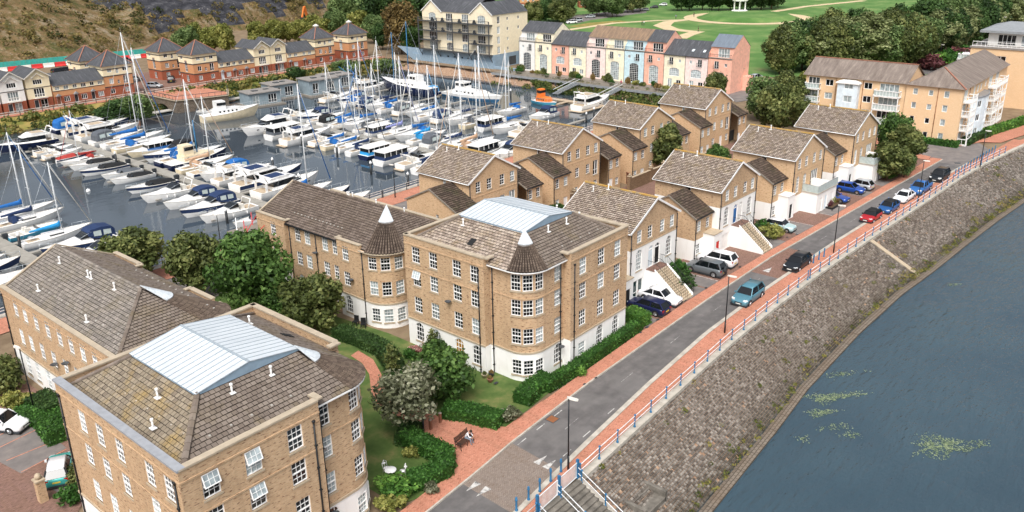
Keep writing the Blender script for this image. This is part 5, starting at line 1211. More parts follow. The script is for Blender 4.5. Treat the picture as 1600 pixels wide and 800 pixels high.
def make_trunk(h, r, lobes, seed, mat='bark', limbs=7):
    mb = MB(); rr = random.Random(seed); top = (rr.uniform(-.2,.2), rr.uniform(-.2,.2), h)
    mb.tube([(0,0,-.1),(rr.uniform(-.08,.08),rr.uniform(-.08,.08),h*.45),top], [r,r*.75,r*.35], 7)
    for l in rr.sample(lobes, min(limbs, len(lobes))):
        z0 = rr.uniform(.35,.8)*h; f = z0/h; mb.tube([(top[0]*f,top[1]*f,z0),(l[0]*.5,l[1]*.5,(z0+l[2])/2+.1),(l[0]*.85,l[1]*.85,l[2])], [r*.4,r*.25,r*.08], 5)
    return mb.mesh('trunk', mat)
TREES = {}
def species(key, mat, h, rad, clear, n, size, seed, shape='round', nl=14, bark='bark', tr=.16, shell=.55, variants=2):
    TREES[key] = []
    for v in range(variants):
        me, lobes = make_crown('crown', mat, clear, h, rad, n, size, seed+v*17, nl, shape, shell)
        TREES[key].append((me, make_trunk(h*.8, tr, lobes, seed+v, bark), h, rad))
_tc = [0]
def tree(key, loc, label, h=None, rad=None, group=None, name='tree', cat='tree', rz=None):
    v = TREES[key]; me, tm, H, Rd = v[_tc[0] % len(v)]; _tc[0] += 1
    t = thing(name, label, cat, loc, rnd.uniform(0,6.28) if rz is None else rz, group)
    sz = (h or H)/H; sr = (rad or Rd*sz)/Rd; t.scale = (sr, sr, sz)
    link('trunk', tm, t); link('crown' if cat == 'tree' else 'foliage', me, t)
    return t
species('near', 'leaf_green', 9., 4.2, 1.2, 9000, .30, 1, 'round', 20)
species('olive', 'leaf_olive', 7., 3.2, .8, 6000, .28, 5, 'round', 16)
species('grey', 'leaf_grey', 5.2, 2.6, 1.7, 3400, .2, 9, 'spread', 16, tr=.13, variants=1)
species('bush', 'leaf_green', 4.6, 2.5, .2, 6000, .22, 12, 'round', 16, variants=1)
species('egg', 'leaf_olive', 8., 2.4, .6, 7000, .24, 15, 'egg', 18, variants=1)
species('dark', 'leaf_dark', 9., 4., .6, 7000, .32, 20, 'round', 16)
species('green', 'leaf_wood', 10., 4.2, .8, 7000, .32, 24, 'round', 16)
species('oliv2', 'leaf_olive', 10., 4.2, .8, 7000, .32, 28, 'egg', 16)
species('brown', 'leaf_brown', 11., 5., 1., 8000, .34, 32, 'round', 18)
species('birch', 'leaf_birch', 12., 3.2, 1.5, 5000, .26, 36, 'egg', 14, 'birch', .17, .3)
species('yellow', 'leaf_yellow', 7., 3., .8, 5000, .3, 40, 'round', 14)
species('sapling', 'leaf_olive', 4., 1.3, 1.0, 500, .2, 44, 'egg', 8, tr=.05, variants=1, shell=.1)
def _sb(key, mat, seed, n=1500, size=.115): species(key, mat, 1.2, 1., .0, n, size, seed, 'round', 9, tr=.04, variants=1)
_sb('s_green', 'leaf_hedge', 50); _sb('s_olive', 'leaf_olive', 52); _sb('s_yellow', 'leaf_yellow', 54); _sb('s_red', 'leaf_red', 56); _sb('s_grey', 'leaf_grey', 58); _sb('s_flower', 'flower', 60, 900); _sb('s_bright', 'leaf_bright', 62); _sb('s_dark', 'leaf_dark', 64); _sb('s_heather', 'heather', 66)
def shrub(key, loc, label, h, rad, group=None): return tree(key, loc, label, h, rad, group, 'shrub', 'shrub')
def hedge(pts, w, h, label, mat='leaf_hedge', seed=1, dens=75, size=.13, name='hedge', group=None):
    t = thing(name, label, 'hedge', (pts[0][0], pts[0][1], 0), 0, group); o = np.array([pts[0][0], pts[0][1]]); g = np.random.default_rng(seed)
    P2 = [np.array(p[:2])-o for p in pts]; mb = MB(); cen = []; nor = []
    L_ = []; R_ = []
    for i, p in enumerate(P2):
        a = P2[max(i-1,0)]; b = P2[min(i+1,len(P2)-1)]; d = (b-a)/np.linalg.norm(b-a); n = np.array([d[1],-d[0]]); L_.append(p-n*w/2); R_.append(p+n*w/2)
    def scat(q0, q1, q2, q3, nm):
        ar = np.linalg.norm(np.cross(q1-q0, q3-q0)); k = max(3, int(ar*dens)); u = g.random((k,1)); v = g.random((k,1))
        p = (q0*(1-u)+q1*u)*(1-v)+(q3*(1-u)+q2*u)*v; cen.append(p+np.array(nm)*g.normal(.0,.055,(k,1))+g.normal(0,.02,(k,3))); nor.append(np.repeat([nm], k, 0))
    z3 = lambda p, z: np.array([p[0], p[1], z]); s = .06
    for i in range(len(P2)-1):
        l0, l1, r0, r1 = L_[i], L_[i+1], R_[i], R_[i+1]; d = (P2[i+1]-P2[i])/np.linalg.norm(P2[i+1]-P2[i]); n = np.array([d[1],-d[0],0])
        c0, c1 = (l0+r0)/2, (l1+r1)/2; k = lambda p, c: p+(c-p)*s/(w/2)
        q = [z3(k(l0,c0),0),z3(k(l1,c1),0),z3(k(r1,c1),0),z3(k(r0,c0),0)]; T = [p+np.array([0,0,h-s]) for p in q]
        mb.face(T, 0, None, .3); mb.face([q[0],q[1],T[1],T[0]], 0, None, .25); mb.face([q[3],q[2],T[2],T[3]], 0, None, .25)
        if i == 0: mb.face([q[0],q[3],T[3],T[0]], 0, None, .25)
        if i == len(P2)-2: mb.face([q[1],q[2],T[2],T[1]], 0, None, .25)
        scat(z3(l0,h),z3(l1,h),z3(r1,h),z3(r0,h),(0,0,1)); scat(z3(l0,0),z3(l1,0),z3(l1,h),z3(l0,h),-n); scat(z3(r0,0),z3(r1,0),z3(r1,h),z3(r0,h),n)
    for i, sg in ((0,-1),(len(P2)-1,1)):
        a = P2[max(i-1,0)]; b = P2[min(i+1,len(P2)-1)]; d = (b-a)/np.linalg.norm(b-a)*sg; scat(z3(L_[i],0),z3(R_[i],0),z3(R_[i],h),z3(L_[i],h),np.array([d[0],d[1],0]))
    cen = np.concatenate(cen); nor = np.concatenate(nor); mb.build('core', mat, t)
    ph = np.sin(cen[:,0]*1.7+seed)*np.cos(cen[:,1]*1.3); link('foliage', leaves('foliage', cen, nor.astype(float), size, .5+.15*ph+g.normal(0,.22,len(cen)), mat, .6, seed), t); return t
def Pp(*px, z=0.): return [tuple(P(x, y, z)[:2]) for x, y in px]

# ------------------------------------------------------------------ gardens between the blocks
sheet('lawn', [(31.2,37.6),(33,37.0),(40,37.8),(49,38.6),(64.2,39),(64.2,54.8),(48.6,55),(48.6,58),(46,80),(31.2,80)], .0, 'lawn')
sheet('garden_path', Pp((690,655),(668,640),(640,632),(612,625),(601,608),(596,585),(583,562),(560,548),(548,556),(566,568),(577,585),(580,612),(590,632),(625,652),(655,672),(672,684)), .03, 'paving')
sheet('bench_plaza', Pp((655,668),(690,653),(745,664),(790,668),(850,625),(738,742),(722,738),(706,712),(680,694),(660,690)), .06, 'paving')
sheet('soil_bed', Pp((615,680),(650,665),(668,690),(650,702),(628,700)), .025, 'soil')
sheet('quay_lawn', [(31,80),(47,80),(47,88),(31,88)], .008, 'lawn')
hedge([(49.6,38.95),(52,38.9),(56,38.95),(60,39.0),(64.6,39.15)], 1.0, 1.05, 'long clipped hedge between the middle apartment block and the street', seed=3)
hedge(Pp((815,632),(835,612),(858,598)), 1.7, 1.0, 'low clipped hedge round the foot of the round corner tower', seed=4)
hedge(Pp((985,508),(1003,500)), 2.4, 1.3, 'square clipped hedge between the middle block and the dark blue parked car', 'leaf_bright', seed=5)
hedge(Pp((694,648),(730,652),(760,660),(783,665)), 1.7, 1.0, 'dark clipped hedge curving behind the bench', seed=6)
hedge(Pp((634,690),(665,705),(697,722),(694,742),(665,756),(640,762)), 1.5, 1.1, 'clipped hedge in an S-bend beside the bench plaza', seed=7)
hedge(Pp((628,698),(640,676),(655,680)), 1.2, 1.0, 'short dark hedge at the foot of the grey-leaved tree', 'leaf_dark', seed=8)
hedge(Pp((528,524),(566,537),(600,553),(617,577),(618,600)), 1.7, 1.0, 'broad dark hedge following the curved garden path', 'leaf_dark', seed=9)
hedge(Pp((45,650),(75,660),(100,690)), 2.2, 1.3, 'clipped hedge beside the car park at the left', seed=10)
hedge(Pp((60,640),(95,655)), 2., 1.6, 'taller clipped hedge against the left brick block', 'leaf_dark', seed=11)
for i, (k, x, y, h, r, l) in enumerate([('s_grey',797,655,1.0,1.1,'silver-leaved shrub at the end of the dark hedge behind the bench'),('s_yellow',645,712,.9,.8,'yellow-green shrub at the bend of the S-shaped hedge'),
    ('s_bright',622,772,1.3,1.8,'bright green flowering shrub at the bottom edge'),('s_yellow',612,795,1.1,1.2,'yellow-green shrub at the bottom edge beside the nearest block'),('s_grey',675,770,.8,.7,'small grey shrub beside the kerb at the bottom'),
    ('s_olive',10,615,2.6,1.9,'tall olive shrub at the left edge'),('s_yellow',30,640,1.8,1.5,'golden shrub beside the parked white car'),('s_olive',8,590,2.2,1.9,'dark olive shrub near the left edge below the long block'),('s_green',110,783,1.1,1.2,'green shrub beside the mint small car'),('s_olive',118,752,1.2,1.2,'olive shrub against the nearest block'),
    ('s_bright',905,585,1.0,.9,'bright green shrub in the hedge beside the corner block'),('s_green',640,560,1.0,.8,'small green shrub near the bench by the white wall'),('s_flower',648,548,.5,.8,'low pink flowers along the white wall'),
    ('s_dark',1062,452,2.3,1.7,'dark round shrub beside the white saloon car'),('s_green',1058,444,2.9,1.5,'tall feathery shrub at the foot of the nearest outside stair'),('s_olive',1030,447,1.0,1.0,'olive shrub behind the white saloon car'),
    ('s_green',1080,398,1.2,1.0,'green shrub beside the grey car'),('s_olive',1095,396,.9,.7,'olive shrub by the white wall near the red door'),('s_yellow',1203,372,1.9,1.7,'yellow-green shrub in front of the second outside stair'),('s_green',1190,362,1.7,1.2,'green shrub behind the yellow-green one at the second stair'),
    ('s_flower',1168,380,.8,1.0,'shrub with red flowers beside the second outside stair'),('s_dark',1158,379,1.2,.5,'small dark conifer left of the red flowers'),('s_dark',1178,381,1.3,.4,'small dark conifer right of the red flowers'),
    ('s_red',1293,322,.9,1.0,'reddish low shrub in the black planter bed'),('s_yellow',1299,318,1.2,.8,'yellow shrub in the black planter bed'),('s_heather',1308,316,.9,.8,'brown shrub in the black planter bed'),('s_bright',1296,292,1.2,1.4,'bright green shrub behind the blue sports car'),('s_olive',1290,298,1.1,1.1,'olive shrub behind the blue sports car'),
    ('s_yellow',1372,276,1.6,2.,'yellow-green shrub in the kerbed bed near the far junction'),('s_bright',1388,278,1.0,1.4,'low bright shrub in the kerbed bed near the far junction'),('s_yellow',1362,278,.9,1.2,'low golden shrub at the corner of the kerbed bed')]):
    p = P(x, y); shrub(k, (p.x, p.y, 0), l, h, r)
mb = MB(); q = Pp((1278,322),(1300,328),(1318,317),(1296,312)); 
for a, b in zip(q, q[1:]+q[:1]): mb.bar((*a,.12),(*b,.12),.2,.26)
pb = thing('planter_bed', 'black-edged planter bed beside the forecourt of the terrace house', 'planter', (0,0,0)); mb.build('edging', 'black', pb); mb = MB(); mb.face([(*p,.14) for p in q]); mb.build('soil', 'soil', pb)
# trees near the blocks
for k, x, y, h, r, l in [('near',398,492,9.5,4.4,'large round green tree between the two long blocks'),('olive',312,462,7.6,3.3,'olive-green tree left of the large round tree'),('olive',215,438,6.4,4.0,'broad dark tree beside the marina quay at left'),
    ('olive',492,520,6.2,3.5,'olive-green tree in front of the block with the pointed tower'),('bush',690,622,5.0,3.2,'bushy green tree in front of the white-based corner block'),('grey',638,674,5.6,3.1,'grey-leaved small tree with bare trunk beside the bench plaza'),
    ('sapling',615,592,3.6,1.1,'slender sparse sapling in the lawn'),('sapling',678,560,3.2,.9,'thin sapling against the white arched windows'),
    ('egg',1043,268,8.4,3.0,'dense egg-shaped tree in the courtyard'),('near',440,505,4.5,2.5,'lower green tree at the foot of the large round tree'),
    ('egg',1404,272,8.5,3.4,'tall tree group nearest the far junction, right one'),('olive',1385,282,6.2,3.4,'round olive tree at the kerb near the far junction'),('near',1392,262,9.0,3.6,'tall green tree behind the round olive tree'),('green',1412,278,4.5,1.9,'dark conical shrub-tree at the far junction corner'),
    ('olive',1210,212,10.,4.8,'big olive tree behind the courtyard'),('green',1190,188,9.5,4.4,'green tree left of the big olive tree'),('oliv2',1240,196,10.,4.5,'tall olive tree right of the big olive tree'),('oliv2',1225,172,9.,4.,'olive tree behind the others near the flats'),
    ('oliv2',1305,190,7.5,3.,'loose olive tree in front of the white bay of the flats'),('oliv2',1330,200,6.5,2.6,'small loose tree right of the white bay of the flats'),('green',1268,178,7.,3.6,'green tree at the left end of the flats'),
    ('olive',1118,160,7.,2.8,'dark tree in front of the pastel end house'),('yellow',1262,150,6.,2.4,'pale tree beside the flats balconies'),('bush',1120,262,4.,2.4,'bright bush in a back garden of the court')]:
    p = P(x, y); tree(k, (p.x, p.y, 0), l, h, r)

# ------------------------------------------------------------------ hillside with quarried rock face, far left
def fbm(x, y, s):
    v = 0
    for k, (f, a) in enumerate(((.02,9.),(.05,4.5),(.11,2.3),(.23,1.3),(.5,.7))): v += a*math.sin(x*f+s+1.7*k+2.1*math.sin(y*f*.7+k))*math.cos(y*f*1.1+1.3*k+s)
    return v
foot = interp([(-100,276),(93,279),(116,284),(150,300),(162,312),(203,314),(268,340),(330,372),(500,430)])
mb = MB(); rows = []
for j in range(56):
    row = []
    for i in range(130):
        a = -20+i*4.; d = j*2.2; st = .62+.14*math.sin(a*.03); rock = 1 if 158 < a < 290 else 0
        k = min(1, max(0, min((a-150)/14., (296-a)/14.)))
        z = d*(st*(1-k)+1.15*k); z = z if z < 70 else 70+(z-70)*.25
        b = foot(a)+d; row.append((a+1.2*fbm(b,a,2)*.15, b+fbm(a,b,5)*.12*min(1, d/8), -.1+z+fbm(a,b,1)*(.16+.12*k)*min(1, d/7)))
    rows.append(row)
mb.rings(rows, lambda i, k: 1 if (150+8*math.sin(i*.33) < -20+k*4. < 292+6*math.sin(i*.4) and i > 2+1.5*math.sin(k*.8)) else 0, True, False, False)
def _hill(nm):
    t = NT(nm); co = t.coord('Pos'); n1 = t.noise(co, .16, 8., .72); n2 = t.noise(co, .7, 5., .7); n3 = t.noise(co, 1.1, 4., .7)
    c = t.ramp(n1, [(.3, hx('#47522a')), (.42, hx('#6c6140')), (.5, hx('#836c4c')), (.6, hx('#958468')), (.7, hx('#a89c8c')), (.8, hx('#727c44'))])
    c = t.mix(t.ramp(n2, [(.5, (0,0,0)), (.68, (.8,)*3)]), c, hx('#4a5526')); c = t.mix(t.ramp(n3, [(.60, (0,0,0)), (.7, (.8,)*3)]), c, hx('#a89e90'))
    t.bump(n2, 1.2, .9); return t.fin(c, .95, 0, .15)
def _rock(nm):
    t = NT(nm); co = t.coord('Pos', (.25,.25,.9), (0,R(38),R(20))); n1 = t.noise(co, .9, 7., .7); n2 = t.noise(t.coord('Pos'), .16, 4.); n3 = t.noise(t.coord('Pos', (1.2,1.2,.12), (0,R(25),0)), .9, 3.)
    c = t.ramp(n1, [(.3, hx('#303136')), (.5, hx('#46474d')), (.65, hx('#646468')), (.8, hx('#93918e'))]); c = t.mix(t.ramp(n2, [(.58, (0,0,0)), (.7, (.6,)*3)]), c, hx('#5c5844')); c = t.mix(t.ramp(n3, [(.66, (0,0,0)), (.72, (.8,)*3)]), c, hx('#b9b5ae'))
    t.bump(n1, 1.6, 1.); return t.fin(c, .9, 0, .2)
_MD['hill'] = _hill; _MD['rock'] = _rock
struct('hillside', mb, ['hill', 'rock'])
g = np.random.default_rng(5); cen = []; nor = []; cc = []
for i in range(1500):
    a = g.uniform(-20,420); d = g.uniform(0,75)**1.; 
    if 165 < a < 280 and d > 9 and g.random() < .9: continue
    st = .62+.14*math.sin(a*.03); k = min(1, max(0, min((a-150)/14., (296-a)/14.))); b = foot(a)+d; z = d*(st*(1-k)+1.15*k)+fbm(a,b,1)*.16*min(1,d/7)
    r = g.uniform(.5,2.6); m = int(36*r); q = g.normal(0,1,(m,3)); q /= np.linalg.norm(q,axis=1)[:,None]; cen.append(np.array([a,b,z+.3])+q*np.array([r*1.3,r*1.3,r*.8])*g.uniform(.6,1,(m,1))); nor.append(q); cc.append(g.uniform(.1,.9)+g.normal(0,.15,m))
tag(link('hillside_scrub', leaves('hillside_scrub', np.concatenate(cen), np.concatenate(nor), .55, np.concatenate(cc), 'leaf_scrub', .5, 6)), 'mixed scrub growing over the quarried hillside', 'scrub', None, 'stuff')
two('step_conc', [(.3, '#55514b'), (.5, '#716c64'), (.7, '#878178')], 1.5, .95, 8.)
# ------------------------------------------------------------------ park, wood, far road
def ribbon(name, px, w, z, mat):
    pts = [np.array(P(x, y)[:2]) for x, y in px]; mb = MB(); q = []
    for i, p in enumerate(pts):
        a = pts[max(i-1,0)]; b = pts[min(i+1,len(pts)-1)]; d = (b-a)/np.linalg.norm(b-a); n = np.array([d[1],-d[0]]); ww = w[i] if isinstance(w, list) else w; q.append((p-n*ww/2, p+n*ww/2))
    for (a,b),(c,d) in zip(q, q[1:]): mb.face([(*a,z),(*b,z),(*d,z),(*c,z)])
    return struct(name, mb, mat)
sheet('park_lawn', [(206,52),(900,20),(900,420),(330,330),(262,206),(232,200),(215,120)], .0, 'park_grass')
ribbon('park_path', [(880,48),(960,36),(1030,32),(1076,31)], 3.5, .03, 'gravel_path'); ribbon('park_path', [(1080,30),(1045,34),(1034,40),(1050,46),(1078,49),(1092,50)], [4,5,7,6,5,4], .035, 'gravel_path'); ribbon('park_path', [(1092,49),(1075,54),(1062,60)], 5, .03, 'gravel_path')
ribbon('park_path', [(1190,21),(1260,10),(1350,1)], 4, .03, 'gravel_path')
ribbon('dry_grass', [(895,42),(930,37),(975,33)], [5,9,6], .02, 'rough_grass')
p = P(1168,28); mb = MB(); R0 = 21
rg = MB()
for k in range(40):
    a0, a1 = 2*math.pi*k/40, 2*math.pi*(k+1)/40; rg.face([(p.x+r*math.cos(a),p.y+r*math.sin(a),.06) for r, a in ((21.5,a0),(27,a0),(27,a1),(21.5,a1))])
struct('park_ring_path', rg, 'gravel_path')
for k in range(40):
    a0, a1 = 2*math.pi*k/40, 2*math.pi*(k+1)/40
    mb.face([(p.x+R0*math.cos(a0),p.y+R0*math.sin(a0),.05),(p.x+R0*math.cos(a1),p.y+R0*math.sin(a1),.05),(p.x+17*math.cos(a1),p.y+17*math.sin(a1),1.6),(p.x+17*math.cos(a0),p.y+17*math.sin(a0),1.6)]); mb.face([(p.x+17*math.cos(a0),p.y+17*math.sin(a0),1.6),(p.x+17*math.cos(a1),p.y+17*math.sin(a1),1.6),(p.x,p.y,2.2)])
struct('park_mound', mb, 'park_grass')
p = P(1155,23); t = thing('pavilion', 'small white columned pavilion on the mound in the park', 'pavilion', (p.x, p.y, 1.4), .4)
mb = MB(); mb.lathe([(3.6,0),(3.6,.4),(3.3,.5),(3.3,.7),(0,.7)], 12, 0, False); mb.build('base', 'white', t)
for k in range(6): mb = MB(); mb.lathe([(.32,.7),(.28,1.0),(.24,4.4),(.34,4.6)], 8, 0, True, (2.7*math.cos(k*1.047),2.7*math.sin(k*1.047),0)); mb.build('column', 'white', t)
mb = MB(); mb.lathe([(3.3,4.6),(3.4,5.3),(3.1,5.5),(0,5.9)], 12, 0, False); mb.build('roof', 'white', t)
rr = random.Random(77)
def scatter(keys, poly_px, n, lab, grp, hs=(7,11), seed=0, z=0.):
    r = random.Random(seed)
    for i in range(n):
        t_ = i/(n-1) if n > 1 else .5; k = t_*(len(poly_px)-1); j = min(int(k), len(poly_px)-2); f = k-j
        (x0,y0,s0),(x1,y1,s1) = poly_px[j], poly_px[j+1]; x = x0+(x1-x0)*f+r.uniform(-6,6); y = y0+(y1-y0)*f+r.uniform(-1,1)*(s0+(s1-s0)*f)
        p = P(x, y); h = r.uniform(*hs); tree(keys[r.randrange(len(keys))], (p.x, p.y, z), lab+', %s from the left' % ORD[i], h, h*r.uniform(.36,.48), grp)
scatter(['green','green','oliv2','dark'], [(1222,112,5),(1262,106,5)], 9, 'broadleaf tree at the left end of the wood above the flats', 'trees at the left end of the wood', (11,15), 1)
scatter(['birch','oliv2','green'], [(1275,112,4),(1420,104,3)], 17, 'pale loose-crowned tree along the front of the wood', 'trees along the front of the wood', (12,16), 2)
scatter(['dark','green','oliv2','birch'], [(1290,92,6),(1430,84,5)], 16, 'dark tree inside the wood behind the birches', 'trees inside the wood', (12,15), 3)
scatter(['green','dark','birch','oliv2'], [(1425,98,3),(1500,78,3),(1600,44,3)], 18, 'tree of the belt behind the far road at upper right', 'tree belt behind the far road', (12,16), 4)
scatter(['dark','green','oliv2','green'], [(1440,72,5),(1520,52,5),(1605,22,4)], 18, 'dark tree at the back of the wood at upper right', 'trees at the back of the wood', (13,17), 5)
scatter(['dark'], [(1055,16,2),(1120,18,2),(1180,16,2),(1215,13,2)], 15, 'dark tree in the belt at the top of the park', 'tree belt at the top of the park', (12,16), 6)
scatter(['green','oliv2'], [(928,26,2),(965,24,3),(995,18,2)], 9, 'tree in the clump beyond the pastel terrace near the car park', 'trees beyond the pastel terrace', (11,14), 7)
scatter(['oliv2','dark'], [(830,34,3),(866,36,3),(890,28,3)], 8, 'tree between the cream building and the parked van', 'trees behind the cream building', (9,13), 8)
scatter(['green','dark'], [(540,60,6),(600,42,8),(640,30,8),(655,60,6)], 11, 'large green tree on the slope left of the cream building', 'trees left of the cream building', (15,21), 9)
p = P(628,84); tree('brown', (p.x, p.y, 0), 'big brown-tinged tree beside the cream building', 17, 7.5)
p = P(645,86); tree('dark', (p.x, p.y, 0), 'dark tree squeezed against the cream building', 12, 4.5)
scatter(['green','yellow'], [(288,88,2),(318,84,3),(352,84,2)], 6, 'yellow-green tree behind the far bank houses left of centre', 'trees behind the far bank houses', (8.,10.5), 10)
scatter(['yellow'], [(405,75,2),(445,70,2),(480,68,3),(510,62,3)], 7, 'yellow-green tree between the far bank houses and the cliff', 'trees below the cliff', (7.5,9.5), 11)
scatter(['green','yellow','dark'], [(520,60,3),(575,62,2),(600,78,2)], 4, 'green tree right of the tower houses with cupolas', 'trees by the cupola towers', (8,12), 12)
def C3(*px, z): return [(*P(x, y)[:2], z) for x, y in px]
def psheet(name, px, z, mat): return sheet(name, Pp(*px), z, mat)
psheet('far_verge', [(1300,118),(1405,106),(1545,71),(1610,50),(1610,42),(1540,62),(1400,92),(1300,108)], .015, 'lawn')
psheet('far_pavement', [(1400,110),(1545,74),(1610,54),(1610,50),(1545,70),(1400,105)], .06, 'paving')
psheet('far_road', [(1400,116),(1440,118),(1545,88),(1610,68),(1610,54.5),(1545,74.5),(1400,110.5)], .03, 'asphalt')
psheet('far_car_park', [(900,37),(925,31),(1010,20),(1010,12),(900,24),(880,34)], .02, 'asphalt_old')
psheet('terrace_yard', [(1130,140),(1200,126),(1215,138),(1200,152),(1150,160)], .02, 'asphalt_old')
psheet('flats_garden', [(1250,190),(1410,215),(1440,205),(1430,150),(1280,150)], .015, 'lawn')
for i, (x, y) in enumerate([(1453,100),(1468,96),(1482,92),(1498,88),(1512,84)]):
    p = P(x, y+9); shrub('s_red' if i in (0,3) else 's_bright' if i % 2 else 's_green', (p.x, p.y, 0), ['dark red shrub at the left end of the shrubs by the far road','bright green shrub beside the left dark red one by the far road','green shrub in the middle of the shrubs by the far road','dark red shrub in the middle of the shrubs by the far road','green shrub at the right end of the shrubs by the far road'][i], 4.2, 4.4)
hedge([(160.3,43),(160.3,37),(160.2,33.4)], 1.6, 1., 'clipped hedge along the foot of the corner flats', seed=21, dens=25, size=.25)
hedge([(162.5,32.9),(168,32.5),(172,31.4)], 1.6, 1.1, 'rounded hedge at the corner balconies of the flats', 'leaf_dark', seed=22, dens=25, size=.25)
hedge([(173,31.6),(182,29.6),(196,26.5)], 1.8, 1.2, 'bright hedge along the wide pavement before the flats', 'leaf_bright', seed=23, dens=22, size=.28)
hedge([(96,53.2),(104,53)], 1.2, 1.5, 'hedge at the back of the courtyard behind the second street house', 'leaf_olive', seed=24, dens=40, size=.2)
hedge([(82.5,66.4),(88.,66.6)], 1.6, 1.6, 'garden hedge before the first back-row house', 'leaf_dark', seed=25, dens=40, size=.2)
# far brick houses at the top edge
for i, (x, y, w) in enumerate(((812,14,11),(855,9,12),(905,12,14))):
    p = P(x, y); t = thing('brick_house', ['distant brick house behind the cream building, leftmost at the top edge','distant brick house in the middle at the top edge','distant pink and brick house at the top edge above the parked van'][i], 'house', (p.x, p.y, 0), R(-48), 'distant houses at the top edge')
    wall(t, [(0,0),(w,0)], [(-.2,2.9,'brick_red'),(2.9,8.4,'brick_orange' if i < 2 else 'salmon')], [W_(1.6+k*2.6, z, 1.2, 1.4, 'case', nc=2, nr=1, sill=False) for k in range(int((w-1)/2.6)) for z in (.9,3.7,6.3)], 1, depth=.2)
    for x0 in (0, w): poly_wall(t, [(x0,0,-.2),(x0,0,8.4),(x0,4.5,11.4),(x0,9,8.4),(x0,9,-.2)], 'brick_red')
    slope(t, [(-.3,-.4,8.3),(w+.3,-.4,8.3),(w+.3,4.5,11.5),(-.3,4.5,11.5)], 'tile_far', tiles=False, under='tile_far'); slope(t, [(-.3,9.4,8.3),(w+.3,9.4,8.3),(w+.3,4.5,11.5),(-.3,4.5,11.5)], 'tile_far', tiles=False, under='tile_far')

# ------------------------------------------------------------------ street lamps
def make_lamp(label, loc, h=6., rz=0., name='street_lamp'):
    t = thing(name, label, 'street lamp', loc, rz, 'street lamps')
    mb = MB(); mb.tube([(0,0,0),(0,0,1.2)], .085, 8); mb.tube([(0,0,1.2),(0,0,h-.25)], [.06,.05], 8); mb.build('pole', 'metal_dark', t)
    mb = MB(); mb.tube([(0,0,h-.3),(0,0,h-.05),(-.12,0,h)], .045, 6); mb.build('bracket', 'metal_dark', t)
    mb = MB(); q = [[(x,y*k,z) for x, y, z in ((0,-.14,0),(0,.14,0),(0,.14,.09),(0,-.14,.09))] for k in (1,)]
    mb.rings([[(x,s*.5,h-.02),(x,-s*.5,h-.02),(x,-s*.4,h+.09),(x,s*.4,h+.09)] for x, s in ((.12,.12),(-.1,.26),(-.55,.3),(-.75,.16))], 0, False); mb.build('lantern', 'dirty_white', t)
    mb = MB(); mb.box(-.6,-.11,h-.045,-.15,.11,h-.022); mb.build('lens', 'lamp_glass', t)
    return t
for i, (x, y) in enumerate([(893,738),(1136.5,523),(1306,397),(1437.5,317),(1534,263)]):
    p = P(x, y); make_lamp(['black street lamp beside the white gates of the river steps','black street lamp on the river pavement opposite the grey parked car','black street lamp opposite the house with the red door','black street lamp beside the blue pick-up in the row of parked cars','farthest black street lamp, beside the far junction bollards'][i], (p.x, p.y+.3, .12), 6., R(100))
for i, (x, y, h) in enumerate([(617.5,309,5.),(347,396,5.),(824,284,5.),(57,655,6.5)]):
    p = P(x, y); make_lamp(['slim lamp post on the marina promenade between the blocks and the first back-row house','slim lamp post on the marina promenade above the trees','slim lamp post behind the second back-row house','thin grey lamp post beside the car park hedge'][i], (p.x, p.y, .05), h, R(-80))
for i, (x, y, h) in enumerate([(1456,95,7.5),(1468,92,4.),(1375,112,7.),(1562,66,8.)]):
    p = P(x, y); make_lamp(['tall lamp post beside the far road at its near end','short post beside the far road pavement','lamp post at the edge of the wood behind the flats','tall lamp post beside the far road at the top right'][i], (p.x, p.y, .05), h, R(100))

# ------------------------------------------------------------------ river railing, bollards, steps and gates
def _post_mesh(h=1.15):
    mb = MB(); mb.lathe([(.1,0),(.1,.12),(.055,.16),(.05,h*.5),(.075,h*.52),(.05,h*.55),(.05,h-.15),(.085,h-.12),(.085,h-.02),(.03,h+.03)], 8); return mb.mesh('post', 'rail_blue')
PM = _post_mesh(); 
def railing(a0, a1, label, n):
    t = thing('railing', label, 'railing', (a0, rail(a0)-.22, .18)); o = (a0, rail(a0)-.22)
    pts = [(a0+(a1-a0)*i/n, rail(a0+(a1-a0)*i/n)-.22) for i in range(n+1)]
    for x, y in pts: link('post', PM, t, (x-o[0], y-o[1], 0))
    for z in (.52, 1.02):
        mb = MB(); mb.tube([(x-o[0], y-o[1], z) for x, y in pts], .032, 6); mb.build('rail', 'rail_white', t)
railing(41.6, 86.4, 'blue and white railing along the river wall, near stretch', 17); railing(87., 160., 'blue and white railing along the river wall, far stretch', 28); railing(20., 36.2, 'blue and white railing left of the river steps at the bottom edge', 6)
def bollard_mesh():
    mb = MB(); mb.lathe([(.11,0),(.11,.1),(.075,.14),(.07,.8),(.1,.84),(.1,.92),(.06,.96),(.09,1.02),(.06,1.1),(.01,1.12)], 10); return mb.mesh('bollard', 'rail_blue')
BM = bollard_mesh(); bl = [(807,800),(826,783),(843.5,770),(860.5,754),(876.5,739),(1270.5,412.5),(1279,407),(1287,402.5)]
for i, (x, y) in enumerate(bl):
    p = P(x, y); o = link('bollard', BM, None, (p.x, p.y, .11)); tag(o, (['blue iron bollard at the bottom edge of the pavement by the steps','blue iron bollard second from the bottom edge by the steps','blue iron bollard in the middle of the five by the steps','blue iron bollard second from the street lamp by the steps','blue iron bollard nearest the street lamp by the steps','blue iron bollard nearest the dark estate car','blue iron bollard in the middle of three by the dark estate car','blue iron bollard farthest of three by the dark estate car'])[i], 'bollard', 'blue bollards')
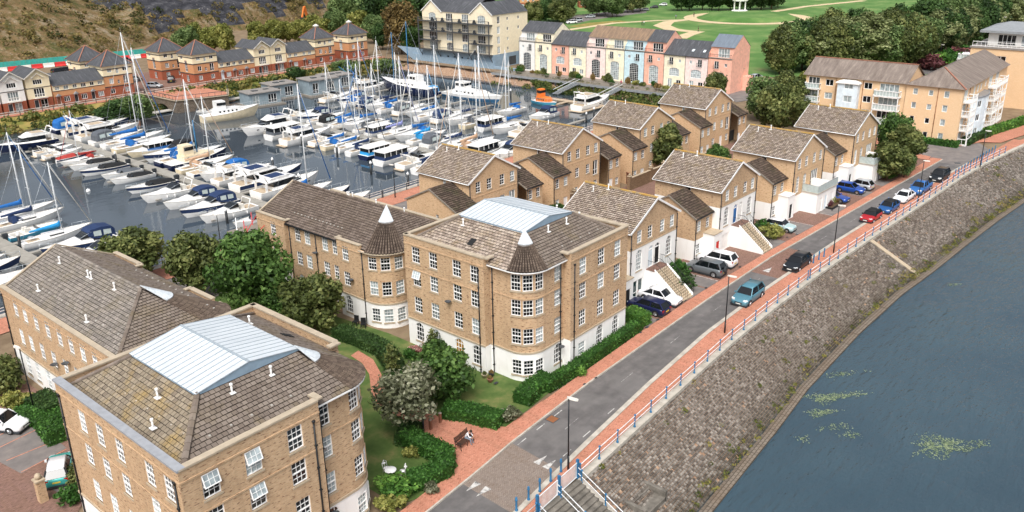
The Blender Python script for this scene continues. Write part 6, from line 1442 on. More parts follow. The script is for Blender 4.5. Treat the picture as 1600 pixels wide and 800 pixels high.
for i in range(14):
    f = i/13; p = P(1492+f*62, 276-f*38); o = link('bollard', BM, None, (p.x, p.y, .1)); tag(o, 'blue iron bollard %s from the near end of the line at the far junction' % ORD[i], 'bollard', 'blue bollards')
t = thing('river_steps', 'concrete steps running down to the river beside white gates', 'steps', (0,0,0)); a0, a1 = STAIR; nst = 18
for i in range(nst):
    b = rail(39)-.1-(i+1)*.37; z = .14-i*.185
    mb = MB(); mb.box(a0+.1,b-.02,z-.5,a1-.1,b+.40,z); mb.build('step', 'step_conc', t)
for x in (a0-.25, a1-.1):
    mb = MB(); b0 = rail(39)-.1; b1 = b0-nst*.37
    for q in (x, x+.35): mb.face([(q,b0,-.6),(q,b0,.15),(q,b1,-3.2),(q,b1,-4)])
    mb.face([(x,b0,.15),(x+.35,b0,.15),(x+.35,b1,-3.2),(x,b1,-3.2)]); mb.build('side_wall', 'concrete', t)
for x in (a0+.1, (a0+a1)/2, a1-.05):
    for k in range(4):
        bb = rail(39)-.4-k*2.1; zz = -.1-k*1.05; link('post', PM, t, (x, bb, zz))
    for h in (.5, 1.0):
        mb = MB(); mb.tube([(x,rail(39)-.1,.1+h),(x,rail(39)-6.9,-3.3+h)], .035, 6); mb.build('handrail', 'rail_white', t)
mb = MB(); mb.box(43.2,24.9,-3.4,45.9,27.2,-1.9); mb.box(43.0,26.9,-3.4,46.1,27.3,-1.4); mb.box(43.0,24.9,-3.4,43.3,27.,-1.4); mb.box(45.8,24.9,-3.4,46.1,27.,-1.4); mb.box(43.3,26.2,-1.9,45.8,26.9,-1.6); mb.build('outfall_chamber', 'step_conc', t)
GP = _post_mesh(1.6)
for i, (x0, x1) in enumerate(((36.45,38.85),(39.05,41.4))):
    t = thing('gate', ['white barred gate at the river steps, left leaf','white barred gate at the river steps, right leaf beside the lamp'][i], 'gate', (x0, rail(x0)-.12, .12)); w = x1-x0; dy = rail(x1)-rail(x0)
    mb = MB(); mb.bar((0,0,.15),(w,dy,.15),.05); mb.bar((0,0,1.35),(w,dy,1.35),.05); mb.bar((0,0,.15),(0,0,1.35),.06); mb.bar((w,dy,.15),(w,dy,1.35),.06); mb.build('frame', 'rail_white', t)
    for k in range(1, 17): mb = MB(); mb.bar((w*k/17,dy*k/17,.15),(w*k/17,dy*k/17,1.35),.028); mb.build('bar', 'rail_white', t)
    mb = MB(); mb.box(-.09,-.09,0,.09,.09,1.6); mb.build('post', 'rail_blue', t)
    if i: mb = MB(); mb.box(w-.09,dy-.09,0,w+.09,dy+.09,1.6); mb.build('post', 'rail_blue', t)
# river weed, toe plants
g = np.random.default_rng(9); cen = []; cc = []
for x, y, rx, ry, n in [(1477,697,2.9,1.2,1100),(1290,622,1.7,.8,420),(1283,645,1.4,.5,280),(1325,618,2.,.4,180),(1490,445,1.,.4,60),(1305,668,1.6,.5,90),(1330,680,1.,.5,70),(1253,686,.7,.5,40),(1315,585,2.2,.5,120)]:
    p = P(x, y, ZW); th = g.uniform(0,6.28,n); r = g.random(n)**.62*g.uniform(.75,1.2,n); s = 1+.35*np.sin(3*th+x)+.2*np.sin(7*th); cen.append(np.stack([p.x+r*s*rx*np.cos(th)*.8-r*s*ry*np.sin(th)*.5, p.y-r*s*rx*np.cos(th)*.6-r*s*ry*np.sin(th), np.full(n, ZW+.025)], 1)); cc.append(g.uniform(.2,1,n))
cen = np.concatenate(cen); tag(link('river_weed', leaves('river_weed', cen, np.tile([0,0,1.], (len(cen),1)), .085, np.concatenate(cc), 'leaf_weed', .12, 3)), 'pale green weed floating on the river in patches', 'weed', None, 'stuff')
_n = []; _c = []; _k = []
for i in range(330):
    a = g.uniform(38,165); v = abs(g.normal(0,.09)) if g.random() < .75 else g.uniform(.0,1.) ; p = revp(a, min(v,.99)); r = g.uniform(.12,.38)*(1.6 if a > 100 else 1); m = int(r*90); q = g.normal(0,1,(m,3)); q[:,2] = abs(q[:,2]); q /= np.linalg.norm(q,axis=1)[:,None]; _n.append(q); _c.append(p+q*r*np.array([1,1,.7])); _k.append(g.uniform(.1,.9)+g.normal(0,.15,m))
tag(link('bank_weeds', leaves('bank_weeds', np.concatenate(_c), np.concatenate(_n), .13, np.concatenate(_k), 'leaf_weedland', .5, 4), rv), None, None, None, 'stuff')

# ------------------------------------------------------------------ far bank: promenade, scrub, stone bridge, site fence
mb = MB(); strip(mb, K(204.0), K(206.4), -60, 178, .04, 8.); struct('bank_promenade', mb, 'paving')
mb = MB(); strip(mb, K(206.4), K(240), 56, 178, .0, 20.); struct('bank_yard', mb, 'paving_brown')
for i in range(6):
    t = thing('railing', 'white promenade railing on the far bank, %s stretch from the left' % ORD[i], 'railing', (60+i*19.4, 204.2, 0)); L = 19.2
    for k in range(9): mb = MB(); mb.box(k*L/8-.06,-.06,0,k*L/8+.06,.06,1.1); mb.build('post', 'darkgrey', t)
    for z in (.55,1.05): mb = MB(); mb.box(0,-.05,z-.05,L,.05,z+.05); mb.build('rail', 'dirty_white', t)
g = np.random.default_rng(15); cen = []; nor = []; cc = []
for i in range(420):
    a = g.uniform(40,176); b = g.uniform(192.5,203); z = -2.5+(b-192.5)/11*2.5; r = g.uniform(.5,1.5)*(1.5 if b < 197 else 1); m = int(45*r); q = g.normal(0,1,(m,3)); q /= np.linalg.norm(q,axis=1)[:,None]; cen.append(np.array([a,b,z+.2])+q*np.array([r*1.2,r*1.2,r*.8])*g.uniform(.6,1,(m,1))); nor.append(q); cc.append(g.uniform(0,1)+g.normal(0,.15,m))
for i in range(260):
    b = g.uniform(92,152); a = g.uniform(168.5,177); z = -2.4+(a-170)/8*2.2; r = g.uniform(.6,1.4); m = int(45*r)
    if b > 140 and g.random() < .85: continue
    q = g.normal(0,1,(m,3)); q /= np.linalg.norm(q,axis=1)[:,None]; cen.append(np.array([a,b,max(z,-2)+.2])+q*np.array([r*1.2,r*1.2,r*.8])*g.uniform(.6,1,(m,1))); nor.append(q); cc.append(g.uniform(0,.6)+g.normal(0,.15,m))
tag(link('bank_scrub', leaves('bank_scrub', np.concatenate(cen), np.concatenate(nor), .42, np.concatenate(cc), 'leaf_bank', .5, 7)), 'rough scrub growing along the marina banks', 'scrub', None, 'stuff')
for x, y, h, r, k, l in [(215,190,6.5,5.,'green','large dark bush on the bank left of the stone bridge, right one'),(190,192,5.5,4.5,'dark','large dark bush on the bank left of the stone bridge, middle one'),(170,192,4.,4.,'dark','dark bush on the bank left of the stone bridge, left one'),(464,126,4.2,3.,'dark','round dark bush on the bank above the grey houseboats'),(540,118,5.,4.5,'green','green bush on the bank below the cupola towers'),(600,112,4.,4.,'green','green bush beside the blue gangway')]:
    p = P(x, y, -1.4); tree(k, (p.x, p.y, -1.6), l, h, r, None, 'shrub', 'shrub')
t = thing('stone_bridge', 'old stone dock wall with dark arch and paved top on the far bank', 'bridge', (0,0,0))
mb = MB(); mb.face([(97,204,.14),(97,186,.14),(108.5,182.5,.14),(113,190,.14),(113,204,.14)]); mb.build('deck', 'paving', t)
for pa, pb_, arch in (((97,204),(97,186),1),((97,186),(108.5,182.5),0),((108.5,182.5),(113,190),0)):
    mb = MB(); d = np.subtract(pb_, pa); L = float(np.linalg.norm(d)); f = lambda u, z: (pa[0]+d[0]*u, pa[1]+d[1]*u, z); N = 30
    for k in range(N):
        u0, u1 = k/N, (k+1)/N
        def lo(u): s = (u-.62)*L/3.2; return -2.4 if abs(s) >= 1 or not arch else -2.2+1.7*math.sqrt(1-s*s)
        mb.face([f(u0,lo(u0)),f(u1,lo(u1)),f(u1,.9),f(u0,.9)], 0, [(u0*L,lo(u0)),(u1*L,lo(u1)),(u1*L,.9),(u0*L,.9)])
    mb.build('stone_wall', 'rough_stone', t); mb = MB(); mb.bar(f(0,.95), f(1,.95), .55, .16); mb.build('coping', 'stone', t); rail_panel(t, [f(0,1.), f(1,1.)], 1.0, 1.5, 'darkgrey', 'railing', .05)
mb = MB(); mb.box(98,190,-2.4,112,203,-.4); mb.build('arch_dark_fill', 'black', t)  # black filler box behind the arch, painting in the dark of its inside
t = thing('site_fence', 'turquoise mesh site fence at the foot of the hillside', 'fence', (0,0,0)); q0, q1 = P(-10,112), P(232,88)
for k in range(30):
    a = q0.lerp(q1, k/30); b = q0.lerp(q1, (k+.96)/30); mb = MB(); mb.bar((a.x,a.y,1.5),(b.x,b.y,1.5),.08,2.1); mb.build('panel', 'fence_green', t)
for k in range(14):
    c = q0.lerp(q1, k/14+.03); o = MB(); o.rings([[(-1.5,-s,z),(1.5,-s,z),(1.5,s,z),(-1.5,s,z)] for s, z in ((.45,0),(.45,.25),(.2,.5),(.16,1.3))], 0, False)
    b = tag(o.build('road_barrier', 'barrier_red' if k % 2 else 'barrier_white'), '%s plastic road barrier, %s from the left in front of the turquoise fence' % ('red' if k % 2 else 'white', ORD[k]), 'barrier', 'plastic road barriers'); b.location = (c.x, c.y-2.4, 0); b.rotation_euler = (0,0,math.atan2(q1.y-q0.y, q1.x-q0.x))
p = P(537,60); t = thing('excavator', 'orange excavator with raised boom at the foot of the cliff', 'excavator', (p.x, p.y+20, 4), R(200))
mb = MB(); mb.box(-1.6,-1.4,1.1,1.6,1.4,2.6); mb.build('body', 'orange', t); mb = MB(); mb.box(.2,-1.3,2.6,1.5,-.1,3.9); mb.build('cab', 'car_glass', t); mb = MB(); mb.box(-2,-1.5,0,2,-.9,1.); mb.box(-2,.9,0,2,1.5,1.); mb.build('track', 'tyre', t)
mb = MB(); mb.bar((1.4,.3,2.),(3.2,.3,7.),.7,.9); mb.bar((3.2,.3,7.),(5.2,.3,3.),.5,.6); mb.build('boom', 'orange', t); mb = MB(); mb.rings([[(4.8,-.3,3.2),(4.8,.9,3.2),(5.6,.9,3.2),(5.6,-.3,3.2)],[(4.4,-.3,2.2),(4.4,.9,2.2),(5.0,.9,2.0),(5.0,-.3,2.0)]], 0, False); mb.build('bucket', 'darkgrey', t)

# ------------------------------------------------------------------ terrace deck and gangways
t = thing('waterside_deck', 'timber deck on piles along the pastel terrace', 'deck', (0,0,0))
for k in range(33): mb = MB(); mb.box(174.6,88.2+k*2.05,-.12,182.6,88.2+k*2.05+2.0,.06); mb.build('deck_bay', 'wood_grey', t)
mb = MB(); mb.box(174.3,88,-.5,174.6,156,.1); mb.build('edge_beam', 'grey', t)
for k in range(17): mb = MB(); mb.box(174.4,88.5+k*4.1,-3,174.7,88.8+k*4.1,-.5); mb.build('pile', 'darkgrey', t)
for k in range(8): rail_panel(t, [(174.5,89+k*8.3,.06),(174.5,97+k*8.3,.06)], 1.05, .3, 'wood_grey', 'fence', .05)
rr = random.Random(31)
for i in range(26):
    b = 90+i*2.5; shrub(['s_olive','s_yellow','s_heather','s_green'][i % 4], (rr.uniform(176,181), b+rr.uniform(-.6,.6), .06), ['olive','golden','brown','green'][i % 4]+' potted plant on the terrace deck, %s from the right end' % ORD[i], rr.uniform(1.,2.6), rr.uniform(.7,1.4), 'deck plants')
for i, (b, l) in enumerate(((126.5,'grey timber gangway from the deck down to the pontoon, left one'),(113.5,'grey timber gangway from the deck down to the pontoon, right one'))):
    t = thing('gangway', l, 'gangway', (174.3, b, 0))
    for s in (-.7,.7): mb = MB(); mb.bar((0,s,.1),(-8.,s+1.,-1.6),.12,.3); mb.build('beam', 'grey', t); mb = MB(); mb.bar((0,s,1.1),(-8.,s+1.,-.6),.08); mb.build('handrail', 'rail_white', t)
    for k in range(14): f = k/13; mb = MB(); mb.box(-8*f-.2,-.7+f,.12-1.7*f,-8*f+.2,.7+f,.18-1.7*f); mb.build('tread', 'galv', t)
t = thing('gangway', 'blue steel truss gangway from the far bank down to the pontoons', 'gangway', (152.5,196,0), R(-110)); 
for s in (-.8,.8):
    mb = MB(); mb.bar((0,s,.6),(15,s,-1.2),.14); mb.bar((0,s,1.9),(15,s,.1),.14)
    for k in range(10): f = k/10; mb.bar((15*f,s,.6-1.8*f),(15*(f+.1),s,1.9-1.8*(f+.1)),.08)
    mb.build('truss', 'rail_blue', t)
mb = MB(); mb.bar((0,0,.5),(15,0,-1.3),1.5,.08); mb.build('walkway', 'galv', t)
# ------------------------------------------------------------------ boats
def hull_sections(L, B, fb, fbow, n=9, full=.5, transom=.82, rake=.10):
    out = []
    for i in range(n):
        s = i/(n-1); x = L*s
        w = B/2*(transom+(1-transom)*min(1, s/.35)) if s < .35 else B/2*max(.02, 1-((s-.35)/.65)**(1.7+full))
        z = fb+(fbow-fb)*s**1.8; kx = x-(0 if s < .9 else 0)
        out.append((x, w, z, x-L*rake*max(0, (s-.6)/.4)**1.5))
    return out
def add_hull(t, L, B, fb, fbow, hm, bm='hull_white', deckm='hull_white', stripe=None, **k):
    sec = hull_sections(L, B, fb, fbow, **k); mb = MB(); rings = []
    for x, w, z, xk in sec: rings.append([(x,-w,z),(x-(x-xk)*.35,-w*.97,z*.55),(xk,-w*.80,.02),(xk,-w*.5,-.35),(xk,w*.5,-.35),(xk,w*.80,.02),(x-(x-xk)*.35,w*.97,z*.55),(x,w,z)])
    mb.rings(rings, lambda i, q: (1 if q in (0,6) else 0 if q in (1,5) else 2), True, False, False)
    r = rings[0]; mb.face(r[::-1], 0); mb.build('hull', [hm, stripe or hm, bm], t)
    mb = MB()
    for (x0,w0,z0,_),(x1,w1,z1,_) in zip(sec, sec[1:]): mb.face([(x0,-w0,z0-.02),(x1,-w1,z1-.02),(x1,w1,z1-.02),(x0,w0,z0-.02)])
    mb.build('deck', deckm, t)
    mb = MB(); 
    for s in (-1,1): mb.tube([(x,s*w,z+.01) for x, w, z, _ in sec], .045, 4)
    mb.build('gunwale', deckm if hm != 'hull_white' else 'dirty_white', t)
    return sec
def pulpit(t, sec, h=.6, frm=.55):
    pts = [(x,w,z) for x, w, z, _ in sec if x >= sec[-1][0]*frm]; mb = MB()
    for s in (-1,1):
        mb.tube([(x-.05,s*max(w-.1,.04),z+h) for x, w, z in pts], .025, 4)
        for x, w, z in pts: mb.tube([(x-.05,s*max(w-.1,.04),z),(x-.05,s*max(w-.1,.04),z+h)], .02, 4)
    mb.build('pulpit_rail', 'galv', t)
def loft_cabin(t, st, mat, name='cabin', cap=True):
    """st: (x, half width bottom, half width top, z bottom, z top)"""
    mb = MB(); mb.rings([[(x,-wb,zb),(x,-wt,zt),(x,wt,zt),(x,wb,zb)] for x, wb, wt, zb, zt in st], 0, False, cap, False if False else True); return mb.build(name, mat, t)
def b_cruiser(L, hm, canvas, stripe=None, seed=0):
    B = L*.33; t = thing('motor_cruiser', '', 'boat'); sec = add_hull(t, L, B, L*.085+.15, L*.13+.25, hm, stripe=stripe); f = L*.085+.15
    loft_cabin(t, [(L*.36,B*.36,B*.30,f,f+.75),(L*.55,B*.36,B*.28,f+.05,f+.65),(L*.78,B*.22,B*.14,f+.2,f+.42),(L*.88,B*.08,B*.05,f+.35,f+.42)], 'hull_white', 'foredeck_cabin')
    loft_cabin(t, [(L*.36,B*.37,B*.32,f+.72,f+1.30),(L*.40,B*.36,B*.31,f+.72,f+1.32),(L*.52,B*.33,B*.25,f+.66,f+.76)], 'boat_glass', 'windscreen')
    mb = MB(); mb.tube([(L*.37,-B*.34,f+1.33),(L*.45,-B*.32,f+1.1),(L*.52,-B*.27,f+.78),(L*.53,0,f+.8),(L*.52,B*.27,f+.78),(L*.45,B*.32,f+1.1),(L*.37,B*.34,f+1.33)], .03, 4); mb.build('windscreen_frame', 'galv', t)
    if canvas:
        loft_cabin(t, [(L*.06,B*.36,B*.30,f+.1,f+1.05),(L*.1,B*.38,B*.33,f+.1,f+1.5),(L*.24,B*.38,B*.34,f+.15,f+1.75),(L*.38,B*.37,B*.33,f+.5,f+1.6),(L*.42,B*.36,B*.3,f+.9,f+1.35)], canvas, 'canopy')
        mb = MB()
        for s in (-1,1): mb.face([(L*.12,s*B*.385,f+.55),(L*.22,s*B*.387,f+.6),(L*.22,s*B*.365,f+1.3),(L*.12,s*B*.36,f+1.2)]); mb.face([(L*.25,s*B*.387,f+.6),(L*.35,s*B*.382,f+.7),(L*.35,s*B*.36,f+1.35),(L*.25,s*B*.365,f+1.33)])
        mb.build('canopy_window', 'clear_panel', t)
    else:
        mb = MB(); mb.box(L*.04,-B*.32,f-.25,L*.34,B*.32,f+.02); mb.build('cockpit_floor', 'teak', t)
        for y in (-.5,.5): mb = MB(); mb.box(L*.24,y-.3,f,L*.31,y+.3,f+.85); mb.build('seat', 'dirty_white', t)
        mb = MB(); mb.tube([(L*.2,-B*.38,f),(L*.14,-B*.36,f+1.5),(L*.14,B*.36,f+1.5),(L*.2,B*.38,f)], .09, 6); mb.build('radar_arch', 'hull_white', t)
    mb = MB(); mb.box(-L*.06,-B*.36,.12,0,B*.36,.22); mb.build('bathing_platform', 'teak', t); pulpit(t, sec)
    for k in (.3,.5,.66):
        for s in (-1,1): x, w, z, _ = sec[int(k*8)]; mb = MB(); mb.lathe([(.02,-.32),(.1,-.26),(.1,.2),(.02,.28)], 6, 0, True, (x,s*(w+.1),z*.55)); mb.build('fender', 'hull_white' if seed % 2 else 'canvas_navy', t)
    return t
def b_fly(L, hm, canvas, stripe=None, seed=0):
    B = L*.31; t = thing('flybridge_yacht', '', 'boat'); f = L*.09+.2; sec = add_hull(t, L, B, f, L*.13+.4, hm, stripe=stripe)
    loft_cabin(t, [(L*.2,B*.40,B*.38,f,f+.5),(L*.55,B*.40,B*.37,f+.05,f+.55),(L*.75,B*.27,B*.22,f+.25,f+.6),(L*.86,B*.1,B*.06,f+.5,f+.62)], 'hull_white', 'lower_house')
    loft_cabin(t, [(L*.2,B*.385,B*.36,f+.5,f+1.45),(L*.5,B*.375,B*.34,f+.55,f+1.5),(L*.66,B*.29,B*.22,f+.58,f+.66)], 'boat_glass', 'saloon_windows')
    loft_cabin(t, [(L*.10,B*.40,B*.40,f+1.45,f+1.62),(L*.5,B*.37,B*.37,f+1.5,f+1.66),(L*.57,B*.28,B*.28,f+1.42,f+1.58)], 'hull_white', 'fly_deck')
    loft_cabin(t, [(L*.16,B*.36,B*.38,f+1.62,f+2.15),(L*.42,B*.35,B*.36,f+1.66,f+2.25),(L*.52,B*.26,B*.22,f+1.62,f+1.9)], 'hull_white', 'fly_bulwark')
    mb = MB(); mb.face([(L*.2,-B*.3,f+2.2),(L*.4,-B*.3,f+2.25),(L*.4,B*.3,f+2.25),(L*.2,B*.3,f+2.2)]); mb.build('fly_cockpit', canvas or 'teak', t)
    mb = MB(); mb.tube([(L*.12,-B*.37,f+1.6),(L*.07,-B*.33,f+3.0),(L*.07,B*.33,f+3.0),(L*.12,B*.37,f+1.6)], .13, 6); mb.lathe([(.25,0),(.28,.12),(.15,.25),(.02,.28)], 8, 0, True, (L*.07,0,f+3.05)); mb.tube([(L*.07,.3,f+3),(L*.05,.3,f+4.2)], .02, 4); mb.build('radar_arch', 'hull_white', t)
    for s in (-1,1): mb = MB(); mb.box(L*.08,s*B*.37-.05,f,L*.11,s*B*.37+.05,f+1.5); mb.build('cockpit_post', 'hull_white', t)
    mb = MB(); mb.box(L*.03,-B*.35,f-.2,L*.2,B*.35,f+.02); mb.build('cockpit_floor', 'teak', t); mb = MB(); mb.box(-L*.07,-B*.38,.15,0,B*.38,.25); mb.build('bathing_platform', 'teak', t)
    mb = MB()
    for k in range(3): 
        for s in (-1,1): x, w, z, _ = sec[4+k]; mb.box(x-.4,s*w*.985-.03,z*.62,x+.4,s*w*.985+.03,z*.62+.18)
    mb.build('porthole', 'boat_glass', t); pulpit(t, sec, .75, .5)
    return t
def b_speed(L, hm, canvas, stripe=None, seed=0):
    B = L*.34; t = thing('speedboat', '', 'boat'); f = .62; sec = add_hull(t, L, B, f, .95, hm, stripe=stripe)
    if canvas: loft_cabin(t, [(L*.05,B*.40,B*.2,f,f+.18),(L*.3,B*.42,B*.18,f,f+.5),(L*.5,B*.42,B*.12,f,f+.6),(L*.62,B*.34,B*.05,f+.05,f+.12)], canvas, 'tonneau_cover')
    else:
        mb = MB(); mb.box(L*.08,-B*.34,f-.3,L*.5,B*.34,f+.01); mb.build('cockpit_floor', 'deck_grey', t)
        for y in (-.45,.45): mb = MB(); mb.box(L*.3,y-.28,f,L*.38,y+.28,f+.6); mb.build('seat', 'dirty_white', t)
    loft_cabin(t, [(L*.52,B*.40,B*.36,f,f+.5),(L*.60,B*.36,B*.22,f+.05,f+.1)], 'boat_glass', 'windscreen')
    mb = MB(); mb.box(-.45,-.2,.1,.05,.2,.95); mb.box(-.5,-.24,.75,.1,.24,1.15); mb.build('outboard', 'charcoal', t); pulpit(t, sec, .35, .7)
    return t
def b_yacht(L, hm, canvas, stripe=None, seed=0, mast=14.):
    B = L*.31; t = thing('sailing_yacht', '', 'boat'); f = L*.07+.25; sec = add_hull(t, L, B, f, f+.5, hm, transom=.62, stripe=stripe, rake=.16)
    loft_cabin(t, [(L*.3,B*.28,B*.24,f,f+.55),(L*.55,B*.27,B*.22,f+.05,f+.5),(L*.74,B*.14,B*.08,f+.25,f+.38)], 'hull_white', 'coachroof')
    for s in (-1,1): mb = MB(); mb.box(L*.36,s*B*.27-.03,f+.2,L*.56,s*B*.27+.03,f+.38); mb.build('cabin_window', 'boat_glass', t)
    mb = MB(); mb.box(L*.07,-B*.2,f-.3,L*.28,B*.2,f+.02); mb.build('cockpit_floor', 'teak', t)
    mx = L*.56; mb = MB(); mb.tube([(mx,0,f),(mx,0,mast*.5),(mx,0,mast)], [.11,.10,.075], 7); mb.tube([(mx,0,mast),(mx,0,mast+.8)], .015, 3); mb.build('mast', 'mast', t)
    mb = MB()
    for k, wd in ((.45,.9),(.7,.7)): mb.tube([(mx-.1,-wd,mast*k),(mx,0,mast*k+.05),(mx-.1,wd,mast*k)], .035, 4)
    mb.build('spreader', 'mast', t)
    mb = MB(); mb.tube([(mx,0,f+1.25),(L*.12,0,f+1.35)], .08, 6); bo = mb.build('boom', 'mast', t)
    if canvas: mb = MB(); mb.rings([[(x,-w,z-.1),(x,-w*.8,z+h*.6),(x,0,z+h),(x,w*.8,z+h*.6),(x,w,z-.1)] for x, w, z, h in ((mx-.05,.16,f+1.3,.9),(mx-.5,.19,f+1.3,.55),(L*.3,.17,f+1.36,.34),(L*.13,.1,f+1.4,.16))], 0, True); mb.build('sail_cover', canvas, bo)
    if canvas and seed % 3: loft_cabin(t, [(L*.24,B*.28,B*.2,f+.1,f+1.0),(L*.3,B*.29,B*.22,f+.3,f+1.15),(L*.38,B*.27,B*.16,f+.5,f+.6)], canvas, 'sprayhood')
    mb = MB(); tip = (mx,0,mast)
    for q in ((L*.985,0,f+.5),(0.05,0,f),(mx-.2,B*.45,f),(mx-.2,-B*.45,f)): mb.tube([tip,q], .022, 3)
    mb.build('rigging', 'galv', t)
    mb = MB(); mb.tube([(mx,0,mast*.97),(L*.97,0,f+.9)], [.03,.085], 5); mb.build('furled_headsail', 'dirty_white' if seed % 2 else canvas or 'dirty_white', t)
    pulpit(t, sec, .55, .0 if False else .75); mb = MB(); mb.tube([(.2,-B*.28,f),(.15,-B*.28,f+.6),(.05,0,f+.62),(.15,B*.28,f+.6),(.2,B*.28,f)], .025, 4); mb.build('pushpit_rail', 'galv', t)
    mb = MB(); mb.lathe([(.45,-.03),(.5,0),(.45,.03)], 12, 0, True, (L*.14,0,f+.6)); mb.build('steering_wheel', 'galv', t)
    return t
def b_cabin(L, hm, canvas, stripe=None, seed=0):
    """slab-sided cabin boat with windows all round and navy skirt"""
    B = L*.34; t = thing('cabin_boat', '', 'boat'); f = 1.0; sec = add_hull(t, L, B, f, 1.5, hm, stripe=stripe)
    loft_cabin(t, [(L*.05,B*.40,B*.39,f,f+.6),(L*.6,B*.40,B*.39,f,f+.6)], canvas or 'canvas_navy', 'dodger_skirt'); loft_cabin(t, [(L*.055,B*.39,B*.37,f+.6,f+1.45),(L*.59,B*.39,B*.36,f+.6,f+1.45)], 'boat_glass', 'windows')
    loft_cabin(t, [(L*.02,B*.42,B*.40,f+1.45,f+1.58),(L*.63,B*.42,B*.40,f+1.45,f+1.58)], 'hull_white', 'roof')
    for x in (.055,.19,.32,.45,.585):
        for s in (-1,1): mb = MB(); mb.box(L*x-.05,s*B*.385-.05,f+.6,L*x+.05,s*B*.385+.05,f+1.46); mb.build('window_post', 'hull_white', t)
    loft_cabin(t, [(L*.6,B*.36,B*.3,f,f+.7),(L*.82,B*.2,B*.12,f+.3,f+.55)], 'hull_white', 'foredeck_cabin'); pulpit(t, sec, .6, .6)
    return t
BT = dict(c=b_cruiser, f=b_fly, s=b_speed, y=b_yacht, k=b_cabin); BL = dict(c=10.,f=14.,s=7.,y=11.,k=10.5); _BP = {}
BN = dict(c='motor cruiser', f='flybridge motor yacht', s='speedboat', y='sailing yacht', k='cabin boat')
CN = {'canvas_blue':'bright blue','canvas_navy':'navy','canvas_grey':'grey','canvas_tan':'tan','canvas_cyan':'cyan','red_canvas':'red','black':'black','lilac':'lilac',None:'no'}
HN = dict(hull_white='white', hull_navy='navy-hulled', hull_cream='cream', hull_teal='teal-hulled', hull_blue='blue-hulled')
def boat(ty, a, b, hd, L, hm, canvas, where, mast=None, stripe=None):
    key = (ty, hm, canvas, mast, stripe); sc = L/BL[ty]
    kw = dict(mast=mast/sc) if ty == 'y' and mast else {}
    cov = dict(c='canopy', f='sun pad', s='cover', y='sail cover', k='canvas')[ty]
    lab = '%s %s with %s %s, %s' % (HN[hm], BN[ty], CN[canvas], cov, where)
    key = key+((round(sc,1),) if ty == 'y' else ())
    if key not in _BP:
        t = BT[ty](BL[ty], hm, canvas, stripe, len(_BP), **kw); _BP[key] = t; t['group'] = 'moored boats'; t['label'] = lab
        t.location = (a, b, ZM); t.rotation_euler = (0, 0, hd); t.scale = (sc,)*3; return t
    return dup(_BP[key], (a, b, ZM), hd, lab, 'moored boats', sc)
# pontoons: decks in bays, white-capped piles
def pontoon(a, b0, b1, label, w=2.0, fing=(), mat='pontoon'):
    t = thing('pontoon', label, 'pontoon', (a, b0, ZM)); n = int((b1-b0)/4)
    for k in range(n):
        mb = MB(); L = (b1-b0)/n; mb.box(-w/2,k*L+.04,.35,w/2,(k+1)*L-.04,.55); mb.box(-w/2+.2,k*L+.3,-.1,w/2-.2,(k+1)*L-.3,.35); mb.build('deck_section', mat, t)
    for (b, s, L) in fing: mb = MB(); mb.box(min(s*w/2,s*(w/2+L)),b-b0-.4,.3,max(s*w/2,s*(w/2+L)),b-b0+.4,.5); mb.build('finger', mat, t)
    return t
pontoon(35.7, 84, 132, 'grey timber pontoon at the left edge of the marina', fing=[(b, 1, 8) for b in (109,115,120.5,126)])
pontoon(67.8, 97, 190, 'long grey pontoon running through the left boats', fing=[(b, s, 8) for b in (108,116,124,132,140,149,157,165,174,183) for s in (-1,1)])
pontoon(106.3, 93.5, 160, 'pontoon in the middle of the dense boats, hidden between hulls', fing=[(b, s, 9) for b in range(96,160,9) for s in (-1,1)])
pontoon(136.5, 100, 172, 'farthest pontoon, beside the blue-hulled barge', fing=[(b, s, 9) for b in range(104,170,9) for s in (-1,1)])
pontoon(160.5, 104, 128, 'short brown pontoon below the gangways of the pastel terrace', 1.6, [(119,-1,8),(109,-1,8)], 'teak')
t = thing('pontoon', 'pale walkway pontoon along the far bank before the stone bridge', 'pontoon', (70, 189.2, ZM))
for k in range(12): mb = MB(); mb.box(k*4,-1,.35,k*4+3.9,1,.55); mb.build('deck_section', 'deck_grey', t)
mb = MB(); mb.lathe([(.2,-2),(.2,1.9)], 8); PBm = mb.mesh('pile', 'metal_dark'); mb = MB(); mb.lathe([(.22,1.9),(.22,2.15),(.05,2.45)], 8); PCm = mb.mesh('cap', 'frame')
for i, (x, y) in enumerate([(107,216),(182,254),(425,207),(472,226),(527,243),(580,270),(638,288),(468,290),(529,318),(427,264),(166,406),(32,386),(355,346),(743,222),(807,242),(916,190),(798,152),(928,182)]):
    p = P(x, y, ZM+.3); t = thing('mooring_pile', 'dark mooring pile with white cap, %s' % ['at the far end of the long left pontoon','midway along the long left pontoon','left of the white flybridge boats in mid-marina','before the row of sterns in mid-marina, left','before the row of sterns in mid-marina, second','before the row of sterns in mid-marina, third','before the navy cabin boat','in open water left of the pointed-tower block','in open water above the pointed-tower roof','beside the big white flybridge bow','above the long grey roof at left','beside the left edge pontoon','beside the cruisers near the long roof','amid the masts on the right','behind the second back-row house roof','by the lone boat near the pastel terrace','beside the working boat at right','behind the lone flybridge boat'][i], 'mooring pile', (p.x, p.y, ZM), 0, 'mooring piles')
    link('pile', PBm, t); link('cap', PCm, t)
NEG = R(180)
rows = []
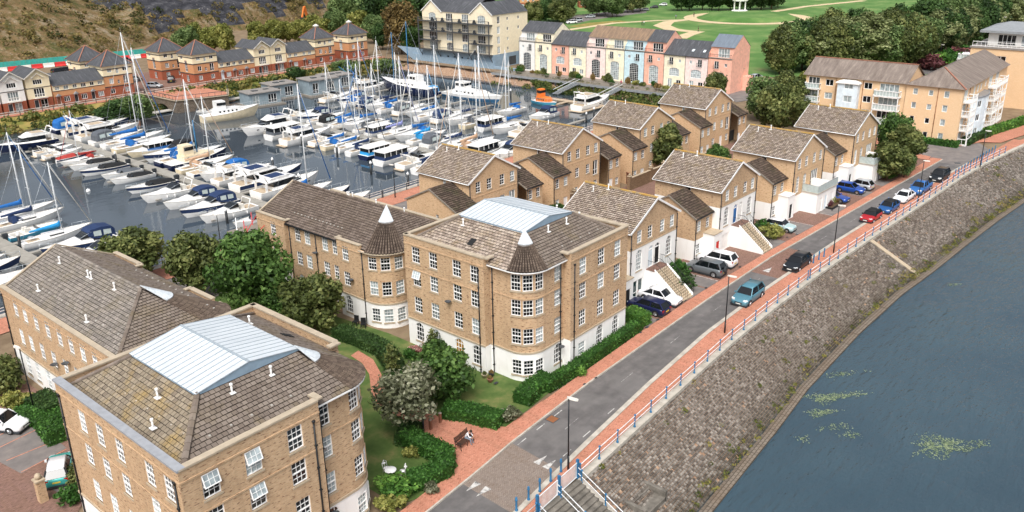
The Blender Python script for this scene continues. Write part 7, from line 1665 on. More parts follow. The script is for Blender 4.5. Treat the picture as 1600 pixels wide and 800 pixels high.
def put(row, side, items, alen=None):
    """items: (b, type, length, hull, canvas, mast, bow_out)"""
    a0 = dict(P0=35.7, P1=67.8, P3=106.3, P4=136.5)[row]; wn = dict(P0='left edge pontoon', P1='long left pontoon', P3='middle pontoon', P4='farthest pontoon')[row]; sn = 'near' if side < 0 else 'far'
    for i, it in enumerate(items):
        b, ty, L, hm, cv, ma, bow = (list(it)+[None,1])[:7] if len(it) < 7 else it
        hd = (NEG if side < 0 else 0.) if bow else (0. if side < 0 else NEG)
        off = 1.4 if bow else 1.4+L
        boat(ty, a0+side*off, b, hd+rnd.uniform(-.03,.03), L, hm, cv, '%s on %s side of %s' % (ORD[i], sn, wn), ma, 'canvas_navy' if (hm == 'hull_white' and ty in 'cfs' and (i % 3 == 1)) else None)
W0, NV, CR, TL, BL_ = 'hull_white', 'hull_navy', 'hull_cream', 'hull_teal', 'hull_blue'; cb, cn, cg, ct, cc_, rc, bk = 'canvas_blue', 'canvas_navy', 'canvas_grey', 'canvas_tan', 'canvas_cyan', 'red_canvas', 'black'
put('P0', 1, [(133,'y',10.5,W0,cb,13,1),(128.5,'y',10,W0,cn,12,1),(123.5,'s',7.5,TL,None,None,1),(118.6,'y',9.5,W0,cc_,11,1),(112.2,'c',10,W0,cn,None,0),(107.,'c',9,W0,None,None,0)])
put('P0', -1, [(131,'y',10,W0,cb,13,1),(126,'c',9,W0,cg,None,1),(121,'c',9,W0,None,None,0),(116,'s',7,W0,None,None,0),(111,'f',12,W0,cn,None,0),(106,'c',10,W0,bk,None,0)])
put('P1', -1, [(178.5,'f',11.5,NV,None,None,1),(174,'s',6.5,W0,bk,None,0),(170,'c',7.5,W0,None,None,0),(166,'c',7.5,W0,None,None,0),(162.3,'s',7,W0,rc,None,0),(158,'y',8,W0,rc,10,1),(153.8,'s',8,W0,bk,None,1),(148.5,'s',8.5,W0,bk,None,1),(143.5,'s',7,W0,cg,None,1),(139,'s',7.5,W0,bk,None,1),(131.5,'s',8.5,W0,bk,None,1),(124.5,'c',9.5,W0,None,None,1),(118.4,'c',9,W0,cn,None,1),(113.2,'c',9.5,W0,cn,None,1),(108.2,'c',9.,W0,None,None,1),(103,'s',7,W0,cg,None,1)])
put('P1', 1, [(187,'c',11.5,NV,cb,None,1),(181,'f',14,W0,cn,None,1),(175,'f',13,W0,None,None,1),(169,'c',11,W0,cg,None,1),(164,'y',13,W0,cb,22,1),(159.5,'y',12,CR,cb,19.5,1),(154,'k',9,CR,cb,None,0),(148,'c',11,W0,bk,None,0),(143,'y',13,NV,cb,15,1),(135.6,'y',11,CR,ct,13,1),(131.8,'c',9.5,W0,None,None,1),(128.4,'c',9.5,W0,cb,None,0),(124,'f',11,W0,None,None,1),(118.2,'f',13.5,W0,cn,None,1),(112.2,'f',12.5,W0,cn,None,1),(107.,'y',11,W0,cb,18,1),(102.4,'c',11,W0,cg,None,1),(97.5,'c',11,W0,cg,None,1)])
put('P3', -1, [(152.,'f',12.5,W0,cn,None,1),(145,'k',11.,W0,cg,None,0),(138.5,'f',12,W0,cn,None,0),(133.5,'c',9,W0,None,None,0),(129.3,'y',9.5,CR,cb,13,0),(125.6,'y',9,W0,cb,12,0),(121.8,'y',9.5,W0,cn,14,0),(117.5,'k',9.5,NV,cc_,None,0),(112.2,'k',10.5,W0,cn,None,0),(107.,'c',10,W0,None,None,0),(102.8,'y',10.5,W0,cn,13,0),(98.8,'y',10,W0,ct,15,1),(94.6,'c',11.5,W0,None,None,1)])
put('P3', 1, [(158,'c',9,W0,None,None,1),(154,'c',9,W0,cn,None,0),(150,'y',10,W0,None,13,1),(146.3,'c',9,W0,bk,None,1),(142.6,'y',10.5,W0,cb,15,1),(138.5,'y',11,W0,cb,13,0),(134.6,'y',10,W0,cg,14,1),(130.5,'k',9,W0,cn,None,1),(126.5,'y',11,W0,'lilac',16,1),(122.4,'y',11,W0,cb,14,0),(118.3,'y',10.5,W0,cc_,15,1),(114.2,'c',10,W0,cg,None,1),(110.,'y',11,W0,cn,15,1),(106.,'y',11.5,CR,ct,17,1),(101.8,'k',10.5,W0,bk,None,1),(97.6,'c',10,W0,cn,None,0)])
put('P4', -1, [(168,'c',10,W0,None,None,0),(163.5,'c',9,W0,cn,None,1),(159.3,'y',10.5,W0,cb,15,0),(155,'c',9,NV,cn,None,0),(151,'y',11,W0,cn,16,1),(146.6,'y',10.5,W0,cb,14,0),(142,'c',9.5,W0,cg,None,0),(137.8,'y',10.5,W0,None,13,1),(133.4,'y',11,W0,cb,16,0),(129.,'c',10,W0,cn,None,0),(124.6,'y',11,W0,cn,15,1),(120.2,'y',10.5,CR,cg,14,0),(115.8,'k',10,W0,cn,None,0),(111.4,'y',11.5,W0,cb,16,1),(107,'c',9.5,W0,None,None,0)])
put('P4', 1, [(171,'f',12,W0,None,None,1),(122.,'y',9.5,W0,cb,12,0),(113,'c',9.5,W0,cn,None,0)])
boat('f', 153.2, 111.4, R(0), 13.5, W0, None, 'alone below the pastel terrace')
boat('y', 148.6, 143.2, R(-60), 8.5, W0, 'canvas_blue', 'near the blue-hulled ship', 12)
boat('c', 148.8, 151.5, R(90), 8.5, 'hull_navy', 'canvas_cyan', 'behind the blue-hulled ship')
boat('s', 160, 101, R(10), 5., W0, None, 'moored behind the lone flybridge boat')
boat('s', 100.5, 183.2, R(-60), 5., W0, None, 'at the foot of the stone bridge')
# larger working and classic boats
def ship(a, b, hd, L, B, f, fb, hm, label, seed, masts=(), house=None, stripe=None):
    t = thing('motor_ship', label, 'ship', (a, b, ZM), hd); sec = add_hull(t, L, B, f, fb, hm, stripe=stripe, transom=.7)
    loft_cabin(t, [(L*.22,B*.34,B*.32,f,f+1.1),(L*.62,B*.34,B*.32,f+.05,f+1.1),(L*.74,B*.22,B*.2,f+.15,f+.9)], house or 'hull_white', 'deckhouse')
    for k in range(5):
        for s in (-1,1): mb = MB(); mb.box(L*(.27+.07*k),s*B*.335-.03,f+.45,L*(.30+.07*k),s*B*.335+.03,f+.8); mb.build('window', 'boat_glass', t)
    loft_cabin(t, [(L*.24,B*.28,B*.26,f+1.1,f+2.9),(L*.40,B*.28,B*.25,f+1.1,f+2.9)], house or 'hull_white', 'wheelhouse')
    loft_cabin(t, [(L*.25,B*.285,B*.27,f+2.,f+2.6),(L*.402,B*.285,B*.262,f+2.,f+2.6)], 'boat_glass', 'wheelhouse_windows')
    for mx, h in masts: mb = MB(); mb.tube([(L*mx,0,f),(L*mx,0,f+h)], [.14,.08], 7); mb.build('mast', 'mast' if hm != 'hull_navy' else 'rail_blue', t); mb = MB(); mb.tube([(L*mx,0,f+h),(L*.99,0,fb)], .025, 3); mb.tube([(L*mx,0,f+h),(0,0,f)], .025, 3); mb.build('rigging', 'galv', t)
    pulpit(t, sec, .8, .1); return t
ship(146.5, 151., R(90), 19, 5.4, 2.2, 3.4, 'hull_navy', 'tall dark blue old ship with white deckhouse beside the blue gangway', 1, ((.45,16),(.75,13)))
ship(150.2, 150., R(-90), 19, 5., 1.3, 2.0, 'hull_blue', 'long blue-hulled ship with white topsides before the rubble bank', 2, ((.6,12),), stripe='hull_white')
ship(94.8, 171.6, R(-11), 13.5, 4.2, 1.5, 2.5, 'hull_cream', 'cream motor cruiser with brown boot stripe before the stone bridge', 3)
ship(69.4, 139.6, R(1), 12., 3.8, 1.2, 2.0, 'hull_navy', 'dark fishing boat with cream wheelhouse on the long left pontoon', 4, ((.5,7),), 'hull_cream')
ship(156., 126., R(-100), 8., 3., .8, 1.2, 'hull_teal', 'small turquoise working boat with gear at the end of the far pontoon', 5, (), 'orange')
for i, (a, b, w, d) in enumerate(((111.,177.5,8.2,5.5),(119.8,181.2,7.,5.5),(128.2,176.8,8.2,6.),(137.,180.4,7.2,6.))):
    t = thing('houseboat', ['flat-roofed grey houseboat nearest the stone bridge','flat-roofed grey houseboat, second from the stone bridge','flat-roofed grey houseboat, third from the stone bridge','flat-roofed grey houseboat farthest from the stone bridge'][i], 'houseboat', (a, b, ZM), R(-8), 'grey houseboats'); t.scale = (1,1,(1,1.12,1.25,1.1)[i])
    wall(t, [(0,0),(w,0)], [(.3,3.2,'houseboat')], [W_(1.7, .6, 1.6, 2.1, 'glazed', nc=2, sill=False), W_(w-2.2, .6, 2.2, 2.1, 'glazed', nc=3, sill=False, glass='glass_dark')], 1); wall(t, [(0,d),(0,0)], [(.3,3.2,'houseboat')], [], 1); wall(t, [(w,0),(w,d)], [(.3,3.2,'houseboat')], [], 1); wall(t, [(w,d),(0,d)], [(.3,3.2,'houseboat')], [], 1)
    mb = MB(); mb.box(-.3,-.5,3.2,w+.2,d+.3,3.4); mb.build('roof', 'asphalt_roof', t); mb = MB(); mb.box(2,2,3.4,3.4,3.2,3.55); mb.box(w-3,2.4,3.4,w-1.8,3.4,3.55); mb.build('roof_light', 'darkgrey', t)
    mb = MB(); mb.box(-.6,-1.6,.0,w+.5,d+.4,.32); mb.build('float_deck', 'wood_grey', t); rail_panel(t, [(-.5,-1.5,.32),(w+.4,-1.5,.32)], .95, .5, 'galv', 'railing', .03)
p = P(138,299,ZM); t = thing('buoy', 'small white mooring buoy in open water', 'buoy', (p.x, p.y, ZM)); mb = MB(); mb.lathe([(.05,-.2),(.3,-.1),(.38,.12),(.25,.36),(.05,.45)], 10); mb.build('float', 'frame', t); mb = MB(); mb.lathe([(.06,.43),(.12,.5),(.06,.57)], 8); mb.build('ring', 'galv', t)
# ------------------------------------------------------------------ vehicles: x forward, wheels on z=0
_CW = {}
def wheel_mesh(r):
    if r not in _CW:
        t = MB(); t.rings([[(r*k*math.cos(2*math.pi*i/14), y, r*k*math.sin(2*math.pi*i/14)) for i in range(14)] for k, y in ((.6,-.1),(.92,-.11),(1,-.07),(1,.07),(.92,.11),(.6,.1))], 0, True)
        m = MB(); m.rings([[(r*k*math.cos(2*math.pi*i/12), y, r*k*math.sin(2*math.pi*i/12)) for i in range(12)] for k, y in ((.62,-.115),(.2,-.09),(.02,-.09))], 0, False)
        m.rings([[(r*k*math.cos(2*math.pi*i/12), y, r*k*math.sin(2*math.pi*i/12)) for i in range(12)] for k, y in ((.62,.115),(.2,.09),(.02,.09))], 0, False)
        for i in range(5): a = i*1.2566; m.bar((.1*r*math.cos(a),-.118,.1*r*math.sin(a)),(.6*r*math.cos(a),-.118,.6*r*math.sin(a)),.05,.02); m.bar((.1*r*math.cos(a),.118,.1*r*math.sin(a)),(.6*r*math.cos(a),.118,.6*r*math.sin(a)),.05,.02)
        _CW[r] = (t.mesh('tyre', 'tyre'), m.mesh('rim', 'chrome'))
    return _CW[r]
SPEC = dict(  # length, half width, roof z, bonnet z, belt z, (windscreen base, roof front, roof rear, rear base) as fractions from the front, wheel radius
    hatch=(4.1,.88,1.48,.86,.95,(.28,.44,.86,.985),.32), mini=(3.8,.86,1.42,.88,.94,(.30,.42,.86,.985),.31), saloon=(4.7,.90,1.44,.86,.94,(.29,.43,.70,.87),.33), estate=(4.6,.90,1.46,.86,.95,(.28,.42,.88,.985),.33),
    suv=(4.6,.94,1.70,1.0,1.08,(.27,.40,.90,.985),.37), sports=(4.3,.91,1.27,.78,.86,(.33,.48,.66,.80),.34), pickup=(5.2,.95,1.75,1.05,1.12,(.26,.38,.62,.66),.38))
def car(kind, pm, loc, hd, label, roof=None, stripe=None, soft=False):
    L, w, zr, zh, zb, (f0,f1,f2,f3), wr = SPEC[kind]; X = lambda f: L*(.5-f)
    t = thing('parked_car', label, 'car', loc, hd, 'cars'); c0 = .2
    # lower body: loft from nose to tail
    st = [(0,.62,.42,.62),(.015,.86,.3,.70),(.06,.95,.24,zh-.10),(.16,1.,.2,zh-.03),(f0,1.,.2,zb-.02),(.5,1.,.2,zb),(f2,1.,.2,zb+.01),(min(f3,.95),.99,.22,zb+.0 if kind != 'saloon' else zb),(.965,.95,.26,zb-.06),(.99,.88,.32,zb-.14),(1.,.7,.45,zb-.25)]
    if kind == 'pickup': st = st[:7]+[(.67,1.,.22,zb+.1),(.965,.98,.26,zb+.1),(.99,.95,.32,zb+.05),(1.,.85,.45,zb-.1)]
    rg = []
    for f, k, z0, z1 in st:
        x = X(f); W = w*k; rg.append([(x,-W*.9,z0),(x,-W,z0+(z1-z0)*.3),(x,-W,z0+(z1-z0)*.72),(x,-W*.93,z1-.03),(x,-W*.75,z1),(x,W*.75,z1),(x,W*.93,z1-.03),(x,W,z0+(z1-z0)*.72),(x,W,z0+(z1-z0)*.3),(x,W*.9,z0)])
    mb = MB(); mb.rings(rg, 0, True, True); body = mb.build('body', pm, t)
    mb = MB(); mb.box(X(.99),-w*.97,.16,X(.01),w*.97,.30); mb.build('sill', 'charcoal', t)
    # glasshouse
    wb, wt = w*.90, w*.70; a, b, c, d = X(f0), X(f1), X(f2), X(f3); zt = zr-.03
    q = lambda x, y, z: (x, y, z)
    def panel(name, pts, mat, par=t): m = MB(); m.face(pts); return m.build(name, mat, par)
    gl = 'car_glass'; zB = zb-.03
    panel('windscreen', [q(a,-wb,zB),q(a,wb,zB),q(b,wt,zt),q(b,-wt,zt)], gl)
    if not soft:
        panel('rear_window', [q(d,wb,zB),q(d,-wb,zB),q(c,-wt,zt),q(c,wt,zt)], gl)
        for s in (-1,1): panel('side_window', [q(a,s*wb,zB),q(b,s*wt,zt),q(c,s*wt,zt),q(d,s*wb,zB)], gl)
    rm = roof or pm; mb = MB()
    if soft: mb.rings([[(a-.02,-wb,zB),(b,-wt,zt+.02),(b,wt,zt+.02),(a-.02,wb,zB)],[(b-.3,-wb,zB),(b-.3,-wt,zr),(b-.3,wt,zr),(b-.3,wb,zB)],[(c,-wb,zB),(c,-wt*.95,zr-.03),(c,wt*.95,zr-.03),(c,wb,zB)],[(d,-wb,zB),(d,-wt,zB+.05),(d,wt,zB+.05),(d,wb,zB)]], 0, True, True)
    else:
        mb.rings([[(b+.05,-wt*1.02,zt-.02),(b+.05,-wt*.8,zt+.02),(b+.05,wt*.8,zt+.02),(b+.05,wt*1.02,zt-.02)],[((b+c)/2,-wt*1.04,zr-.03),((b+c)/2,-wt*.8,zr+.02),((b+c)/2,wt*.8,zr+.02),((b+c)/2,wt*1.04,zr-.03)],[(c-.06,-wt*1.02,zt-.04),(c-.06,-wt*.8,zt),(c-.06,wt*.8,zt),(c-.06,wt*1.02,zt-.04)]], 0, True, True)
    mb.build('roof', rm if not soft else 'black', t)
    pl = pm if not (kind == 'mini' and roof) else 'black'
    for s in (-1,1):
        m_ = (a+d)/2-.1
        for q0, q1, w0, w1 in [((a,s*wb,zB),(b,s*wt,zt),.07,.07),((d,s*wb,zB),(c,s*wt,zt),.12,.1)]+([] if soft else [((m_,s*(wb+.005),zB),(m_-.03,s*(wt+.01),zt),.09,.04)]): mb = MB(); mb.bar(q0, q1, w0, w1); mb.build('pillar', pl, t)
    for s in (-1,1):
        mb = MB(); mb.rings([[(X(.015)-.02,s*w*.5,zh-.26),(X(.015)-.02,s*w*.78,zh-.26),(X(.015)-.03,s*w*.78,zh-.14),(X(.015)-.03,s*w*.5,zh-.14)],[(X(.065),s*w*.55,zh-.24),(X(.065),s*w*.955,zh-.24),(X(.075),s*w*.95,zh-.1),(X(.075),s*w*.55,zh-.095)]], 0, False); mb.build('headlight', 'lamp_glass', t)
        mb = MB(); mb.box(X(.992)-.01,min(s*w*.58,s*w*.9),zb-.32,X(.975),max(s*w*.58,s*w*.9),zb-.12); mb.build('tail_light', 'tail', t)
        mb = MB(); mb.box(a-.12,min(s*w*.96,s*w*1.12),zb-.03,a+.04,max(s*w*.96,s*w*1.12),zb+.12); mb.build('mirror', pm if not roof else roof, t)
    mb = MB(); mb.box(X(.004),-w*.42,.42,X(-.003),w*.42,.60); mb.build('grille', 'black', t); mb = MB(); mb.box(X(0)-.01,-.26,.40,X(-.006),.26,.50); mb.build('number_plate', 'plate_white', t); mb = MB(); mb.box(X(1.006),-.26,.55,X(1.)+.01,.26,.66); mb.build('number_plate', 'plate_yellow', t)
    ty, ri = wheel_mesh(wr)
    for fx in (.19,.805):
        for s in (-1,1):
            o = link('wheel', ty, t, (X(fx), s*(w-.09), wr)); link('rim', ri, o)
            mb = MB(); n = 10; pts = [(X(fx)+(wr+.06)*math.cos(math.pi*k/n), s*(w+.004), wr+(wr+.06)*math.sin(math.pi*k/n)) for k in range(n+1)]; mb.face(pts if s < 0 else pts[::-1]); mb.build('wheel_arch', 'black', t)
    if kind == 'suv' and stripe == 'spare': mb = MB(); mb.rings([[(X(1.)-.02-k, .38*m*math.cos(2*math.pi*i/14), .95+.38*m*math.sin(2*math.pi*i/14)) for i in range(14)] for k, m in ((0,1),(.2,1),(.22,.6))], 0, True); mb.build('spare_wheel', 'charcoal', t)
    if kind == 'pickup': mb = MB(); mb.box(X(.985),-w*.86,zb+.05,X(.67),w*.86,zb+.12); mb.build('load_bed', 'black', t)
    return t
ALNG = math.atan2(-2.1, 28)   # street direction around the parked row
def pc(x, y): p = P(x, y); return (p.x, p.y, .005)
S180 = math.pi
for k, pm, x, y, hd, l, kw in [
    ('suv','p_teal',1168,469,S180+.0,'teal-blue crossover driving towards the viewer',{}),('estate','p_black',1245,417,S180+.0,'black estate car driving towards the viewer behind the teal one',{}),
    ('mini','p_red',1360,344,S180-.06,'red small car with black roof, first of the parked row',{'roof':'black'}),('hatch','p_blue',1387,330,S180-.06,'blue hatchback with black roof parked behind the red small car',{'roof':'black'}),('saloon','p_white',1412,313,S180-.06,'white hatchback in the middle of the parked row by the river',{}),('pickup','p_midblue',1437,300,S180-.06,'blue pick-up parked behind the white car',{}),('suv','p_black',1467,281,S180-.06,'black off-roader at the far end of the parked row',{}),
    ('estate','p_navy',1012,485,R(90),'dark navy hatchback parked beside the corner block',{}),('saloon','p_white',1031,470,R(-88),'white saloon parked on the forecourt next to the navy car',{}),('suv','p_grey',1102,426,R(92),'grey off-roader with spare wheel on its tail',{'stripe':'spare'}),('suv','p_white',1120,412,R(92),'white off-roader parked behind the grey one',{}),
    ('mini','p_ltblue',1219,359,R(-88),'pale blue small car parked before the second outside stair',{'roof':'p_white'}),('sports','p_rblue',1302,313,R(-92),'dark blue convertible with black soft top on the forecourt',{'soft':True}),('hatch','p_rblue',1328,300,R(-90),'bright blue hatchback parked in front of the grey hatchback',{}),('hatch','p_silver',1342,294,R(86),'silver hatchback with its tail to the street',{}),('hatch','p_black',1370,268,R(90),'black car half hidden behind the trees near the far junction',{}),
    ('saloon','p_white',4,668,R(-60),'white car cut by the left edge in the car park',{}),('mini','p_mint',95,742,R(62),'mint small car with white roof in the near car park',{'roof':'p_white'}),
    ('hatch','p_silver',242,137,R(-60),'silver car on the paved quay between the brick towers',{}),('suv','p_black',268,128,R(60),'dark car parked beside the right brick tower',{}),('suv','p_grey',210,128,R(20),'grey car beside the left brick tower',{}),
    ('hatch','p_black',92,114,R(10),'dark car before the turquoise fence, left one',{}),('estate','p_black',104,112,R(10),'dark car before the turquoise fence, second',{}),('hatch','p_silver',172,101,R(10),'silver car before the turquoise fence, right of the tower roofs',{}),('suv','p_black',196,98,R(10),'black car before the turquoise fence behind the tower',{}),
    ('estate','p_silver',1181,124,R(-5),'silver car in the yard beside the pastel end house',{}),('saloon','p_black',1175,132,R(-5),'dark car in the yard beside the pastel end house',{}),
    ('hatch','p_silver',1457,108,R(200),'silver car parked nearest on the far road',{}),('hatch','p_white',1474,102,R(200),'white car parked second on the far road',{}),('hatch','p_silver',1525,86,R(200),'silver car parked beyond the motorhome',{}),('estate','p_black',1534,82,R(200),'dark car parked beyond the motorhome',{}),('suv','p_white',1542,78,R(200),'white vehicle parked farthest on the far road',{}),
    ('suv','p_white',893,37,R(150),'white vehicle parked left of the park',{}),('suv','p_silver',902,34,R(150),'silver vehicle parked behind the white one left of the park',{}),('hatch','p_silver',1007,17,R(130),'silver car in the far car park beside the park',{}),('hatch','p_black',1022,13,R(130),'dark car in the far car park beside the park',{}),('hatch','p_white',1036,9,R(130),'white car in the far car park beside the park',{}),('estate','p_silver',922,28,R(150),'silver estate at the edge of the far car park',{})]:
    car(k, pm, pc(x, y), hd, l, **kw)
p = P(1505,98); t = thing('motorhome', 'white motorhome parked on the far road', 'motorhome', (p.x, p.y, .03), R(200), 'cars')
mb = MB(); mb.rings([[(x,-1.1,.4),(x,-1.1,z),(x,1.1,z),(x,1.1,.4)] for x, z in ((-3.4,2.9),(2.2,3.0),(2.9,2.6),(3.0,2.1))], 0, False); mb.build('body', 'p_white', t); mb = MB(); mb.rings([[(x,-1.0,.4),(x,-1.,z),(x,1.,z),(x,1.,.4)] for x, z in ((3.0,2.1),(3.7,1.2),(4.2,1.0))], 0, False); mb.build('cab', 'p_white', t)
mb = MB(); mb.face([(3.03,-.95,2.05),(3.03,.95,2.05),(3.7,.95,1.25),(3.7,-.95,1.25)]); mb.build('windscreen', 'car_glass', t)
for s in (-1,1):
    for x0 in (-2.6,-.4): mb = MB(); mb.box(x0,s*1.1-.02,1.6,x0+1.3,s*1.1+.02,2.3); mb.build('side_window', 'car_glass', t)
    for x0 in (-2.2,3.): o = link('wheel', wheel_mesh(.37)[0], t, (x0, s*1., .37)); link('rim', wheel_mesh(.37)[1], o)
mb = MB(); mb.box(-2.4,-.5,2.95,-1.4,.5,3.1); mb.build('roof_light', 'grey', t)

# ------------------------------------------------------------------ people: one skinned body each
def figure(label, loc, rz, pose, mats, scale=1.):
    """pose: joints name -> (x,y,z,radius,material); facing -y"""
    J = pose; names = list(J); idx = {n: i for i, n in enumerate(names)}
    E_ = [('pelvis','spine'),('spine','chest'),('chest','neck'),('neck','head0'),('head0','head1')]
    for s in 'lr': E_ += [('chest','sh_'+s),('sh_'+s,'el_'+s),('el_'+s,'wr_'+s),('wr_'+s,'hand_'+s),('pelvis','hip_'+s),('hip_'+s,'kn_'+s),('kn_'+s,'an_'+s),('an_'+s,'toe_'+s)]
    me = bpy.data.meshes.new('body'); me.from_pydata([J[n][:3] for n in names], [(idx[a],idx[b]) for a, b in E_], []); o = bpy.data.objects.new('body', me); COL.objects.link(o)
    o.modifiers.new('s', 'SKIN'); me.skin_vertices or None
    for i, n in enumerate(names): sv = me.skin_vertices[0].data[i]; sv.radius = (J[n][3], J[n][3]); sv.use_root = n == 'pelvis'
    sb = o.modifiers.new('d', 'SUBSURF'); sb.levels = sb.render_levels = 1
    dg = bpy.context.evaluated_depsgraph_get(); m2 = bpy.data.meshes.new_from_object(o.evaluated_get(dg)); bpy.data.objects.remove(o); m2.materials.clear()
    for m in mats: m2.materials.append(M(m))
    pts = np.array([J[n][:3] for n in names]); ms = [J[n][4] for n in names]
    for f in m2.polygons: f.material_index = ms[int(np.argmin(((pts-np.array(f.center))**2).sum(1)))]; f.use_smooth = True
    t = thing('person', label, 'person', loc, rz); t.scale = (scale,)*3; link('body', m2, t)
    h = J['head1']; mb = MB(); g = J['head0']; mb.lathe([(.02,.13),(.085,.1),(.115,.02),(.11,-.05),(.09,-.06)], 10, 0, True, (h[0],h[1]+.02,h[2]-.03)); mb.build('hair', 'hair', t)
    return t
def P_stand(top=0, leg=1, stride=.2):
    J = dict(pelvis=(0,0,.95,.13,leg),spine=(0,0,1.12,.12,top),chest=(0,0,1.36,.15,top),neck=(0,-.01,1.50,.055,2),head0=(0,-.03,1.58,.085,2),head1=(0,-.03,1.70,.085,2))
    for s, k in (('l',1),('r',-1)): J.update({'sh_'+s:(k*.19,0,1.40,.06,top),'el_'+s:(k*.25,k*.08,1.12,.045,top),'wr_'+s:(k*.24,-.06+k*.1,.88,.032,2),'hand_'+s:(k*.24,-.08+k*.1,.80,.035,2),'hip_'+s:(k*.1,0,.9,.095,leg),'kn_'+s:(k*.1,-k*stride*.5-.03,.50,.065,leg),'an_'+s:(k*.1,-k*stride,.09,.042,leg),'toe_'+s:(k*.11,-k*stride-.13,.04,.035,3)})
    return J
J = P_stand(0, 1)
J.update(pelvis=(0,.1,.52,.14,1),spine=(0,.04,.70,.13,0),chest=(0,-.12,.92,.15,0),neck=(0,-.24,1.03,.055,2),head0=(0,-.31,1.08,.085,2),head1=(0,-.38,1.17,.085,2))
for s, k in (('l',1),('r',-1)): J.update({'sh_'+s:(k*.19,-.14,.95,.06,0),'el_'+s:(k*.22,-.34,.70,.045,0),'wr_'+s:(k*.1,-.52,.62,.032,2),'hand_'+s:(k*.05,-.58,.60,.035,2),'hip_'+s:(k*.11,.06,.50,.1,1),'kn_'+s:(k*.14,-.38,.50,.068,1),'an_'+s:(k*.14,-.42,.09,.042,1),'toe_'+s:(k*.15,-.56,.04,.036,3)})
CL = ['cloth_white','cloth_grey','skin','cloth_dark']
pb = P(726,696); bz = .06; brz = R(8)
t = thing('park_bench', 'dark slatted bench with iron ends on the brick plaza', 'bench', (pb.x, pb.y, bz), brz)
for k in range(4): mb = MB(); mb.box(-.85,-.24+k*.125,.43,.85,-.14+k*.125,.465); mb.build('seat_slat', 'dark_wood', t)
for k in range(4): mb = MB(); z = .52+k*.11; mb.box(-.85,.27+k*.025,z,.85,.305+k*.025,z+.085); mb.build('back_slat', 'dark_wood', t)
for x in (-.82,0,.82):
    mb = MB(); mb.tube([(x,-.28,0),(x,-.24,.42),(x,.26,.42),(x,.38,.98)], .03, 5); mb.tube([(x,.34,0),(x,.26,.42)], .03, 5)
    if x: mb.tube([(x,-.24,.42),(x,-.26,.64),(x,.3,.66)], .028, 5)
    mb.build('iron_end' if x else 'leg', 'black', t)
c, s_ = math.cos(brz), math.sin(brz); figure('person in a white top sitting bent forward on the plaza bench', (pb.x+c*.35, pb.y+s_*.35, bz-.02), brz+R(6), J, CL)
figure('person in a pink top standing on the deck of the sky-blue house', (176.5, 114.6, .06), R(-90), P_stand(0,1), ['cloth_pink','cloth_dark','skin','cloth_dark'])
for i, (x, y, l, m) in enumerate([(1003,40,'walker in dark clothes on the park path beside another','cloth_dark'),(1006,40,'walker in light clothes on the park path beside another','cloth_white'),(1084,27,'person in dark clothes near the upper park path','cloth_dark'),(1091,50,'lone dark figure at the fork of the park paths','cloth_dark'),(1056,30,'person in grey standing on the park lawn','cloth_grey')]):
    p = P(x, y); figure(l, (p.x, p.y, .03), R(i*70), P_stand(0,1), [m,'cloth_dark','skin','cloth_dark'], 1.15)

# ------------------------------------------------------------------ garden furniture, walls, small things
p = P(611,747); t = thing('garden_table', 'white round garden table on the lawn beside the nearest block', 'table', (p.x, p.y, 0)); mb = MB(); mb.lathe([(.02,.70),(.42,.70),(.44,.72),(.42,.74),(.02,.74)], 16); mb.build('table_top', 'frame', t)
for k in range(3): a = k*2.094; mb = MB(); mb.tube([(.1*math.cos(a),.1*math.sin(a),.7),(.12*math.cos(a),.12*math.sin(a),.35),(.36*math.cos(a),.36*math.sin(a),0)], .025, 5); mb.build('leg', 'frame', t)
for i, (dx, dy, rz) in enumerate(((.25,.75,R(0)),(.75,-.45,R(-120)))):
    t = thing('garden_chair', ['white garden chair behind the round table','white garden chair right of the round table'][i], 'chair', (p.x+dx, p.y+dy, 0), rz, 'white garden chairs'); mb = MB(); mb.lathe([(.02,.42),(.21,.42),(.23,.44),(.02,.46)], 12); mb.build('seat', 'frame', t)
    mb = MB(); mb.tube([(-.2,.15,.42),(-.2,.22,.8),(0,.26,.98),(.2,.22,.8),(.2,.15,.42)], .025, 5); mb.tube([(0,.18,.44),(0,.25,.96)], .02, 4); mb.lathe([(.1,-.02),(.13,0),(.1,.02)], 10, 0, True, (0,.24,.72)); mb.build('backrest', 'frame', t)
    for x in (-.16,.16):
        for y in (-.14,.14): mb = MB(); mb.tube([(x,y,.42),(x*1.25,y*1.25,0)], .02, 4); mb.build('leg', 'frame', t)
p = P(667,548); t = thing('park_bench', 'weathered grey bench against the white arched wall', 'bench', (p.x, p.y, 0), R(-90))
for k in range(4): mb = MB(); mb.box(-.8,-.22+k*.12,.42,.8,-.12+k*.12,.455); mb.build('seat_slat', 'wood_grey', t)
for k in range(3): mb = MB(); mb.box(-.8,.26,.52+k*.13,.8,.295,.62+k*.13); mb.build('back_slat', 'wood_grey', t)
for x in (-.75,.75):
    for y in (-.2,.26): mb = MB(); mb.box(x-.04,y-.04,0,x+.04,y+.04,.44 if y < 0 else .95); mb.build('leg', 'wood_grey', t)
for i, (x, y) in enumerate(((556,508),(568,512))):
    p = P(x, y); t = thing('garden_chair', ['black garden chair by the pointed tower, left one','black garden chair by the pointed tower, right one'][i], 'chair', (p.x, p.y, 0), R(-70+i*20), 'black garden chairs'); mb = MB(); mb.box(-.26,-.24,.38,.26,.24,.46); mb.build('seat', 'black', t); mb = MB(); mb.box(-.26,.2,.46,.26,.27,1.0); mb.build('backrest', 'black', t)
    for a in (-.23,.23):
        for b in (-.2,.22): mb = MB(); mb.box(a-.03,b-.03,0,a+.03,b+.03,.38); mb.build('leg', 'black', t)
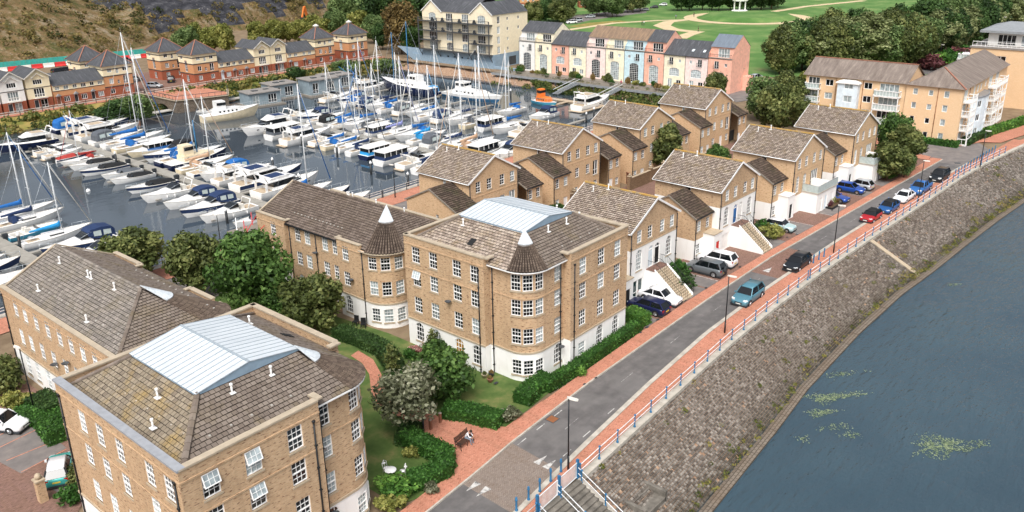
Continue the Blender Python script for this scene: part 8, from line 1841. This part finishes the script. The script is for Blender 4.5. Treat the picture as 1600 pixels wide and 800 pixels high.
for i, (x, y, m) in enumerate(((757,590,'stone'),(768,588,'charcoal'),(766,597,'terracotta'))):
    p = P(x, y); t = thing('plant_pot', ['pale stone pot at the downpipe of the corner block','dark tub at the downpipe of the corner block','terracotta pot at the downpipe of the corner block'][i], 'pot', (p.x, p.y, 0)); mb = MB(); mb.lathe([(.16,0),(.26,.32),(.29,.36),(.26,.36),(.02,.3)], 12); mb.build('pot', m, t); link('plant', TREES['s_heather' if i else 's_olive'][0][0], t, (0,0,.3)).scale = (.25,.25,.3)
for i, (x, y) in enumerate(((673,672),(688,661))):
    p = P(x, y); t = thing('wooden_post', ['short wooden post beside the grey-leaved tree, left one','short wooden post beside the grey-leaved tree, right one'][i], 'post', (p.x, p.y, .05)); mb = MB(); mb.box(-.09,-.09,0,.09,.09,.85); mb.build('shaft', 'wood_brown', t); mb = MB(); mb.rings([[(-s,-s,z),(s,-s,z),(s,s,z),(-s,s,z)] for s, z in ((.11,.85),(.11,.9),(.02,.98))], 0, False); mb.build('cap', 'wood_grey', t)
p = P(662,676); make_lamp('black signless post beside the grey-leaved tree', (p.x, p.y, .05), 2.6, R(40), 'lamp_post')
def gwall(pts, h, label, mat='garden_wall', piers=True, th=.28, name='garden_wall'):
    t = thing(name, label, 'wall', (*pts[0], 0)); o = np.array(pts[0])
    for a, b in zip(pts, pts[1:]):
        a = np.subtract(a, o); b = np.subtract(b, o); d = (b-a)/np.linalg.norm(b-a); n = np.array([d[1],-d[0]])*th/2; L = float(np.linalg.norm(b-a))
        mb = MB()
        for s in (-1,1): q = [(*(a+n*s),0),(*(b+n*s),0),(*(b+n*s),h),(*(a+n*s),h)]; mb.face(q, 0, [(0,0),(L,0),(L,h),(0,h)])
        mb.build('wall_panel', mat, t); mb = MB(); mb.bar((*a,h+.04),(*b,h+.04),th+.1,.09); mb.build('coping', 'stone' if mat == 'garden_wall' else mat, t)
    if piers:
        for q in pts: q = np.subtract(q, o); mb = MB(); mb.box(q[0]-.25,q[1]-.25,0,q[0]+.25,q[1]+.25,h+.35); mb.build('pier', mat, t); mb = MB(); mb.box(q[0]-.3,q[1]-.3,h+.35,q[0]+.3,q[1]+.3,h+.45); mb.lathe([(.05,0),(.16,.08),(.19,.2),(.12,.32),(.02,.36)], 8, 0, True, (q[0],q[1],h+.45)); mb.build('pier_cap', 'stone', t)
gwall(Pp((983,298),(1016,284),(1036,276)), 1.9, 'rough stone courtyard wall with ball-topped piers beside the egg-shaped tree')
gwall(Pp((1083,262),(1120,246)), 1.7, 'courtyard wall before the farthest back-row house')
gwall(Pp((897,318),(868,326),(852,322)), 1.6, 'low brick wall behind the nearest street house')
gwall(Pp((985,290),(955,275)), 1.8, 'brown timber fence beside the courtyard wall', 'wood_brown', False, .1, 'timber_fence')
gwall(Pp((895,303),(870,300)), 1.8, 'brown timber fence in the yard of the second back-row house', 'wood_brown', False, .1, 'timber_fence')
gwall(Pp((1135,222),(1160,212)), 1.8, 'dark fence at the far end of the courtyard', 'darkgrey', False, .1, 'timber_fence')
gwall([(64.6,67),(64.6,78)], 2., 'grey rendered yard wall beside the marina promenade', 'grey', False)
p = P(68,782); t = thing('gate_pier', 'brick pier with stone ball beside the near car park', 'pier', (p.x, p.y, 0)); mb = MB(); mb.box(-.28,-.28,0,.28,.28,1.7); mb.build('shaft', 'brick', t); mb = MB(); mb.box(-.34,-.34,1.7,.34,.34,1.82); mb.lathe([(.06,0),(.2,.08),(.24,.24),(.15,.4),(.02,.46)], 10, 0, True, (0,0,1.82)); mb.build('cap', 'stone', t)
# near car park
sheet('car_park', [(-30,44),(16.4,44),(16.4,54),(21.8,60),(21.8,88.3),(-30,88.3)], .004, 'paving_brown')
psheet('car_park_bays', [(-60,660),(30,640),(104,700),(33,740),(-60,690)], .012, 'asphalt_old'); psheet('car_park_bay', [(58,752),(84,738),(118,770),(100,775)], .014, 'asphalt_old')
mb = MB()
for (x0,y0,x1,y1) in ((0,699,72,664),(10,720,100,683),(33,738,104,702),(0,680,45,655)):
    a, b = P(x0,y0), P(x1,y1); mb.bar((a.x,a.y,.016),(b.x,b.y,.016),.1,.006)
struct('bay_brick_lines', mb, 'paving')
# promenade railing on the marina quay
for i in range(6):
    t = thing('railing', 'grey promenade railing along the marina quay, %s stretch from the left' % ORD[i], 'railing', (20+i*19.4, 92.3, .1)); L = 19.2
    for k in range(9): mb = MB(); mb.box(k*L/8-.05,-.05,0,k*L/8+.05,.05,1.1); mb.build('post', 'darkgrey', t)
    for z in (.4,.75,1.08): mb = MB(); mb.box(0,-.03,z-.03,L,.03,z+.03); mb.build('rail', 'dirty_white', t)

t = thing('scaffold', 'scaffold with red and white poles at the marina end of the pointed-tower block', 'scaffold', (47.2, 79.6, 0))
for i, (x, y) in enumerate(((0,0),(2.2,.3),(4.4,.6),(0,1.6),(2.2,1.9),(4.4,2.2),(-.8,-1.8),(-.8,-3.4))):
    mb = MB(); mb.tube([(x,y,0),(x,y,7.6)], .06, 6); mb.build('pole', 'frame' if i % 2 else 'tape_red', t)
for z in (2.,4.,6.):
    mb = MB(); mb.box(-.9,-.1,z,4.6,2.3,z+.08); mb.build('boards', 'wood_grey', t); mb = MB(); mb.bar((-.8,-3.4,z+1.),(4.4,.5,z+1.),.06); mb.bar((0,0,z),(2.2,.3,z+2.),.05); mb.bar((2.2,.3,z),(4.4,.6,z+2),.05); mb.build('brace', 'barrier_red', t)
